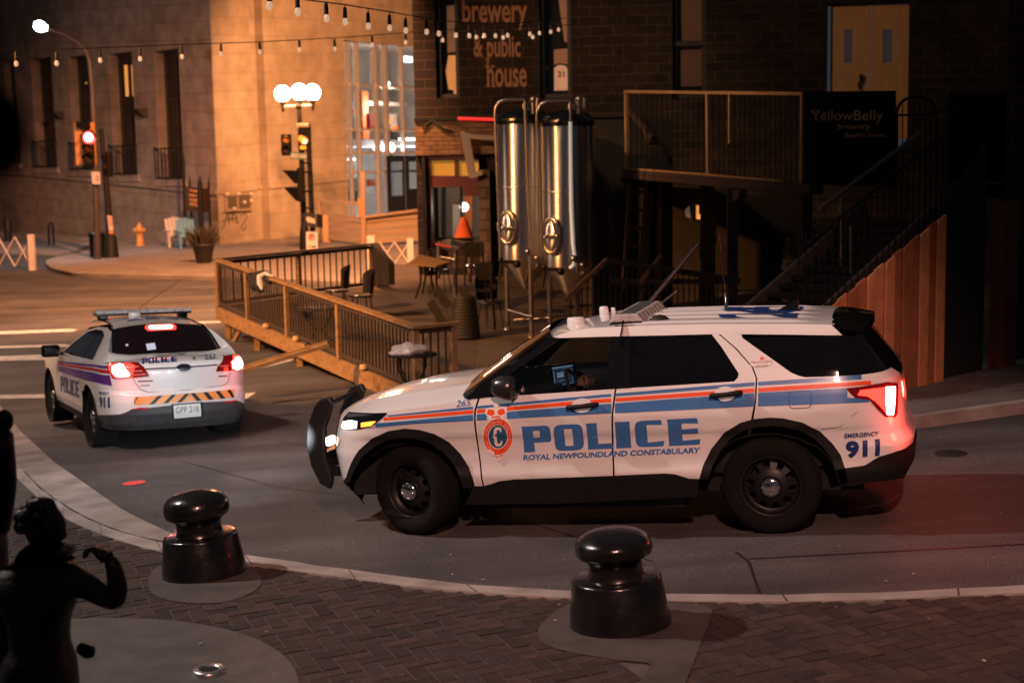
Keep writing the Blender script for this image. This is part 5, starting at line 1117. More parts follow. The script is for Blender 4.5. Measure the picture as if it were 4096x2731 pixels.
# traffic signals hung around the lamp post
SIGB = mat('signal_housing', (.010, .008, .006), rough=.7, spec=.12); VISOR = mat('signal_visor', (.006, .005, .005), rough=.8, spec=.08)
def sigbox(label, x0, y0, x1, y1, Y, lenses, group='traffic signals on the lamp post', facing=None, visors=(), m=SIGB):
    t = thing('traffic_signal', label, 'traffic signal', at((x0+x1)/2, y1, Y), group); s_ = pxm(Y)
    a, b = at(x0, y0, Y), at(x1, y1, Y); mb = MB(); mb.box((a+b)/2, (abs(b.x-a.x), .28, abs(a.z-b.z))); mb.build('housing', m, t, bevel=.03)
    for (x, y, r, mm) in lenses:
        p = at(x, y, Y-.16); mb = MB(); mb.lathe([(.001, .03), (r*.6, .025), (r, .0), (r, -.05)], p, (0, -1, 0), 18); mb.build('lens', mm, t)
        mb = MB(); q = [p+Vector((math.cos(k*math.pi/10)*r*1.15, 0, math.sin(k*math.pi/10)*r*1.15)) for k in range(11)]
        mb.add(q+[v+Vector((0, -.22, -.02)) for v in q], [(i, i+1, 12+i, 11+i) for i in range(10)], True); mb.build('visor', VISOR, t)
    for P in visors:
        mb = MB(); mb.prism([at(x, y, Y-.14) for x, y in P], (0, .30, 0)); mb.build('visor', VISOR, t)
    return t
sigbox('small two lens signal head hanging left of the globe lamp post', 646, 309, 670, 358, 46.6, [(657, 321, .12, mat('dim_amber_lens', (.45, .20, .04), rough=.15)), (657, 345, .12, mat('dark_signal_lens', (.05, .03, .02), rough=.15))])
s2 = sigbox('signal head with a lit orange lens directly under the three globes', 688, 284, 715, 348, 46.4, [])
mb = MB(); mb.tube([at(690, 318, 46.2), at(697, 322, 46.1), at(701, 328, 46.1)], [.10, .12, .13], 10); mb.tube([at(690, 340, 46.2), at(703, 340, 46.2)], .06, 8); mb.build('lens', glow('lit_orange_signal', (1., .36, .04), .75), s2)
mb = MB(); mb.sphere(at(700, 326, 46.0), .08, 10); mb.build('lens_core', glow('hot_orange', (1., .72, .4), 2.), s2)
mb = MB(); mb.box(at(697, 289, 46.4), (.42, .5, .12)); mb.build('cap', mat('pale_cap', (.5, .4, .3)), s2, bevel=.04)
sigbox('signal head with two long black visors pointing left down the street', 682, 386, 701, 464, 46.5, [], visors=[[(684, 392), (648, 391), (676, 422), (684, 422)], [(684, 431), (651, 431), (680, 462), (686, 462)]])
rt = thing('sign_post', 'thin black post carrying small street signs right of the globe lamp post', 'post', gnd(718, 576, .1))
mb = MB(); mb.tube([at(720, 576, 46.3), at(716, 480, 46.3), at(709, 330, 46.3), at(708, 300, 46.3)], .085, 10); mb.build('pole', POLEM, rt)
for y in (375, 396, 440, 478): mb = MB(); mb.tube([at(694, y, 46.4), at(713, y, 46.2)], .03, 6); mb.sphere(at(713, y, 46.2), .06, 8); mb.build('bracket', POLEM, rt)
def sign(name, label, cat, quad, Y, m, thick=.03):
    P = [at(x, y, Y) for x, y in quad]; t = thing(name, label, cat, (P[0]+P[2])/2); mb = MB(); mb.prism([P[0], P[1], P[2], P[3]], (0, thick, 0)); mb.build('panel', m, t); return t, P
def stext(t, P, s, u0, v0, u1, v1, m, bold=.02, off=.012, name='lettering', VF=None, shear=0):
    V, Fs = VF or text2d(s, bold, shear); mb = MB()
    def fn(u, v):
        uu_ = u0+(u1-u0)*u; vv_ = v0+(v1-v0)*v; return P[3].lerp(P[2], uu_).lerp(P[0].lerp(P[1], uu_), vv_)+Vector((0, -off, 0))
    mb.add([fn(a, b) for a, b in V], Fs); return mb.build(name, m, t)
t, P = sign('street_sign', "small green street name sign reading BECK'S COVE on the lamp post", 'street sign', [(667, 349), (706, 353), (705, 368), (667, 365)], 46.1, mat('green_sign', (.05, .11, .09)))
stext(t, P, "BECK'S COVE", .06, .2, .95, .8, mat('sign_white', (.6, .58, .52)), .03)
t, P = sign('one_way_sign', 'black sign with a white arrow on the post right of the lamp', 'road sign', [(700, 487), (725, 493), (726, 525), (701, 518)], 46.0, mat('sign_black', (.015, .013, .012)))
stext(t, P, '', .08, .2, .92, .8, mat('sign_pale', (.62, .5, .4)), VF=shape2d([[(0, .5), (.3, 1), (.3, .8), (1, .8), (1, .2), (.3, .2), (.3, 0)]]), name='arrow')
mb = MB(); mb.prism([at(727, 491, 46.2), at(741, 494, 46.4), at(741, 524, 46.4), at(727, 522, 46.2)], (0, .03, 0)); mb.build('side_panel', MATS['sign_black'], t)
t, P = sign('parking_sign', 'white no parking sign with a red ring at the foot of the lamp post', 'road sign', [(703, 533), (729, 533), (730, 574), (704, 574)], 45.9, mat('sign_face', (.75, .68, .62)))
stext(t, P, '', .2, .52, .8, .92, mat('ring_red', (.62, .10, .03)), VF=shape2d([ringpts((.5, .5), .5, 24), ringpts((.5, .5), .36, 24)[::-1], ]), name='ring')
stext(t, P, 'P', .36, .6, .64, .84, MATS['sign_black'], .03); stext(t, P, '', .27, .6, .73, .84, MATS['ring_red'], VF=([(0, 1), (.15, 1), (1, 0), (.85, 0)], [(0, 1, 2, 3)]), off=.016, name='bar'); stext(t, P, '7 PM', .2, .08, .8, .24, MATS['sign_black'], .03)
# left-hand poles, red signal and bits on the pavement
pl1 = gnd(224, 596, .1); pl2 = gnd(254, 592, .1)
sl_ = thing('street_lamp', 'tall thin street light with a curved arm and a cold white lit head', 'street lamp', pl1)
mb = MB(); LA = lambda x, y: at(x, y, pl1.y); mb.tube([pl1, LA(221, 480), LA(217, 330), LA(211, 200), LA(205, 140), LA(197, 118), LA(180, 100), LA(150, 82), LA(122, 72), LA(105, 66)], [.13, .11, .09, .07, .06, .05, .04, .035, .035, .035], 10); mb.build('pole', mat('pole_bronze', (.05, .035, .028), rough=.5), sl_)
mb = MB(); mb.lathe([(.001, .22), (.08, .2), (.16, .05), (.17, -.10), (.10, -.2), (.001, -.22)], LA(94, 62), (.8, 0, -.25), 16); mb.build('lamp_head', glow('cold_lamp', (.85, .95, 1.), 30.), sl_)
p2t = thing('signal_pole', 'black signal post with a fluted base and notices pasted on it', 'pole', pl2)
mb = MB(); LB = lambda x, y: at(x, y, pl2.y); mb.tube([pl2, LB(254, 588), LB(254, 545), LB(252, 538), LB(248, 470), LB(240, 380), LB(232, 296)], [.30, .28, .20, .13, .11, .09, .07], 12); mb.build('pole', POLEM, p2t)
for (q, m) in (([(246, 495), (257, 496), (259, 517), (248, 516)], mat('pink_notice', (.55, .36, .28))), ([(249, 517), (259, 518), (260, 530), (250, 530)], mat('white_notice', (.6, .52, .45))), ([(250, 531), (260, 531), (259, 538), (251, 538)], mat('orange_notice', (.6, .27, .06)))):
    mb = MB(); mb.prism([at(x, y, pl2.y-.16) for x, y in q], (0, .02, 0)); mb.build('notice', m, p2t)
REDSIG = glow('lit_red_signal', (1., .06, .05), 5.); REDSIGH = glow('lit_red_signal_core', (1., .55, .5), 16.)
s = sigbox('traffic signal showing a glowing red light in front of the dark stone wall', 190, 301, 217, 380, pl1.y-.3, [(204, 317, .20, REDSIG), (204, 341, .15, MATS['dark_signal_lens']), (204, 364, .15, MATS['dark_signal_lens'])], group='traffic signals on the left poles')
mb = MB(); mb.lathe([(.001, .05), (.12, .04), (.13, .03)], at(204, 316, pl1.y-.47), (0, -1, 0), 18); mb.build('lens_core', REDSIGH, s)
mb = MB(); mb.box(at(196, 331, pl1.y-.1), (.66, .02, 1.36)); mb.build('backplate', mat('yellow_backplate', (.40, .20, .05), rough=.6), s)
mb = MB(); mb.prism([at(x, y, pl1.y-.3) for x, y in ((174, 279), (203, 282), (204, 297), (176, 294))], (0, .3, 0)); mb.build('hood', VISOR, s)
sigbox('black signal head seen from the side on the fluted signal post', 244, 349, 257, 407, pl2.y, [], 'traffic signals on the left poles', visors=[[(246, 356), (229, 357), (240, 374), (246, 374)], [(246, 385), (231, 386), (243, 403), (247, 403)]])
t, P = sign('notice_sign', 'small white notice on the tall street light pole under the red signal', 'sign', [(210, 395), (229, 396), (230, 424), (212, 423)], pl1.y-.25, mat('notice_white', (.52, .45, .40)))
stext(t, P, '', .5, .25, .85, .7, mat('notice_ink', (.16, .12, .10)), VF=shape2d([ringpts((.5, .5), .5, 16), ringpts((.5, .5), .3, 16)[::-1]]), name='symbol')
tc_ = gnd(226, 592, .1); t = thing('litter_bin', 'dark slatted litter bin at the foot of the signal poles', 'bin', tc_)
mb = MB(); r = .27; mb.lathe([(.24, .02), (.25, .8), (.22, .8), (.22, .1), (.001, .1)], tc_, (0, 0, 1), 20); mb.build('liner', VISOR, t)
mb = MB()
for k in range(22): a = 2*math.pi*k/22; mb.beam(tc_+Vector((math.cos(a)*r*.93, math.sin(a)*r*.93, .03)), tc_+Vector((math.cos(a)*r, math.sin(a)*r, .82)), .045, .012, up=(math.cos(a), math.sin(a), 0))
mb.build('slats', BLACKM, t); mb = MB(); mb.lathe([(.29, .80), (.30, .84), (.22, .86), (.22, .80)], tc_, (0, 0, 1), 20); mb.build('rim', CHROME, t)
hp = gnd(322, 565, .1); t = thing('fire_hydrant', 'orange yellow fire hydrant standing near the dark stone wall', 'hydrant', hp); sc = 1.05/.86
HYD = mat('hydrant_paint', (.55, .24, .06), (.62, .28, .08), scale=6, rough=.45)
mb = MB(); mb.lathe([(.15*sc, 0), (.15*sc, .05), (.11*sc, .06), (.10*sc, .55), (.12*sc, .57), (.12*sc, .62), (.10*sc, .70), (.06*sc, .77), (.03*sc, .80), (.03*sc, .86), (.001, .86)], hp, (0, 0, 1), 18); mb.build('barrel', HYD, t)
for d in ((-1, -.2, 0), (.3, -1, 0), (1, .2, 0)): mb = MB(); mb.lathe([(.065*sc, 0), (.065*sc, .15*sc), (.05*sc, .18*sc), (.001, .18*sc)], hp+Vector((0, 0, .47*sc)), d, 12); mb.build('outlet', HYD, t)
# adirondack style chairs
def adirondack(px, py, w, label, m, yaw):
    p = gnd(px, py, .11); M = Matrix.Translation(p) @ Matrix.Rotation(yaw, 4, 'Z') @ Matrix.Scale(w, 4)
    t = thing('garden_chair', label, 'chair', p, 'chairs on the far pavement', Matrix.Translation(p) @ Matrix.Rotation(yaw, 4, 'Z'))
    def bld(name, boxes):
        mb = MB()
        for a, b, ww, hh, up in boxes: mb.beam(Vector(a)*w, Vector(b)*w, ww*w, hh*w, up)
        mb.build(name, m, t, local=True)
    bld('seat', [((-.28+.14*k, -.28, .40), (-.28+.14*k, .25, .33), .13, .025, (0, 0, 1)) for k in range(5)])
    bld('backrest', [((-.24+.12*k, .25, .33), (-.25+.125*k, .52, .95+.03*(2-abs(k-2))), .11, .022, (0, 1, 0)) for k in range(5)])
    for sx_ in (-1, 1):
        bld('armrest', [((sx_*.34, -.32, .58), (sx_*.34, .40, .56), .11, .028, (0, 0, 1))])
        bld('leg', [((sx_*.33, -.27, 0), (sx_*.33, -.25, .57), .09, .03, (0, 1, 0))]); bld('leg', [((sx_*.31, -.1, .36), (sx_*.31, .55, 0), .03, .10, (0, 0, 1))])
    return t
adirondack(408, 568, 1.05, 'pale cream and pink garden chair left of the blue one', mat('cream_paint', (.50, .40, .33), rough=.5), rad(25))
adirondack(434, 571, 1.05, 'blue garden chair beside the planter by the stone corner', mat('blue_paint', (.10, .25, .34), rough=.5), rad(25))
ki = gnd(457, 566, .1); t = thing('information_board', 'dark three sided information board with finials and orange lettering', 'sign', ki); KY = ki.y
for (x, y0, y1, Y, r) in ((421, 350, 503, KY-.3, .06), (436, 403, 500, KY+.6, .04), (459, 402, 566, KY-.6, .09), (479, 404, 520, KY+.2, .04)):
    mb = MB(); mb.tube([at(x+4, y1, Y), at(x, y0+22, Y), at(x, y0, Y)], [r, r, .004], 8); mb.build('post', POLEM, t)
for q in ([(420, 428, KY-.3), (456, 432, KY-.6), (458, 488, KY-.6), (422, 484, KY-.3)], [(457, 432, KY-.6), (479, 434, KY+.2), (480, 488, KY+.2), (458, 490, KY-.6)]):
    mb = MB(); mb.prism([at(*v) for v in q], (0, .06, 0)); pn = mb.build('board', mat('board_brown', (.05, .024, .014), rough=.5), t)
PP = [at(420, 428, KY-.4), at(456, 432, KY-.7), at(458, 488, KY-.7), at(422, 484, KY-.4)]
for s_, v0, v1 in (('THE', .80, .90), ('MURRAY', .60, .72), ('PREMISES', .42, .54), ('HOTEL', .22, .38)): stext(t, PP, s_, .40, v0, .92, v1, mat('gold_letter', (.60, .25, .07)), .03, .03)
po = gnd(469, 605, .1); t = thing('planter', 'tall dark plant pot with dry grasses on the far pavement corner', 'planter', po)
mb = MB(); mb.lathe([(.22, 0), (.33, .52), (.36, .54), (.36, .60), (.31, .60), (.28, .5), (.001, .5)], po, (0, 0, 1), 20); mb.build('pot', mat('pot_dark', (.02, .018, .016), rough=.6), t)
mb = MB()
for k in range(190):
    a = rng.uniform(0, 6.28); r0 = rng.uniform(0, .25); L = rng.uniform(.3, .75); sp = rng.uniform(.05, .42); b = po+Vector((math.cos(a)*r0, math.sin(a)*r0, .5)); d = Vector((math.cos(a)*sp, math.sin(a)*sp, L)); s_ = Vector((-math.sin(a), math.cos(a), 0))*.012
    mb.add([b-s_, b+s_, b+d*.6+s_+Vector((0, 0, .05)), b+d-Vector((0, 0, .1*sp)), b+d*.6-s_+Vector((0, 0, .05))], [(0, 1, 2, 3, 4)])
mb.build('foliage', mat('dry_grass', (.03, .025, .016), (.07, .05, .03), scale=5, rough=.8), t)
br = gnd(116, 563, .1); mb = MB(); mb.tube([at(113, 563, br.y), at(111, 525, br.y), at(113, 515, br.y), at(117, 512, br.y), at(121, 516, br.y), at(124, 563, br.y)], .04, 8); o = mb.build('bicycle_rack', BLACKM); tag(o, 'dark metal hoop bicycle rack against the dark stone wall', 'bicycle rack')
br = gnd(19, 555, .1); mb = MB(); mb.tube([br, at(17, 510, br.y), at(17, 500, br.y)], [.14, .14, .08], 10); o = mb.build('post', BLACKM); tag(o, 'short dark post by the stone wall at the left edge', 'post')
# expanding white trellis barriers
TREL = mat('barrier_white', (.58, .47, .42), (.66, .55, .5), scale=5, rough=.6)
def trellis(label, x0, x1, y0, y1, Y, n, post, foot):
    t = thing('trellis_barrier', label, 'barrier', at(post[0], post[2], Y), 'white expanding trellis barriers')
    for k in range(n):
        a, b = x0+(x1-x0)*k/n, x0+(x1-x0)*(k+1)/n
        for i_, (p, q) in enumerate((((a, y0), (b, y1)), ((a, y1), (b, y0)))): mb = MB(); mb.beam(at(*p, Y+.03*i_), at(*q, Y+.03*i_), .02, .08, up=(0, 1, 0)); mb.build('slat', TREL, t)
    mb = MB(); mb.beam(at(post[0], post[2], Y-.05), at(post[0]-4*foot[1], post[1], Y-.05), .16, .2, up=(0, 1, 0)); mb.build('post', TREL, t)
    if foot[0]: mb = MB(); mb.beam(at(post[0]-24, post[2]+1, Y), at(post[0]+24, post[2]-3, Y), .25, .06); mb.build('foot', TREL, t)
trellis('white expanding trellis barrier at the left edge of the street', -42, 72, 545, 612, gnd(75, 621).y, 3, (75, 539, 621), (0, 1))
trellis('white expanding trellis barrier on a foot behind the timber deck', 872, 940, 556, 606, gnd(945, 646).y, 2, (946, 548, 644), (1, 1))
mb = MB(); q = at(853, 600, 40); mb.beam(at(855, 620, 40), at(852, 542, 40), .22, .2, up=(0, 1, 0)); o = mb.build('post', TREL); tag(o, 'short white post behind the deck stair end', 'post')
# ================================================================ timber deck
WOOD = mat('deck_timber', (.20, .105, .035), (.34, .19, .07), scale=2.5, rough=.7, stretch=(2.5, 2.5, 5), bump=.3, bscale=20, detail=8); WOODD = mat('deck_floor_boards', (.065, .045, .032), (.12, .082, .058), scale=2, rough=.8, stretch=(1, 9, 1)); WOODK = mat('stained_baluster', (.035, .02, .010), (.06, .034, .016), scale=5, rough=.7)
fA, fB, fE, fC = at(503.7, 702, 28.4), at(957, 895, 20.5), at(856, 655, 32.), at(1043, 884, 20.9)
dk = thing('timber_deck', 'raised timber deck with railings standing over the sloping road beside the brewery patio', 'deck', fB)
def on(a, b, x):
    lo, hi = 0., 1.
    for _ in range(40):
        m_ = (lo+hi)/2
        if (proj(a.lerp(b, m_))[0] < x) == (proj(a)[0] < proj(b)[0]): lo = m_
        else: hi = m_
    return a.lerp(b, lo)
UPZ = Vector((0, 0, 1)); RH = .9
dab = (fB-fA).normalized(); nrm = Vector((dab.y, -dab.x, 0)).normalized()      # outward, towards the camera
if nrm.y > 0: nrm = -nrm
mb = MB(); zt2 = Vector((0, 0, .02)); mb.prism([fA-zt2, fB-zt2, fC-zt2, fE+Vector((1.2, 0, 0))-zt2, fE-zt2], (0, 0, -.05)); mb.build('floor', WOODD, dk)
mb = MB(); mb.beam(fA-dab*.1-UPZ*.16+nrm*.03, fB-UPZ*.16+nrm*.03, .05, .26); mb.build('fascia', WOOD, dk)
mb = MB(); mb.beam(fA-UPZ*.16, fE-UPZ*.16, .05, .26); mb.build('fascia', WOOD, dk)
def railing(a, b, xs, capm, npb, ph=.09, cap=True):
    P = [on(a, b, x) if x is not None else None for x in xs]; P[0] = P[0] or a; P[-1] = P[-1] or b
    for p in P: mb = MB(); mb.box(p+UPZ*(RH/2-.04), (ph, ph, RH+.02), (b-a).normalized()); mb.build('post', WOOD, dk)
    d = (P[-1]-P[0]).normalized()
    if cap: mb = MB(); mb.beam(P[0]-d*.08+UPZ*(RH+.02), P[-1]+d*.08+UPZ*(RH+.02), .15, .04); mb.build('top_rail', capm, dk)
    for p, q in zip(P, P[1:]):
        mb = MB(); n_ = max(2, int((q-p).length/npb)); sd = Vector((d.y, -d.x, 0))*.0
        for k in range(1, n_): r_ = p.lerp(q, k/n_); mb.box(r_+UPZ*(RH*.5+.0), (.024, .024, RH-.12), d)
        mb.beam(p+UPZ*(RH-.05), q+UPZ*(RH-.05), .035, .07); mb.beam(p+UPZ*.05, q+UPZ*.05, .035, .07); mb.build('balusters', WOODK, dk)
railing(fA, fB, [None, 571, 662, 781, None], WOOD, .125); railing(fB, fC, [None, None], WOOD, .13); railing(fA, fE, [None, 688, None], mat('dark_rail', (.05, .03, .015), rough=.7), .19)
# stair end of the back rail
mb = MB(); e2 = at(895, 660, 30.5); mb.prism([fE+UPZ*(RH+.05), at(893, 605, 30.5), at(894, 655, 30.5), fE-UPZ*.0], (.12, .05, 0)); mb.build('stair_cheek', DARKW, dk)
for x, y1 in ((509, 772), (575, 815), (672, 848), (790, 880)):
    p = on(fA, fB, x)-UPZ*.2-nrm*.12; mb = MB(); mb.box(Vector((p.x, p.y, (p.z+g(p.x, p.y))/2-.05)), (.11, .11, max(.1, p.z-g(p.x, p.y)+.1))); mb.build('leg', WOOD, dk)
a_ = on(fA, fB, 512)-UPZ*.85-nrm*.1; b_ = on(fA, fB, 545)-UPZ*.25-nrm*.1
mb = MB(); mb.beam(a_, b_, .05, .10); mb.build('brace', WOOD, dk)
mb = MB(); mb.beam(at(540, 760, 28), at(520, 715, 28.3), .05, .1); mb.build('brace', WOOD, dk)
for x, y in ((687, 755), (842, 806), (618, 745)): mb = MB(); p = on(fA, fB, x)+UPZ*.06+nrm*.05; mb.lathe([(.07, 0), (.06, .06), (.001, .07)], p-UPZ*.06, (0, 0, 1), 8); mb.build('cleat', mat('pale_cleat', (.45, .28, .12)), dk)
mb = MB(); mb.beam(at(548, 855, 21.5), at(752, 792, 21.9), .12, .06); mb.beam(at(552, 846, 21.6), at(752, 786, 22.0), .05, .05); o = mb.build('loose_plank', WOOD); tag(o, 'long orange timber plank leaning from the deck edge down to the road', 'plank')
# cloth, chairs, table with bag
pc = on(fA, fB, 611)+UPZ*(RH+.03); mb = MB()
for k in range(7): mb.sphere(pc+dab*(.12*(k-3))+Vector((0, -.03, .015-.02*abs(k-3))), .11, 8, (1, .9, .75))
for k in range(6): mb.sphere(pc+dab*(.1*(k-4))+nrm*.12-UPZ*(.10+.05*(k % 3)), .10, 8, (.9, .5, 1.2))
t = thing('black_cloth', 'crumpled black cloth with a white tie hanging over the deck rail', 'cloth', pc)
mb.build('cloth', mat('black_fabric', (.010, .009, .009), (.02, .018, .017), scale=20, rough=.9, bump=.5, bscale=30), t)
mb = MB(); mb.tube([pc+dab*.28+UPZ*.08+nrm*.05, pc+dab*.22+nrm*.16, pc+dab*.26+nrm*.16-UPZ*.12, pc+dab*.34+nrm*.17-UPZ*.22], [.03, .06, .07, .02], 8); mb.tube([pc+dab*.2+UPZ*.06, pc+dab*.4+UPZ*.07+nrm*.1, pc+dab*.5+UPZ*.03], [.02, .03, .02], 6); mb.build('white_tie', mat('white_fabric', (.55, .55, .56), rough=.8), t)
FL = lambda x, y: None
def pz(X, Y): return max(fB.z-.022*(X-fB.x)+.048*(Y-20.5), g(X, Y)+.03)
def pat(x, y, dz=0):          # point of the patio floor seen at a pixel
    d = rd(x, y); t_ = 15.
    for _ in range(80): p = CAMP+d*t_; t_ += (p.z-pz(p.x, p.y)-dz)/(-d.z)*.6
    return CAMP+d*t_
REDREF = mat('glossy_chair_black', (.015, .012, .012), rough=.22, coat=.5)
def shellchair(x, y, label, yaw, group='black chairs on the deck and patio'):
    p = pat(x, y); t = thing('chair', label, 'chair', p, group, Matrix.Translation(p) @ Matrix.Rotation(yaw, 4, 'Z'))
    mb = MB(); mb.lathe([(.22, .44), (.24, .455), (.23, .475), (.001, .47)], (0, 0, 0), (0, 0, 1), 20); mb.build('seat', REDREF, t, local=True)
    mb = MB()
    def bk(u, v): a = rad(-62+124*u)+math.pi/2; r_ = .23+.05*v; return Vector((math.cos(a)*r_, math.sin(a)*r_, .50+.46*v*(1-.22*abs(2*u-1)**2.5)))
    mb.grid(bk, 12, 8); mb.grid(lambda u, v: bk(1-u, v)*1.0+Vector((0, -.012, 0)), 12, 8); mb.build('backrest', REDREF, t, local=True)
    for k in range(4): a = rad(45+90*k); mb = MB(); mb.tube([(math.cos(a)*.18, math.sin(a)*.18, .45), (math.cos(a)*.25, math.sin(a)*.25, 0)], .013, 6); mb.build('leg', BLACKM, t, local=True)
    return t
shellchair(776, 722, 'black shell chair on the deck, left of its twin', rad(-75)); shellchair(832, 735, 'black shell chair on the deck nearest the patio', rad(-65))
# small tables inside the railing
def bistro(x, y, r, h, label, topm, group='small tables on the deck and patio', p=None, sq=1.):
    p = p or pat(x, y); t = thing('bistro_table', label, 'table', p, group)
    mb = MB(); mb.lathe([(r, h-.025), (r*1.01, h-.012), (r, h), (.001, h)], p, (0, 0, 1), 26); mb.build('table_top', topm, t)
    for k in range(4):
        a = rad(45+90*k); c_ = Vector((math.cos(a), math.sin(a), 0)); mb = MB(); mb.tube([p+c_*r*.75+UPZ*(h-.03), p+c_*r*.72+UPZ*(h*.75), p+c_*r*.25+UPZ*h*.42, p+c_*r*.35+UPZ*h*.2, p+c_*r*.85], .014, 6); mb.build('leg', BLACKM, t)
    return t, p
bistro(735, 790, .38, .62, 'dark round table behind the deck balusters', BLACKM)
tp = Vector((0, 0, 0)); tp = at(946, 812, 19.2); tp.z = g(tp.x, tp.y); hh = at(946, 812, 19.2).z-tp.z
t, p = bistro(0, 0, .34, hh, 'thin black bistro table standing on the road in front of the deck corner', BLACKM, p=tp)
bgp = at(930, 808, 19.15); t = thing('plastic_bag', 'clear crumpled plastic bag lying on the bistro table by the deck corner', 'bag', bgp)
PLB = mat('clear_plastic', (.42, .40, .38), (.62, .58, .55), scale=18, rough=.15, spec=.9, bump=1., bscale=14)
mb = MB(); mb.sphere(bgp, .2, 28, (1.2, .8, .62)); rr_ = random.Random(3)
for i, v in enumerate(mb.v):
    d = v-bgp; k = .10*math.sin(d.x*31+d.z*17)+.07*math.sin(d.y*37-d.z*23+d.x*9); mb.v[i] = bgp+d*(1+k)+Vector((.06*(d.z > .02), 0, 0))
for i, v in enumerate(mb.v): mb.v[i].z = max(v.z, tp.z+hh+.003)
mb.build('bag', PLB, t)
# ================================================================ patio
mb = MB(); xs2 = frange(-8, 22, .5); ys2 = frange(19.6, 44, .5)
V_ = []; pidx = {}
def inpatio(x, y): return (x > fB.x-.1 and y > 20.3) or (x > fB.x+(fE.x-fB.x)*(y-20.5)/(32-20.5)-.05 and y > 20.5 and y < 36)
for x in xs2:
    for y in ys2: pidx[(x, y)] = len(V_); V_.append((x, y, pz(x, y)-.012))
mb.add(V_, [(pidx[(a, c)], pidx[(b, c)], pidx[(b, d)], pidx[(a, d)]) for a, b in zip(xs2, xs2[1:]) for c, d in zip(ys2, ys2[1:]) if inpatio((a+b)/2, (c+d)/2) and c < 38], True)
struct('patio', mb, brickmat('patio_slabs', (1, 0), (.062, .050, .044), (.082, .066, .056), (.04, .032, .028), .6, .3, .006, bump=.3))
# ================================================================ brewery pub
pC = at(948, 300, 34); WC = Wall((pC.x, pC.y), (1, -.12))
pub = thing('brewery_building', 'dark stone brewery pub with painted lettering, curtained windows and a yellow double door', 'building', (pC.x, pC.y, .8))
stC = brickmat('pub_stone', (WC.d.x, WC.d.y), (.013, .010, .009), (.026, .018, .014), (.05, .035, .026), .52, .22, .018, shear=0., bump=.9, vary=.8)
def CR4(x0, y0, x1, y1, off=0.): a = WC.rect(x0, y0, x1, y1, off); return (min(a[:2]), max(a[:2]), a[2], a[3])
uL = WC.uz(950, 150)[0]; hC = [CR4(999, -60, 1052, 226), CR4(1239, -60, 1311, 226), CR4(1545, -60, 1622, 226), CR4(1900, 8, 2090, 340), CR4(990, 364, 1101, 560)]
z0c = .2; z1c = 11.
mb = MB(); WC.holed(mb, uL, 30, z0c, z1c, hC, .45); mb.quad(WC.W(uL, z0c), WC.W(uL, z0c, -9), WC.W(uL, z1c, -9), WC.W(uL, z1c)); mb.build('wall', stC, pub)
CURT = mat('tan_curtain', (.55, .33, .21), (.65, .40, .26), scale=2, rough=.9, stretch=(14, 14, .5)); BLKF = mat('black_window_frame', (.012, .011, .011), rough=.5)
def cwin(h, panes):
    a, b, c, d = h; mb = MB()
    for u in (a+.05, b-.05): WC.slab(mb, u-.05, u+.05, c, d, -.30, -.18)
    for z in (c+.05, d-.05): WC.slab(mb, a, b, z-.05, z+.05, -.29, -.19)
    w = mb.build('window', BLKF, pub)
    mb = MB(); mb.quad(WC.W(a, c, -.40), WC.W(b, c, -.40), WC.W(b, d, -.40), WC.W(a, d, -.40)); mb.build('dark_room', CABIN, w)
    mb = MB(); mb.quad(WC.W(a, c, -.24), WC.W(b, c, -.24), WC.W(b, d, -.24), WC.W(a, d, -.24)); mb.build('glass', mat('pub_glass', (.5, .5, .5), alpha=(.7, .7, .7)), w)
    for q, m, nm in panes:
        mb = MB(); P = [WC.at(x, y, -.36) for x, y in q]; mb.add(P, [tuple(range(len(P)))]); mb.build(nm, m, w)
    return w
AMBR = glow('amber_lit_room', (1., .42, .13), .55); TANR = glow('tan_lit_room', (.55, .26, .12), .20)
w1 = cwin(hC[0], [([(1024, 165), (1030, 128), (1049, 128), (1050, 224), (1042, 224), (1042, 208), (1030, 206)], AMBR, 'glowing_pane'), ([(1026, 15), (1047, 12), (1047, 120), (1028, 122)], TANR, 'curtain')])
w2 = cwin(hC[1], [([(1280, -20), (1308, -20), (1308, 102), (1296, 95)], TANR, 'curtain'), ([(1272, 115), (1307, 112), (1308, 150), (1300, 148), (1285, 146), (1273, 150)], TANR, 'curtain')])
mb = MB(); q = [WC.at(x, y, -.30) for x, y in [(1273, 209), (1273, 158), (1280, 151), (1290, 150), (1300, 153), (1307, 165), (1309, 208)]]; mb.add(q, [tuple(range(7))]); dm = mb.build('lit_dome_sign', glow('dome_tan', (.85, .48, .28), .45), w2)
PD = [WC.at(x, y, -.29) for x, y in ((1275, 160), (1305, 160), (1306, 204), (1275, 204))]
stext(dm, PD, '21', .2, .6, .7, .9, mat('dome_ink', (.15, .06, .03)), .03, 0.0)
cwin(hC[2], [([(1564, -30), (1618, -30), (1619, 93), (1566, 95)], CURT, 'curtain'), ([(1562, 102), (1620, 100), (1620, 198), (1563, 200)], CURT, 'curtain')])
mb = MB(); WC.slab(mb, hC[2][0], hC[2][1], WC.uz(1590, 100)[1]-.05, WC.uz(1590, 97)[1]+.03, -.3, -.1); mb.build('window_bar', BLKF, pub)
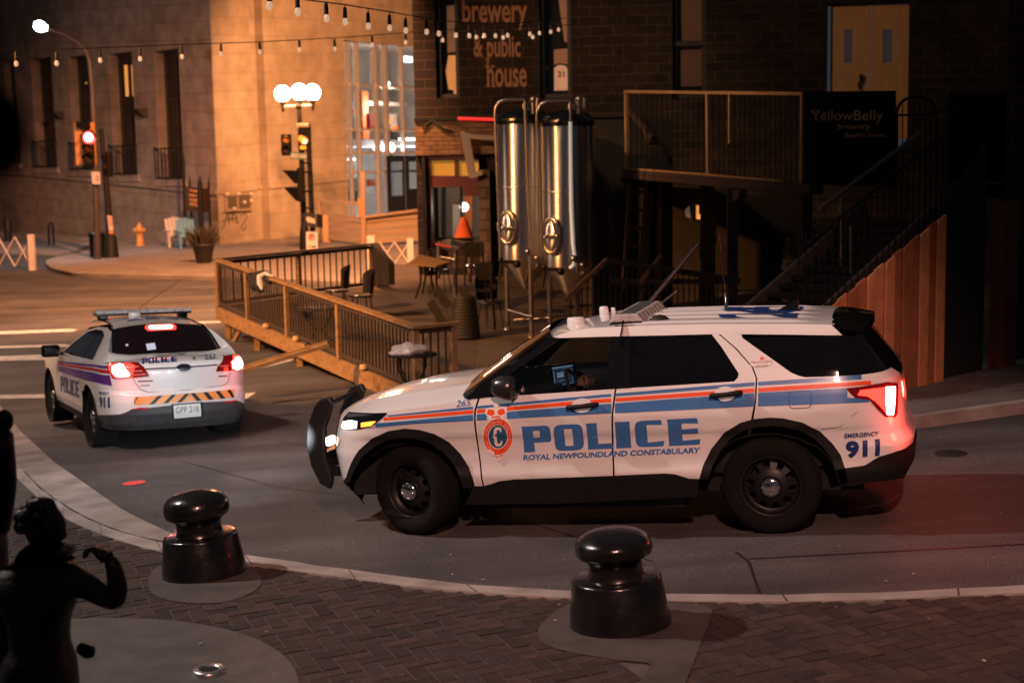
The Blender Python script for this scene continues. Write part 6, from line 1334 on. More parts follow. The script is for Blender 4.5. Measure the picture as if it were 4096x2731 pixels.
# yellow double door
YEL = mat('yellow_door_paint', (.55, .30, .10), (.63, .36, .13), scale=2, rough=.6, stretch=(9, 9, .4))
a, b, c, d = hC[3]; c = max(c, 1.8)
for (x0, x1, px0, px1) in ((1907, 1995, 1939, 1958), (1998, 2086, 2028, 2050)):
    u0, u1, z0, z1 = WC.rect(x0, 12, x1, 320, -.2); h = WC.rect(px0, 68, px1, 146, -.2); h = (min(h[:2]), max(h[:2]), h[2], h[3]); mb = MB(); WC.holed(mb, min(u0, u1), max(u0, u1), z0, z1, [h], .06, -.2)
    for k in range(1, 7): u = u0+(u1-u0)*k/7; WC.slab(mb, u-.008, u+.008, z0, z1, -.205, -.194) if not h[0]-.02 < u < h[1]+.02 else None
    dr = mb.build('door', YEL, pub)
    mb = MB(); mb.quad(WC.W(h[0], h[2], -.25), WC.W(h[1], h[2], -.25), WC.W(h[1], h[3], -.25), WC.W(h[0], h[3], -.25)); mb.build('pane', mat('frosted_pane', (.10, .09, .10), rough=.25, emit=(.22, .20, .26), es=.05), dr)
mb = MB(); mb.tube([WC.at(1975, 207, -.1), WC.at(1972, 195, -.1), WC.at(1977, 186, -.1), WC.at(1978, 175, -.1), WC.at(1976, 170, -.1)], [.02, .03, .03, .05, .01], 8); mb.build('door_lantern', BLACKM, pub)
# ledge, neon, brick fascia, shop window below
mb = MB(); WC.slabpx(mb, 950, 266, 1440, 274, 0, .22); mb.build('ledge', BLACKM, pub)
mb = MB(); mb.tube([WC.at(1052, 273, .25), WC.at(1135, 275, .25)], .032, 8); mb.build('neon_strip', glow('red_neon', (1., .03, .03), 1.1), pub)
FAS = brickmat('fascia_brick', (WC.d.x, WC.d.y), (.17, .10, .055), (.24, .145, .08), (.11, .07, .045), .30, .10, .012, bump=.8, vary=.9)
mb = MB(); WC.slabpx(mb, 953, 277, 1139, 356, .0, .16); mb.build('brick_fascia', FAS, pub)
mb = MB(); mb.tube([WC.at(970, 296, .2), WC.at(993, 276, .2), WC.at(1020, 298, .2), WC.at(1040, 302, .2)], .025, 5); mb.build('hanging_wire', BLACKM, pub)
REDF = mat('dark_red_paint', (.06, .010, .010), (.085, .015, .014), scale=6, rough=.5)
a, b, c, d = hC[4]
mb = MB()
for x0, y0, x1, y1 in ((978, 359, 991, 590), (978, 359, 1101, 369), (990, 405, 1101, 430), (1044, 366, 1052, 408), (1062, 430, 1101, 450)): WC.slabpx(mb, x0, y0, x1, y1, -.1, .08)
sw = mb.build('shop_window', REDF, pub)
for q in ([(991, 369), (1044, 369), (1044, 404), (991, 404)], [(1053, 371), (1100, 373), (1100, 407), (1053, 406)]):
    mb = MB(); mb.add([WC.at(x, y, -.06) for x, y in q], [(0, 1, 2, 3)]); mb.build('transom_pane', glow('yellow_transom', (.85, .42, .05), .30), sw)
mb = MB(); mb.quad(WC.W(a, c, -.04), WC.W(b, c, -.04), WC.W(b, WC.uz(1045, 430)[1], -.04), WC.W(a, WC.uz(1045, 430)[1], -.04)); mb.build('glass', MATS['pub_glass'], sw)
mb = MB(); mb.quad(WC.W(a-.5, c, -3), WC.W(b+3, c, -3), WC.W(b+3, d, -3), WC.W(a-.5, d, -3)); mb.build('room_wall', glow('pub_reflection_glow', (.16, .10, .07), .5, (.3, .22, .16)), sw)  # glowing wall and panels behind the glass stand in for its reflections
for q, m, nm in (([(1040, 470), (1062, 470), (1062, 545), (1040, 545)], PALE, 'pale_reflection_panel'), ([(1013, 430), (1024, 430), (1024, 545), (1013, 545)], DK, 'dark_reflection_panel'), ([(1068, 440), (1084, 440), (1084, 545), (1068, 545)], ORB, 'panel')):  # all three panels stand in for reflections in the glass
    mb = MB(); P = [WC.at(x, y, -2) for x, y in q]; mb.prism(P, (0, .2, 0)); mb.build(nm, m, sw)
mb = MB(); mb.sphere(WC.at(1066, 476, -1.), .11, 12); mb.build('glow_globe', glow('globe_reflection_glow', (1., .88, .75), 9.), sw)  # glowing globe put in for a white reflection in the window
mb = MB(); WC.slabpx(mb, 1057, 430, 1061, 560, -.05, .1); WC.slabpx(mb, 971, 361, 979, 640, -.2, .25); mb.build('jamb', BLACKM, pub)
mb = MB(); WC.slabpx(mb, 1101, 390, 1126, 660, 0, .3); mb.build('stone_pillar', brickmat('pillar_stone', (WC.d.x, WC.d.y), (.10, .075, .055), (.15, .11, .08), (.07, .05, .04), .45, .25, .02, bump=.9, vary=.9), pub)
mb = MB()
for q in ([(1062, 302), (1081, 408)], [(1072, 306), (1090, 404)], [(1064, 313), (1140, 318)]): mb.beam(WC.at(*q[0], .5), WC.at(*q[1], .45), .10, .07, up=(0, 1, 0))
mb.beam(WC.at(1081, 406, .45), WC.at(1108, 396, .45), .1, .07, up=(0, 1, 0)); mb.build('leaning_frame', mat('pale_frame', (.35, .28, .24), rough=.6), pub)
# condensed serif lettering painted on the stone
LETP = mat('painted_lettering', (.26, .12, .055), (.34, .16, .075), scale=8, rough=.8)
SER = {'b': [(.0, 1, 1)], 'r': [(.0, .53, 1), (.0, 0, 2)], 'w': [(.0, .53, 1), (.9, .53, 1)], 'y': [(.0, .53, 1), (.9, .53, 1)], 'p': [(.0, .53, 1), (.0, -.2, 2)], 'u': [(.0, .53, 1), (.75, .53, 1)], 'l': [(.0, .72, 1), (.0, 0, 2)], 'i': [(.0, .53, 1), (.0, 0, 2)], 'h': [(.0, .72, 1), (.0, 0, 2), (.8, 0, 2)]}
def serif_line(s, wall, x0, x1, ybase, yxh, off, m, parent, name='lettering', bold=.018):
    """a condensed line of text: glyphs scaled so the line runs x0..x1 with the given baseline and x-height, slab serifs added"""
    V, Fs = text2d(s, bold, 0, False); xs = [v[0] for v in V]; a, b = min(xs), max(xs)
    u0, zb0 = wall.uz(x0, ybase, off); u1, zb1 = wall.uz(x1, ybase, off); zx = wall.uz((x0+x1)/2, yxh, off)[1]; hx = (zx-zb0)/.53
    f = lambda x, y: wall.W(u0+(x-a)/(b-a)*(u1-u0), zb0+(zb1-zb0)*(x-a)/(b-a)+y*hx*1.02, off)
    mb = MB(); mb.add([f(x, y) for x, y in V], Fs)
    pos = 0.
    for ch in s:
        cu = bpy.data.curves.new('t', 'FONT'); cu.body = s[:s.index(ch)] if False else ch
        bpy.data.curves.remove(cu)
    for i, ch in enumerate(s):       # serifs at stem ends, found from the glyph outline itself
        if ch == ' ': continue
        A, _ = text2d(s[:i+1], bold, 0, False); B = text2d(s[:i], bold, 0, False)[0] if i and s[:i].strip() else []
        G = A[len(B):]
        if not G: continue
        gx0 = min(p[0] for p in G); gx1 = max(p[0] for p in G); gy1 = max(p[1] for p in G); gy0 = min(p[1] for p in G)
        for (fx, y, k) in SER.get(ch.lower(), []):
            y = {0: 0., 1: min(gy1, gy1), -.2: gy0}.get(y, y if y < gy1 else gy1)
            if y == 1: y = gy1
            x = gx0+(gx1-gx0)*fx; mb.add([f(x-.07, y-.02), f(x+.16, y-.02), f(x+.16, y+.025), f(x-.07, y+.025)], [(0, 1, 2, 3)])
    return mb.build(name, m, parent)
serif_line('brewery', WC, 1062, 1211, 51, 8, .02, LETP, pub, 'painted_lettering'); serif_line('& public', WC, 1088, 1196, 130, 92, .02, LETP, pub, 'painted_lettering'); serif_line('house', WC, 1119, 1210, 199, 153, .02, LETP, pub, 'painted_lettering')
# ================================================================ fermenting tanks
STEEL = mat('polished_steel', (.66, .64, .62), rough=.30, metal=1., aniso=.92)
STEEL.node_tree.nodes['Principled BSDF'].inputs['Anisotropic Rotation'].default_value = .25
_n = STEEL.node_tree.nodes.new('ShaderNodeTangent'); _n.direction_type = 'RADIAL'; _n.axis = 'Z'; STEEL.node_tree.links.new(_n.outputs[0], STEEL.node_tree.nodes['Principled BSDF'].inputs['Tangent'])
STEELD = mat('dull_steel', (.40, .37, .34), (.50, .47, .44), scale=6, rough=.32, metal=1.)
def tank(xc, ytop, ybot, man, legs, label, Y):
    px = pxm(Y); R = 62/px; ct = at(xc, ytop, Y); cb = at(xc+5, ybot, Y); base = pat(xc+12, 745)
    t = thing('brewing_tank', label, 'tank', (ct.x, Y, base.z), 'steel brewing tanks'); H = ct.z-cb.z
    C = Vector((ct.x, Y, cb.z))
    mb = MB(); pr = [(R*.10, -.55), (R*.96, -.02), (R, .03)]+[(R, H*k/10+.03*(k == 0)) for k in range(1, 11)]; mb.lathe(pr, C, (0, 0, 1), 72); mb.build('shell', STEEL, t)
    mb = MB(); mb.lathe([(R*1.02, H-.08), (R*1.035, H-.02), (R*1.02, H+.03), (R*.8, H+.13), (R*.3, H+.2), (.001, H+.21)], C, (0, 0, 1), 64); mb.build('lid', mat('tank_lid_dark', (.10, .095, .09), rough=.25, metal=1.), t)
    mb = MB(); mb.lathe([(R*1.004, H*.52-.012), (R*1.012, H*.52), (R*1.004, H*.52+.012)], C, (0, 0, 1), 64); mb.build('weld_band', STEELD, t)
    # manway door on the front
    mx, my0, my1 = man; a = at(mx, (my0+my1)/2, Y-R-.02); hh = (at(mx, my0, Y-R).z-at(mx, my1, Y-R).z)/2; n_ = Vector((-.35, -1, 0)).normalized(); s_ = Vector((n_.y, -n_.x, 0))
    c = C+Vector((a.x-C.x, 0, a.z-C.z)); c.y = Y-math.sqrt(max(.01, R*R-(a.x-C.x)**2))-.03
    n_ = Vector((c.x-C.x, c.y-C.y, 0)).normalized(); s_ = Vector((n_.y, -n_.x, 0))
    E_2 = lambda k, o: [c+s_*(hh*.60*k*math.cos(q))+UPZ*(hh*k*math.sin(q))+n_*o for q in [2*math.pi*i/32 for i in range(32)]]
    mb = MB(); mb.tube(E_2(1., .03), .035, 8, closed=True); md = mb.build('manway', STEELD, t)
    mb = MB(); rings = [E_2(.97, .0), E_2(.9, .05), E_2(.6, .075), E_2(.25, .09)]; mb.add([v for r_ in rings for v in r_], [(j*32+i, j*32+(i+1) % 32, (j+1)*32+(i+1) % 32, (j+1)*32+i) for j in range(3) for i in range(32)]+[tuple(96+i for i in range(32))], True); mb.build('manway_door', STEEL, md)
    mb = MB(); mb.tube([c+s_*(-hh*.62)+n_*.1, c+s_*(hh*.62)+n_*.1], .022, 8); mb.sphere(c+s_*(-hh*.62)+n_*.12, .05, 8); mb.tube([c+n_*.09, c+n_*.2], .02, 6); mb.tube([c+n_*.2+s_*.09-UPZ*.05, c+n_*.2-s_*.09+UPZ*.05], .015, 6); mb.sphere(c+s_*(hh*.58)+UPZ*.2*hh+n_*.08, .045, 8); mb.build('latch', STEELD, md)
    for x, yb, fy in legs:
        q = pat(x+4, yb); tp_ = Vector((q.x, q.y, cb.z+.1)); mb = MB(); mb.tube([q, tp_], .045, 10); mb.lathe([(.07, 0), (.05, .05), (.001, .05)], q, (0, 0, 1), 10); mb.build('leg', STEELD, t)
        mb = MB(); mb.beam(tp_-UPZ*.12, C+UPZ*-.45, .05, .09); mb.build('brace', mat('tank_brace', (.25, .18, .12), rough=.4, metal=.8), t)
    return t, C, R, H
def pipes(t, P, r=.028, name='pipe'):
    for L in P:
        mb = MB(); mb.tube(L, r, 8); mb.build(name, STEELD, t)
YT = 25.2
t1, C1, R1_, H1 = tank(1202, 276, 595, (1168, 487, 560), [(1162, 757, 0), (1217, 775, 0)], 'left polished steel brewing tank with an oval manway door', YT+.7)
t2, C2_, R2_, H2 = tank(1303, 280, 612, (1269, 503, 582), [(1260, 768, 0), (1322, 770, 0)], 'right polished steel brewing tank, nearer and overlapping the other tank', YT)
A3 = lambda L, Y: [at(x, y, Y) for x, y in L]
pipes(t1, [A3([(1150, 600), (1143, 420), (1137, 262), (1138, 248), (1146, 235), (1160, 230), (1204, 228), (1206, 236), (1207, 270), (1212, 440), (1220, 600)], YT-.1)])
pipes(t2, [A3([(1246, 600), (1240, 420), (1233, 270), (1234, 256), (1242, 240), (1256, 233), (1309, 230), (1310, 240), (1311, 280), (1316, 440), (1324, 620)], YT-.75)])
for t_, xs_, Y in ((t1, (1225, 1236, 1215), YT), (t2, (1330, 1344, 1322), YT-.5)):
    mb = MB(); q = at(xs_[0], 262, Y); mb.tube([q, at(xs_[0], 232, Y)], .05, 8); mb.sphere(at(xs_[0], 230, Y), .07, 10); mb.tube([at(xs_[1], 250, Y), at(xs_[1], 226, Y)], .06, 8); mb.sphere(at(xs_[2], 245, Y), .06, 8); mb.tube([at(xs_[0]-14, 250, Y), at(xs_[0]-14, 240, Y)], .08, 10); mb.build('valve', STEELD, t_)
    mb = MB(); y_ = 590 if t_ is t1 else 606; x_ = xs_[0]-12; Yv = Y-.95; mb.tube([at(x_, y_-10, Yv), at(x_+8, y_, Yv), at(x_+8, y_+18, Yv), at(x_+14, y_+26, Yv), at(x_+22, y_+20, Yv)], .03, 8); mb.sphere(at(x_, y_-12, Yv), .06, 8); mb.sphere(at(x_+20, y_+3, Yv), .05, 8); mb.build('valve', STEELD, t_)
    mb = MB(); x_ = 1168 if t_ is t1 else 1268; y_ = 605 if t_ is t1 else 622; mb.beam(at(x_-22, y_-4, Yv), at(x_+26, y_-2, Yv), .06, .06); mb.sphere(at(x_+20, y_+2, Yv), .07, 8); mb.sphere(at(x_-18, y_-8, Yv), .05, 8); mb.tube([at(x_-16, y_, Yv), at(x_-22, y_+40, Yv)], .02, 6); mb.build('frame', BLACKM, t_)
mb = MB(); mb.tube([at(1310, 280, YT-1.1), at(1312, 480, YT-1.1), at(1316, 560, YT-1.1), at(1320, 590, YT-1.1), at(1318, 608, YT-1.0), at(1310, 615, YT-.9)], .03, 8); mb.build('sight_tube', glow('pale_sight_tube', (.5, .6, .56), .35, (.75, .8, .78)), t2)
mb = MB(); mb.tube([at(1166, 712, YT), at(1222, 728, YT-.6)], .02, 6); mb.tube([at(1180, 735, YT+.2), at(1262, 730, YT)], .02, 6); mb.build('tie_bar', STEELD, t1)
mb = MB(); cbx = at(1405, 450, 27); mb.box((cbx.x+.4, 27.4, (at(1400, 275, 27).z+pz(cbx.x, 27))/2), (1.5, .8, at(1400, 275, 27).z-pz(cbx.x, 27))); o = mb.build('cabinet', mat('dark_cabinet', (.010, .010, .011), (.016, .015, .015), scale=4, rough=.7)); tag(o, 'tall black boxed cabinet standing right of the steel tanks', 'cabinet')
# ================================================================ patio furniture
def bartable(label, q, Y, topm, legx, yb):
    P = [at(x, y, Y+dy) for (x, y, dy) in q]; b_ = pat(*legx, 0); t = thing('bar_table', label, 'table', b_, 'small tables on the deck and patio'); mb = MB(); mb.prism(P, (0, 0, -.045)); mb.build('table_top', topm, t); return t, P
SILV = mat('silver_table', (.45, .43, .42), rough=.25, metal=.9); TWOOD = mat('table_boards', (.28, .15, .06), (.36, .20, .08), scale=4, rough=.6, stretch=(.5, 9, 1))
t, P = bartable('tall silver bar table carrying the orange traffic cone', [(999, 558, -.5), (1052, 570, -.5), (1088, 556, .5), (1030, 548, .5)], 28.5, SILV, (1045, 692), 0)
for (x, y0, y1) in ((1046, 570, 692), (1008, 562, 640), (1080, 560, 650)): mb = MB(); mb.tube([at(x, y0, 28.3), at(x-1, y1, 28.3)], .045, 8); mb.build('leg', SILV, t)
mb = MB(); mb.tube([at(1010, 590, 28.2), at(1046, 596, 28.1)], .025, 6); mb.build('foot_rail', SILV, t)
mb = MB(); mb.prism([at(999, 559, 27.95), at(1036, 567, 27.95), at(1036, 570, 27.95), at(999, 562, 27.95)], (0, .02, 0)); mb.build('edge_strip', mat('orange_edge', (.8, .10, .05), rough=.3), t)
cn = at(1065, 549, 28.7); t = thing('traffic_cone', 'orange traffic cone standing on the tall silver bar table', 'traffic cone', cn)
CONO = mat('cone_orange', (.75, .12, .02), (.8, .15, .03), scale=5, rough=.5); hC_ = at(1065, 500, 28.7).z-cn.z
mb = MB(); mb.lathe([(.20, .035), (.19, .05), (.045, hC_), (.03, hC_+.01), (.001, hC_+.01)], cn, (0, 0, 1), 24); mb.build('cone', CONO, t); mb = MB(); mb.box(cn+UPZ*.018, (.5, .5, .035)); mb.build('base', BLACKM, t, bevel=.01)
def cafe(label, q, legs, Y, topm):
    b_ = pat(*legs[0][-1]); t = thing('cafe_table', label, 'table', b_, 'small tables on the deck and patio'); P = [at(x, y, Y+dy) for (x, y, dy) in q]; mb = MB(); mb.prism(P, (0, 0, -.03)); mb.build('table_top', topm, t)
    for L in legs: mb = MB(); mb.tube([at(x, y, Y) for x, y in L], .022, 6); mb.build('leg', BLACKM, t)
cafe('low cafe table with a boarded top and curved black legs at the patio edge', [(934, 606, -.5), (1002, 611, -.5), (1036, 601, .3), (965, 585, .6)], [[(960, 608), (967, 618), (966, 650), (954, 686)], [(978, 604), (977, 640), (970, 676)], [(993, 608), (990, 640), (1000, 684)], [(1004, 606), (1002, 650), (1010, 680)]], 27.5, TWOOD)
shellchair(1012, 668, 'dark chair tucked behind the boarded cafe table', rad(160)); 
shellchair(1127, 752, 'black chair beside the legs of the left brewing tank', rad(30))
def meshchair(x0, y0, x1, y1, Y, label):
    a, b = at(x0, y0, Y), at(x1, y1, Y); p = pat((x0+x1)/2, y1+95); t = thing('mesh_chair', label, 'chair', (a.x, Y, p.z), 'black chairs on the deck and patio'); mb = MB(); w_ = b.x-a.x; h_ = a.z-b.z
    for k in range(6): mb.beam((a.x+w_*k/5, Y, b.z), (a.x+w_*k/5+.01, Y, a.z), .05, .03, up=(0, 1, 0))
    for k in range(5): mb.beam((a.x, Y-.002, b.z+h_*k/4), (b.x, Y-.002, b.z+h_*k/4), .045, .028, up=(0, 1, 0))
    mb.build('backrest', BLACKM, t)
    mb = MB(); mb.box((a.x+w_/2, Y-.22, b.z-.18), (w_*1.05, .45, .04)); mb.build('seat', REDREF, t)
    for sx_ in (0, 1):
        for dy in (0, -.42): mb = MB(); mb.tube([(a.x+w_*sx_, Y+dy, b.z-.18 if dy else b.z+.05), (a.x+w_*sx_+.06*(2*sx_-1), Y+dy*1.15, pz(a.x, Y+dy))], .018, 6); mb.build('leg', BLACKM, t)
meshchair(1069, 560, 1109, 588, 27., 'black bar chair with a square mesh back behind the tall tables'); meshchair(1094, 606, 1128, 640, 26.3, 'lower black chair with a barred back in front of the left tank')
bp2 = pat(1068, 775); t = thing('barrel', 'dark ribbed barrel with a knobbed lid and boards leaning from it near the deck corner', 'barrel', bp2)
sB = pxm(bp2.y); Rb_ = 36/sB; Hb = 88/sB
mb = MB(); prb = []
for k in range(13): h_ = Hb*k/12; r_ = Rb_*(1-.28*(k/12)**1.6); prb += [(r_*.97, h_), (r_, h_+Hb*.02), (r_, h_+Hb*.055)]
mb.lathe(prb+[(Rb_*.45, Hb*1.12), (.05, Hb*1.16), (.05, Hb*1.22), (.001, Hb*1.23)], bp2, (0, 0, 1), 28); mb.build('barrel', mat('tarred_wood', (.012, .011, .010), (.02, .017, .015), scale=8, rough=.7), t)
for L in ([(1016, 740), (988, 692)], [(1030, 706), (1002, 664)], [(1074, 690), (1062, 660)]): mb = MB(); mb.beam(at(*L[0], bp2.y-.1), at(*L[1], bp2.y-.1), .14, .05, up=(0, 1, 0)); mb.build('board', MATS['tarred_wood'], t)
# ================================================================ balcony, banner, ladder, stairs
pb0 = at(1437, 300, 26); pb1 = at(1843, 300, 21.6); WD = Wall((pb0.x, pb0.y), (pb1.x-pb0.x, pb1.y-pb0.y))
bal = thing('balcony', 'raised dark timber balcony with a gold edged railing on the brewery front', 'balcony', (pb0.x, pb0.y, WD.uz(1437, 400)[1]))
GOLD = mat('gold_rail_paint', (.50, .26, .09), (.66, .37, .15), scale=9, rough=.5, metal=.1); DKB = mat('dark_beam', (.05, .03, .024), (.075, .046, .034), scale=4, rough=.8, stretch=(.4, .4, 5))
def wb(mb, p, q, w, h, off=0.): mb.beam(WD.at(*p, off), WD.at(*q, off), w, h, up=(0, 0, 1) if abs(p[0]-q[0]) > 8 else tuple(WD.n)); return mb
for p, q, w in (((1436, 211), (1845, 216), .05), ((1446, 389), (1625, 402), .04), ((1627, 403), (1800, 418), .04)): mb = MB(); wb(mb, p, q, .06, w); mb.build('rail', GOLD, bal)
for p, q, w in (((1438, 211), (1440, 392), .055), ((1625, 214), (1627, 410), .055), ((1676, 215), (1676, 330), .04), ((1842, 216), (1840, 425), .04)): mb = MB(); wb(mb, p, q, w, w); mb.build('post', GOLD, bal)
mb = MB()
for k in range(34): x = 1450+(1840-1450)*k/33; wb(mb, (x, 214), (x, 390+(x-1440)*.075), .011, .011, -.02)
mb.build('balusters', BLACKM, bal)
mb = MB(); mb.prism([WD.at(1431, 389, .05), WD.at(1860, 423, .05), WD.at(1860, 449, .05), WD.at(1431, 409, .05)], -WD.n*.25); mb.build('beam', DKB, bal)
zf = WD.uz(1437, 396)[1]; mb = MB(); a_, b_ = WD.at(1431, 396, .0), WD.at(1860, 432, .0); mb.prism([a_, b_, b_+Vector((0, 9, 0)), a_+Vector((0, 7, 0))], (0, 0, -.12)); mb.build('floor', DARKW, bal)
for x, w in ((1680, .16), (1850, .14)): mb = MB(); q = WD.at(x, 446 if x > 1800 else 432, .0); mb.beam((q.x, q.y-.1, q.z), (q.x, q.y-.1, pz(q.x, q.y-.1)), w, w, up=(0, 1, 0)); mb.build('post', DARKW, bal)
mb = MB(); mb.prism([WD.at(1668, 434, .1), WD.at(1700, 437, .1), WD.at(1694, 456, .1), WD.at(1684, 464, .1), WD.at(1672, 452, .1)], -WD.n*.15); mb.build('bracket', DKB, bal)
mb = MB(); wb(mb, (1438, 246), (1500, 318), .09, .09, -.6); wb(mb, (1490, 300), (1500, 330), .2, .1, -.7); o = mb.build('brace', DKB, bal)
bn = thing('banner', 'black banner reading YellowBelly brewery and public house hung on the balcony rail', 'banner', WD.at(1945, 415))
mb = MB(); mb.prism([WD.at(1846, 211, .03), WD.at(2053, 209, .03), WD.at(2054, 430, .03), WD.at(1846, 425, .03)], -WD.n*.04); mb.build('cloth', mat('banner_black', (.008, .008, .009), rough=.95, spec=.08), bn)
GL1 = mat('banner_tan', (.50, .30, .18), (.18, .10, .06), scale=1.1, rough=.8)
def bline(s, x0, x1, yb_, yx): serif_line(s, WD, x0, x1, yb_, yx, .045, GL1, bn, bold=.0)
bline('YellowBelly', 1864, 2028, 277, 255); bline('brewery', 1925, 1999, 297, 286); bline('&public house', 1941, 2033, 315, 306)
mb = MB(); q = WD.at(1440, 300, -.4)
lad = thing('ladder', 'old wooden ladder leaning under the balcony', 'ladder', pat(1450, 690))
LADW = mat('ladder_wood', (.10, .06, .04), (.15, .095, .065), scale=5, rough=.8); LY = 26.6
for p, q_ in (((1448, 412), (1432, 668)), ((1486, 412), (1470, 668)), ((1496, 440), (1480, 668))): mb = MB(); mb.beam(at(*p, LY), at(*q_, LY), .07, .16, up=(0, 1, 0)); mb.build('rail', LADW, lad)
for k in range(6): y = 440+42*k; mb = MB(); mb.beam(at(1449-k*2.6, y, LY), at(1487-k*2.6, y+2, LY), .06, .06); mb.build('rung', LADW, lad)
mb = MB(); mb.beam(at(1515, 418, 26.2), at(1512, 690, 26.2), .08, .08, up=(0, 1, 0)); o = mb.build('post', mat('reddish_post', (.10, .03, .015), rough=.7)); tag(o, 'thin reddish post under the balcony right of the ladder', 'post')
# stone piers and a small amber window under the balcony
for x, w, y0, Y, lab, mm in ((1625, 30, 440, 27.5, 'pale rough stone pier under the middle of the balcony', MATS['pillar_stone']), (1815, 24, 560, 24.5, 'pale rough stone pier under the right end of the balcony', MATS['pillar_stone'])):
    b_ = at(x, 700, Y); b_.z = pz(b_.x, Y); tpz = at(x, y0-15, Y).z; mb = MB(); s_ = w/pxm(Y)/2
    n_ = 9
    for k in range(n_): z0 = b_.z+(tpz-b_.z)*k/n_; r_ = rng.uniform(.92, 1.08); mb.box((b_.x+rng.uniform(-.02, .02), Y, z0+(tpz-b_.z)/n_/2), (2*s_*r_, .45*r_, (tpz-b_.z)/n_+.004))
    o = mb.build('stone_pier', mm, bevel=.02); tag(o, lab, 'pier')
mb = MB(); mb.prism(A3([(1600, 472), (1613, 474), (1613, 505), (1600, 503)], 31), (0, .05, 0)); mb.build('glowing_pane', glow('amber_pane', (1., .40, .08), .9), pub)
mb = MB(); mb.prism(A3([(1574, 482), (1584, 474), (1586, 502), (1576, 498)], 31), (0, .05, 0)); mb.build('glowing_pane', glow('dim_mauve', (.16, .10, .09), .5), pub)
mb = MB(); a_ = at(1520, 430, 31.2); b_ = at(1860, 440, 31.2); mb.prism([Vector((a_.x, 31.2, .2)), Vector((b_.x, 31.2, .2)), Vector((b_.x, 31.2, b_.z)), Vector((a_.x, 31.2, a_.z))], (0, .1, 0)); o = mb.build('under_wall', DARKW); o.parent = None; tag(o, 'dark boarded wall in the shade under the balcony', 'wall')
# patio hand railings in front
pr_ = thing('patio_railing', 'dark railing with sloping handrails in front of the balcony posts, behind the SUV roof', 'railing', pat(1400, 700))
RLM = mat('rail_bronze', (.22, .13, .08), rough=.35, metal=.5); YR = 21.5
for p, q_, m, r_ in (((1296, 692), (1394, 597), RLM, .03), ((1394, 597), (1700, 645), BLACKM, .035), ((1470, 652), (1518, 588), RLM, .022), ((1404, 645), (1690, 648), BLACKM, .03)): mb = MB(); mb.beam(at(*p, YR), at(*q_, YR+.3), r_*2, r_*2.4); mb.build('handrail', m, pr_)
mb = MB()
for k in range(30): x = 1310+13*k; y = 597-(x-1394)*-.0 if x > 1394 else 597+(1394-x)*.97; y = y if x <= 1394 else 597+(x-1394)*.157; mb.tube([at(x, y+2, YR+.1), at(x, 735, YR+.1)], .012, 5)
mb.build('balusters', BLACKM, pr_)
mb = MB(); mb.tube([at(1478, 712, 20.8), at(1604, 560, 20.8)], .035, 8); mb.tube([at(1495, 715, 20.9), at(1556, 668, 20.9)], .02, 6); o = mb.build('metal_bar', mat('grey_bar', (.20, .18, .17), rough=.35, metal=.6)); tag(o, 'long grey metal bar leaning diagonally in front of the railing', 'bar')
# side stair with boarded flank
PNL = Wall((4.72, 17.03), (.62, .53))
stair = thing('staircase', 'outdoor timber staircase with a boarded reddish flank rising behind the SUV tail', 'staircase', PNL.W(0, g(4.72, 17.03)))
RWOOD = attrmat('red_cedar', rough=.7, bump=.4, bscale=30, nscale=5, nv=.5)
ua = PNL.uz(1880, 800)[0]; ub_ = PNL.uz(2166, 700)[0]; mb = MB(); nb = 14
def topz(u):
    lo, hi = 1850., 2250.
    for _ in range(30):
        m_ = (lo+hi)/2; yy = 707-(m_-1905)*.811
        if PNL.uz(m_, yy)[0] < u: lo = m_
        else: hi = m_
    return PNL.uz(lo, 707-(lo-1905)*.811)[1]
for k in range(nb):
    u0 = ua+(ub_-ua)*k/nb+.006; u1 = ua+(ub_-ua)*(k+1)/nb-.006; o_ = .03*(k % 2); zb1 = g(*PNL.W(u0, 0).xy)+.06
    c = rng.choice([(.46, .18, .075), (.30, .105, .05), (.56, .235, .10), (.38, .14, .062)]); mb.tint = c
    P = [PNL.W(u0, zb1, o_), PNL.W(u1, zb1, o_), PNL.W(u1, topz(u1), o_), PNL.W(u0, topz(u0), o_)]; mb.prism(P, -PNL.n*.03)
mb.build('boarded_flank', RWOOD, stair)
mb = MB()
for k in range(11): u = ua+(ub_-ua)*(k+.5)/11; z_ = topz(u)-.1; mb.box(PNL.W(u, z_, -.6), ((ub_-ua)/11*1.05, 1.0, .06), PNL.d)
mb.build('treads', mat('tread_dark', (.004, .0035, .003), rough=.95, spec=.1), stair)
for off in (-.10, -1.15): mb = MB(); mb.beam(PNL.W(ua-.4, topz(ua)-.05-.3, off), PNL.W(ub_, topz(ub_)+.02, off), .05, .26); mb.build('stringer', DARKW, stair)
mb = MB(); h1 = at(1850, 520, 17.2); mb.tube([PNL.at(1880, 482, -.9), PNL.at(1958, 423, -.9), PNL.at(2075, 335, -.9), PNL.at(2112, 306, -.9)], .03, 8); mb.build('handrail', mat('shiny_handrail', (.10, .08, .07), rough=.22, metal=.6), stair)
mb = MB()
for k in range(24): u = ua-.3+(ub_-ua+.3)*k/23; z_ = topz(max(u, ua)); mb.beam(PNL.W(u, z_, -.05), PNL.W(u, z_+.95, -.05), .012, .012, up=tuple(PNL.n))
mb.beam(PNL.W(ua-.3, topz(ua)+.75, -.06), PNL.W(ub_, topz(ub_)+.95, -.06), .03, .03)
mb.build('netting', mat('dark_netting', (.004, .004, .004), rough=.9, spec=.1), stair)
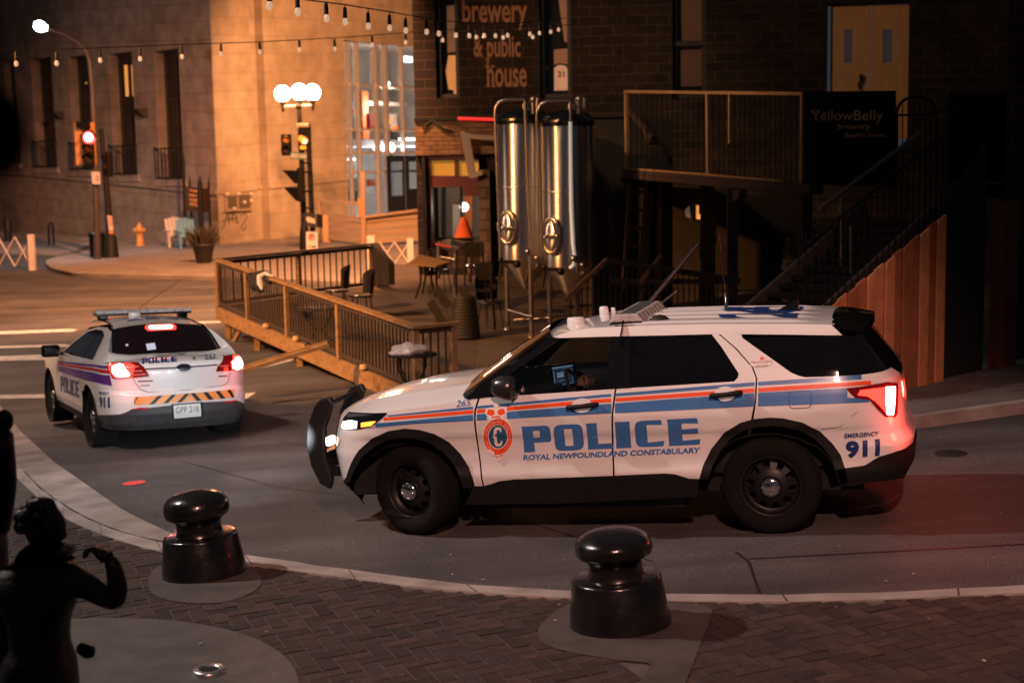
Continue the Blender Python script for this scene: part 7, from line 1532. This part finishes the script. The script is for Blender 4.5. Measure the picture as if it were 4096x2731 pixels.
mb = MB(); pp = PNL.at(2168, 490, 0); u_ = ub_; mb.prism([PNL.W(u_+.02, g(*PNL.W(u_, 0).xy), -.1), PNL.W(u_+1.1, g(*PNL.W(u_+1.1, 0).xy), -.1), PNL.W(u_+1.1, 3.2, -.1), PNL.W(u_+.02, topz(ub_)+.0, -.1)], -PNL.n*.05); mb.build('dark_doorway', mat('doorway_black', (.006, .006, .007), rough=.9), stair)
mb = MB()
for k in range(4):
    u0 = ub_+1.12+.16*k; mb.tint = rng.choice([(.14, .04, .02), (.10, .03, .018)]); mb.prism([PNL.W(u0, g(*PNL.W(u0, 0).xy), .0), PNL.W(u0+.15, g(*PNL.W(u0, 0).xy), .0), PNL.W(u0+.15, 2.45, .0), PNL.W(u0, 2.45, .0)], -PNL.n*.03)
mb.build('side_boards', RWOOD, stair)
for x0, x1, y0, y1, Y, lab in ((1931, 1936, 455, 700, 17.4, 'thin shiny metal pole behind the SUV roof with a red glint, left of its twin'), (1956, 1961, 520, 700, 17.0, 'thin shiny metal pole by the stair foot with a red glint, right of its twin')):
    b_ = at(x1, 700, Y); mb = MB(); mb.tube([Vector((b_.x, Y, g(b_.x, Y)+.1)), at(x0, y0, Y)], .028, 16); o = mb.build('metal_pole', mat('shiny_pole', (.25, .24, .23), rough=.22, metal=1.)); tag(o, lab, 'pole', 'shiny poles at the stair foot')
# landing fence and arched gate above
gt = thing('arched_gate', 'black metal gate with an arched top beside the banner', 'gate', PNL.at(2105, 400, -1.6)); gp = lambda x, y: PNL.at(x, y, -1.6)
mb = MB(); mb.tube([gp(2060, 410), gp(2060, 262)]+[gp(2105-46*math.cos(a), 262-40*math.sin(a)) for a in [math.pi*k/10 for k in range(11)]]+[gp(2151, 410)], .02, 6); mb.tube([gp(2060, 265), gp(2151, 263)], .016, 6); mb.build('frame', BLACKM, gt)
for k in range(1, 7): mb = MB(); mb.tube([gp(2060+13*k, 415), gp(2060+13*k, 262-38*math.sin(math.acos(max(-1, min(1, (13*k-45)/46)))))], .009, 5); mb.build('bar', BLACKM, gt)
fn_ = thing('board_fence', 'dark vertical board fence on the stair landing at the right edge', 'fence', PNL.at(2260, 420, -1.2)); mb = MB()
for k in range(11): x = 2178+20*k; mb.prism([PNL.at(x, 420, -1.3), PNL.at(x+18, 420, -1.3), PNL.at(x+18, 214+(k % 2)*2, -1.3), PNL.at(x, 214, -1.3)], -PNL.n*.03)
mb.build('boards', mat('fence_dark', (.022, .016, .014), (.035, .026, .02), scale=5, rough=.8), fn_)
mb = MB(); mb.beam(PNL.at(2172, 438, -1.2), PNL.at(2420, 440, -1.2), .2, .2); mb.build('rail', DARKW, fn_)
mb = MB(); wl = Wall((PNL.W(ub_+2.2, 0).x, PNL.W(ub_+2.2, 0).y), (.62, .53)); mb.prism([wl.W(0, 0, -.3), wl.W(9, 0, -.3), wl.W(9, 9, -.3), wl.W(0, 9, -.3)], -wl.n*.2); o = mb.build('side_wall', stC); o.parent = pub; 
for v in o.data.vertices: v.co = v.co-Vector((pC.x, pC.y, .8))
# right-hand pavement behind the SUV
mb = MB(); fe = [Vector((x, y, 0)) for x, y in ((2.4, 14.6), (3.6, 14.74), (4.32, 14.92), (5.0, 15.18), (5.62, 15.42), (7.2, 15.95), (10, 16.9), (16, 19.))]; fe = resamp(fe, 40); bk_ = [Vector((p.x-1.2, 21.5+.35*max(0, p.x-4), 0)) for p in fe]; n = 40
mb.add([onz(fe[i].lerp(bk_[i], k/6), .125) for k in range(7) for i in range(n)], [(k*n+i, k*n+i+1, (k+1)*n+i+1, (k+1)*n+i) for k in range(6) for i in range(n-1)], True); struct('side_pavement', mb, mat('worn_pavement', (.10, .085, .08), (.17, .145, .13), scale=2, rough=.85, bump=.4, bscale=50, detail=8))
mb = MB(); kb = [p+Vector((.05, .16, 0)) for p in fe]; strip_mesh(fe, kb, .135, .137, mb); strip_mesh(fe, fe, .135, -.05, mb); struct('side_kerb', mb, CONC)
# ================================================================ festoon lights
BULB = mat('festoon_bulb', (.30, .22, .17), rough=.08, spec=1., emit=(1., .60, .36), es=.6); SOCK = mat('festoon_socket', (.01, .009, .008), rough=.6)  # bulbs are unlit; the faint emission is put in for their glints
def festoon(label, W_, B_):
    """wire through points (x,y,depth), bulbs hung at (x,depth, drop px)"""
    t = thing('string_lights', label, 'string lights', at(*W_[0]), 'festoon strings over the street'); mb = MB(); mb.tube([at(*w) for w in W_], .008, 5); mb.build('wire', SOCK, t)
    for x, yb_, Y in B_:
        yw = float(np.interp(x, [w[0] for w in W_], [w[1] for w in W_])); p = at(x, yb_, Y); top = at(x, yw, Y)
        mb = MB(); mb.tube([top, Vector((p.x, p.y, p.z+.13))], .006, 5); mb.lathe([(.012, .17), (.022, .15), (.026, .05), (.024, .04)], p, (0, 0, 1), 10); so = mb.build('socket', SOCK, t)
        mb = MB(); mb.lathe([(.018, .045), (.028, .02), (.034, -.005), (.028, -.030), (.012, -.042), (.001, -.044)], p, (0, 0, 1), 12); mb.build('bulb', BULB, so)
b1_ = [(37, 147, 21.5), (130, 146, 22), (230, 139, 22.6), (322, 136, 23.2), (418, 131, 23.8), (508, 125, 24.4), (597, 120, 25), (688, 115, 25.6), (769, 113, 26.2), (855, 104, 26.8), (932, 98, 27.4), (1017, 93, 28), (1094, 86, 28.6), (1156, 87, 29.2), (1224, 86, 29.8)]
festoon('lower string of festoon bulbs crossing from the left edge to the brewery wall', [(-60, 117, 21), (120, 115, 22), (300, 108, 23), (420, 103, 23.8), (600, 97, 25), (770, 88, 26.2), (950, 75, 27.5), (1100, 66, 28.6), (1320, 58, 31)], b1_)
b2_ = [(619, 14, 14.5), (684, 28, 15.2), (750, 43, 16), (793, 51, 17), (846, 61, 18), (895, 65, 19), (932, 71, 20), (980, 74, 21.2), (1008, 78, 22.2), (1047, 82, 23.2), (1078, 83, 24.4), (1112, 83, 25.6), (1138, 83, 26.6), (1166, 82, 27.6), (1217, 79, 29), (1239, 77, 30), (1265, 74, 31), (1283, 69, 32)]
festoon('upper nearer string of festoon bulbs sagging towards the brewery wall', [(540, -30, 13.5), (619, -14, 14.5), (684, -2, 15.2), (793, 12, 17), (895, 28, 19), (1008, 48, 22.2), (1112, 56, 25.6), (1217, 52, 29), (1300, 42, 32.5)], b2_)
# ================================================================ bronze figures at the left edge
BRZ = mat('dark_bronze', (.010, .008, .007), (.016, .012, .010), scale=9, rough=.5, metal=.2, spec=.3, bump=.9, bscale=11)
YS = 6.6; SP = lambda x, y, dy=0.: at(x, y, YS+dy)
sb0 = gnd(110, 1640, .12); st = thing('bronze_statue', 'dark bronze statue of a figure in profile raising its bent right arm', 'statue', (SP(110, 1500).x, YS, g(-1.5, YS)+.12))
o0 = Vector(st.location)
PTS = [SP(84, 1610), SP(88, 1490), SP(90, 1410), SP(92, 1345), SP(94, 1290), SP(96, 1240), SP(176, 1330, -.03), SP(222, 1358, -.08), SP(266, 1386, -.12), SP(270, 1340, -.14), SP(262, 1300, -.15), SP(248, 1276, -.15), SP(8, 1345, .05), SP(-14, 1440, .0), SP(30, 1530, -.1), SP(90, 1740)]
R_ = [(.27, .2), (.195, .15), (.19, .15), (.18, .14), (.12, .10), .075, .075, .062, .056, .050, .040, .030, .095, .08, .07, .40]
skinfig('body', st, [p-o0 for p in PTS], [(0, 1), (1, 2), (2, 3), (3, 4), (4, 5), (3, 6), (6, 7), (7, 8), (8, 9), (9, 10), (10, 11), (3, 12), (12, 13), (13, 14), (0, 15)], R_, BRZ)
mb = MB(); head(mb, SP(102, 1212), (1, -.1, -.12), (.08, 0, 1), .104); mb.build('head', BRZ, st)
mb = MB()
for k in range(34):
    a = rng.uniform(.3, 5.2); b = rng.uniform(-.1, 1.4); d = Vector((math.cos(a+1.1)*math.cos(b), math.sin(a+1.1)*math.cos(b), math.sin(b))); mb.sphere(SP(94, 1204)+Vector((d.x*.092, d.y*.078, d.z*.10)), rng.uniform(.03, .046), 8)
mb.build('hair', BRZ, st)
mb = MB(); mb.prism([SP(118, 1268, -.08), SP(148, 1266, -.08), SP(158, 1280, -.08), SP(140, 1296, -.08), SP(118, 1290, -.08)], (0, .16, 0)); mb.build('collar', BRZ, st, bevel=.015)
hw = SP(257, 1290, -.15); hd_ = (SP(216, 1257, -.15)-hw); hh_ = hand(st, hw-o0, hd_, (-.3, -.2, -.8), BRZ, r=.0125, curl=1.15, L=.098, pw=1.5)
mb = MB(); mb.tube([SP(186, 1488, -.06), SP(206, 1498, -.10), SP(208, 1508, -.10)], [.03, .035, .02], 8); mb.build('belt_pouch', BRZ, st)
YS2 = 6.9; st2 = thing('bronze_statue', 'second taller dark bronze figure cut off by the left edge behind the raised arm figure', 'statue', (at(-50, 1500, YS2).x, YS2, g(-2.3, YS2)+.12)); o2 = Vector(st2.location); S2 = lambda x, y, dy=0.: at(x, y, YS2+dy)
P2 = [S2(-40, 1400), S2(-44, 1240), S2(-48, 1090), S2(-52, 980), S2(-56, 925), S2(6, 1010), S2(14, 1110), S2(0, 1230), S2(-110, 1020), S2(-120, 1150), S2(-36, 1640), S2(-70, 1640), S2(-56, 900)]
skinfig('body', st2, [p-o2 for p in P2], [(0, 1), (1, 2), (2, 3), (3, 4), (3, 5), (5, 6), (6, 7), (3, 8), (8, 9), (0, 10), (0, 11), (4, 12)], [(.18, .15), (.16, .13), (.17, .14), (.14, .12), .06, .062, .058, .05, .07, .06, .12, .12, .05], BRZ)
mb = MB(); head(mb, S2(-58, 850), (.9, -.4, -.1), (0, 0, 1), .105); mb.build('head', BRZ, st2); mb = MB(); mb.sphere(S2(10, 966, -.02), .052, 10, (.9, .8, 1.1)); mb.build('elbow_fold', BRZ, st2)
hb = at(8, 400, 1.5); t = thing('hanging_basket', 'large dark rounded hanging basket blurred at the upper left edge', 'hanging basket', hb)
mb = MB(); r_ = random.Random(5); cb_ = at(0, 308, 1.5)
mb.lathe([(.001, -.046), (.009, -.045), (.018, -.036), (.027, -.016), (.029, .0), (.025, .02), (.018, .036), (.012, .044), (.001, .046)], cb_, (.04, 0, 1), 32)
for i, v in enumerate(mb.v): d = v-cb_; mb.v[i] = cb_+d*(1+.02*math.sin(d.z*60)*math.sin(d.x*70))
mb.build('basket', mat('basket_dark', (.005, .005, .006), (.008, .008, .008), scale=30, rough=.9, spec=.1, bump=.4, bscale=60), t)
mb = MB(); mb.tube([cb_+UPZ*.044, at(-6, 120, 1.5), at(-30, -60, 1.5)], .006, 6); mb.build('hanger', BLACKM, t)
# ================================================================ light, air, camera
W = bpy.data.worlds.new('World'); SC.world = W; W.use_nodes = True
bg = W.node_tree.nodes['Background']; bg.inputs[0].default_value = (.62, .68, .80, 1); bg.inputs[1].default_value = .045
def lamp(kind, loc, power, col, size=.15, target=None, spot=None, blend=.4):
    l = bpy.data.lights.new('lamp', kind); l.energy = power; l.color = col
    if kind in ('POINT', 'SPOT'): l.shadow_soft_size = size
    o = bpy.data.objects.new('light_source', l); COL.objects.link(o); o.location = loc  # real lamps and added spots share this name
    if kind == 'SPOT': l.spot_size = rad(spot); l.spot_blend = blend
    if target is not None: o.rotation_euler = (Vector(target)-Vector(loc)).to_track_quat('-Z', 'Y').to_euler()
    return o
ORG = (1., .40, .10)
lamp('SPOT', (-12, 13.2, 12.), 7600, (1., .83, .76), .16, (-1.0, 11.4, 0), 58, .8)      # street light over the near kerb
lamp('SPOT', (.5, -6, 12.), 11200, (1., .495, .39), .3, (1.2, 11.8, .6), 27, .55)         # added fill on the SUV side, from behind the viewer
lamp('SPOT', (-14, 14, 10.), 24000, (1., .42, .13), .25, (-3.4, 25, 1.1), 34, .7)  # orange spot aimed at the deck front, its lamp unseen
lamp('SPOT', (-5, 31, 11.), 30000, (1., .40, .16), .3, (-9, 39, 0), 98, .6)       # orange spot added over the crossing, no lamp known there
lamp('SPOT', (-17, 27, 10.), 9000, (1., .60, .42), .25, (-9., 26, -.4), 66, .7)  # extra spot brightening the road lines and the sedan flank
lamp('SPOT', (-1.5, 43, 9.), 15000, (1., .42, .16), .3, (-6.6, 57, 5.), 62, .6)     # orange spot added to brighten the stone face
lamp('SPOT', (-24, 36, 9.), 3400, (1., .68, .56), .3, (-12.5, 53, 3.5), 60, .7)  # weak pinkish spot added for the left stone wall
for (x, y) in ((649, 216), (687.5, 212), (717, 213)): lamp('POINT', LP(x, y)+Vector((0, -.35, 0)), 260, (1., .36, .11), .27)
lamp('SPOT', LA(94, 64)-Vector((0, .1, .3)), 900, (.85, .93, 1.), .15, (-17, 50, 0), 110, .7)
lamp('POINT', WB.at(890, 250, -2.5), 480, (1., .80, .62), .3); lamp('POINT', WB.at(880, 420, -2.5), 620, (1., .95, .88), .3)
sl2 = lambda x, y, z: SM @ Vector((x, y, z))
lamp('POINT', sl2(-1.22, .78, .9), 11, (1., .05, .03), .08); lamp('POINT', sl2(-1.28, -.78, .9), 16, (1., .05, .03), .08)
for y in (.66, -.66): lamp('SPOT', sl2(3.98, y, .80), 260, (.88, .94, 1.), .06, sl2(12, -7+y, .3), 62, .8)
lamp('SPOT', (-9, 9, 12.), 4200, (1., .78, .68), .25, (-4.9, 18.6, .5), 34, .7)       # unseen spot added to light the sedan from above
lamp('SPOT', (-5, 19, 10.), 2000, (1., .60, .38), .3, (7.5, 30, 5.2), 62, .7)  # spot added to lift the pub door and curtains
lamp('SPOT', (-8, 23, 9.), 4200, (1., .52, .26), .3, (1.2, 33.5, 3.4), 34, .7)    # warm spot added for the brewery fascia and lettering
dl2 = lambda x, y, z: DM @ Vector((x, y, z))
for y in (.8, -.8): lamp('POINT', dl2(-1.25, y, .92), 3, (1., .07, .04), .07)
lamp('POINT', at(204, 317, pl1.y-.9), 60, (1., .05, .03), .15)
lamp('POINT', WC.at(1066, 476, -.9), 40, (1., .75, .5), .2)  # light for the stand-in globe in the pub window
cam = bpy.data.cameras.new('camera'); co = bpy.data.objects.new('camera', cam); COL.objects.link(co)
cam.sensor_width = 36; cam.lens = FPX/1024*36; cam.clip_end = 1000; cam.clip_start = .05
co.matrix_world = Matrix(((CR.x, CU.x, -CF.x, CAMP.x), (CR.y, CU.y, -CF.y, CAMP.y), (CR.z, CU.z, -CF.z, CAMP.z), (0, 0, 0, 1)))
cam.dof.use_dof = True; cam.dof.focus_distance = 11.8; cam.dof.aperture_fstop = 1.8
SC.camera = co
SC.view_settings.view_transform = 'Standard'; SC.view_settings.look = 'None'; SC.view_settings.exposure = 0; SC.view_settings.gamma = 1
SC.cycles.use_denoising = True; SC.cycles.max_bounces = 6; SC.cycles.sample_clamp_indirect = 6
SC.cycles.use_adaptive_sampling = True
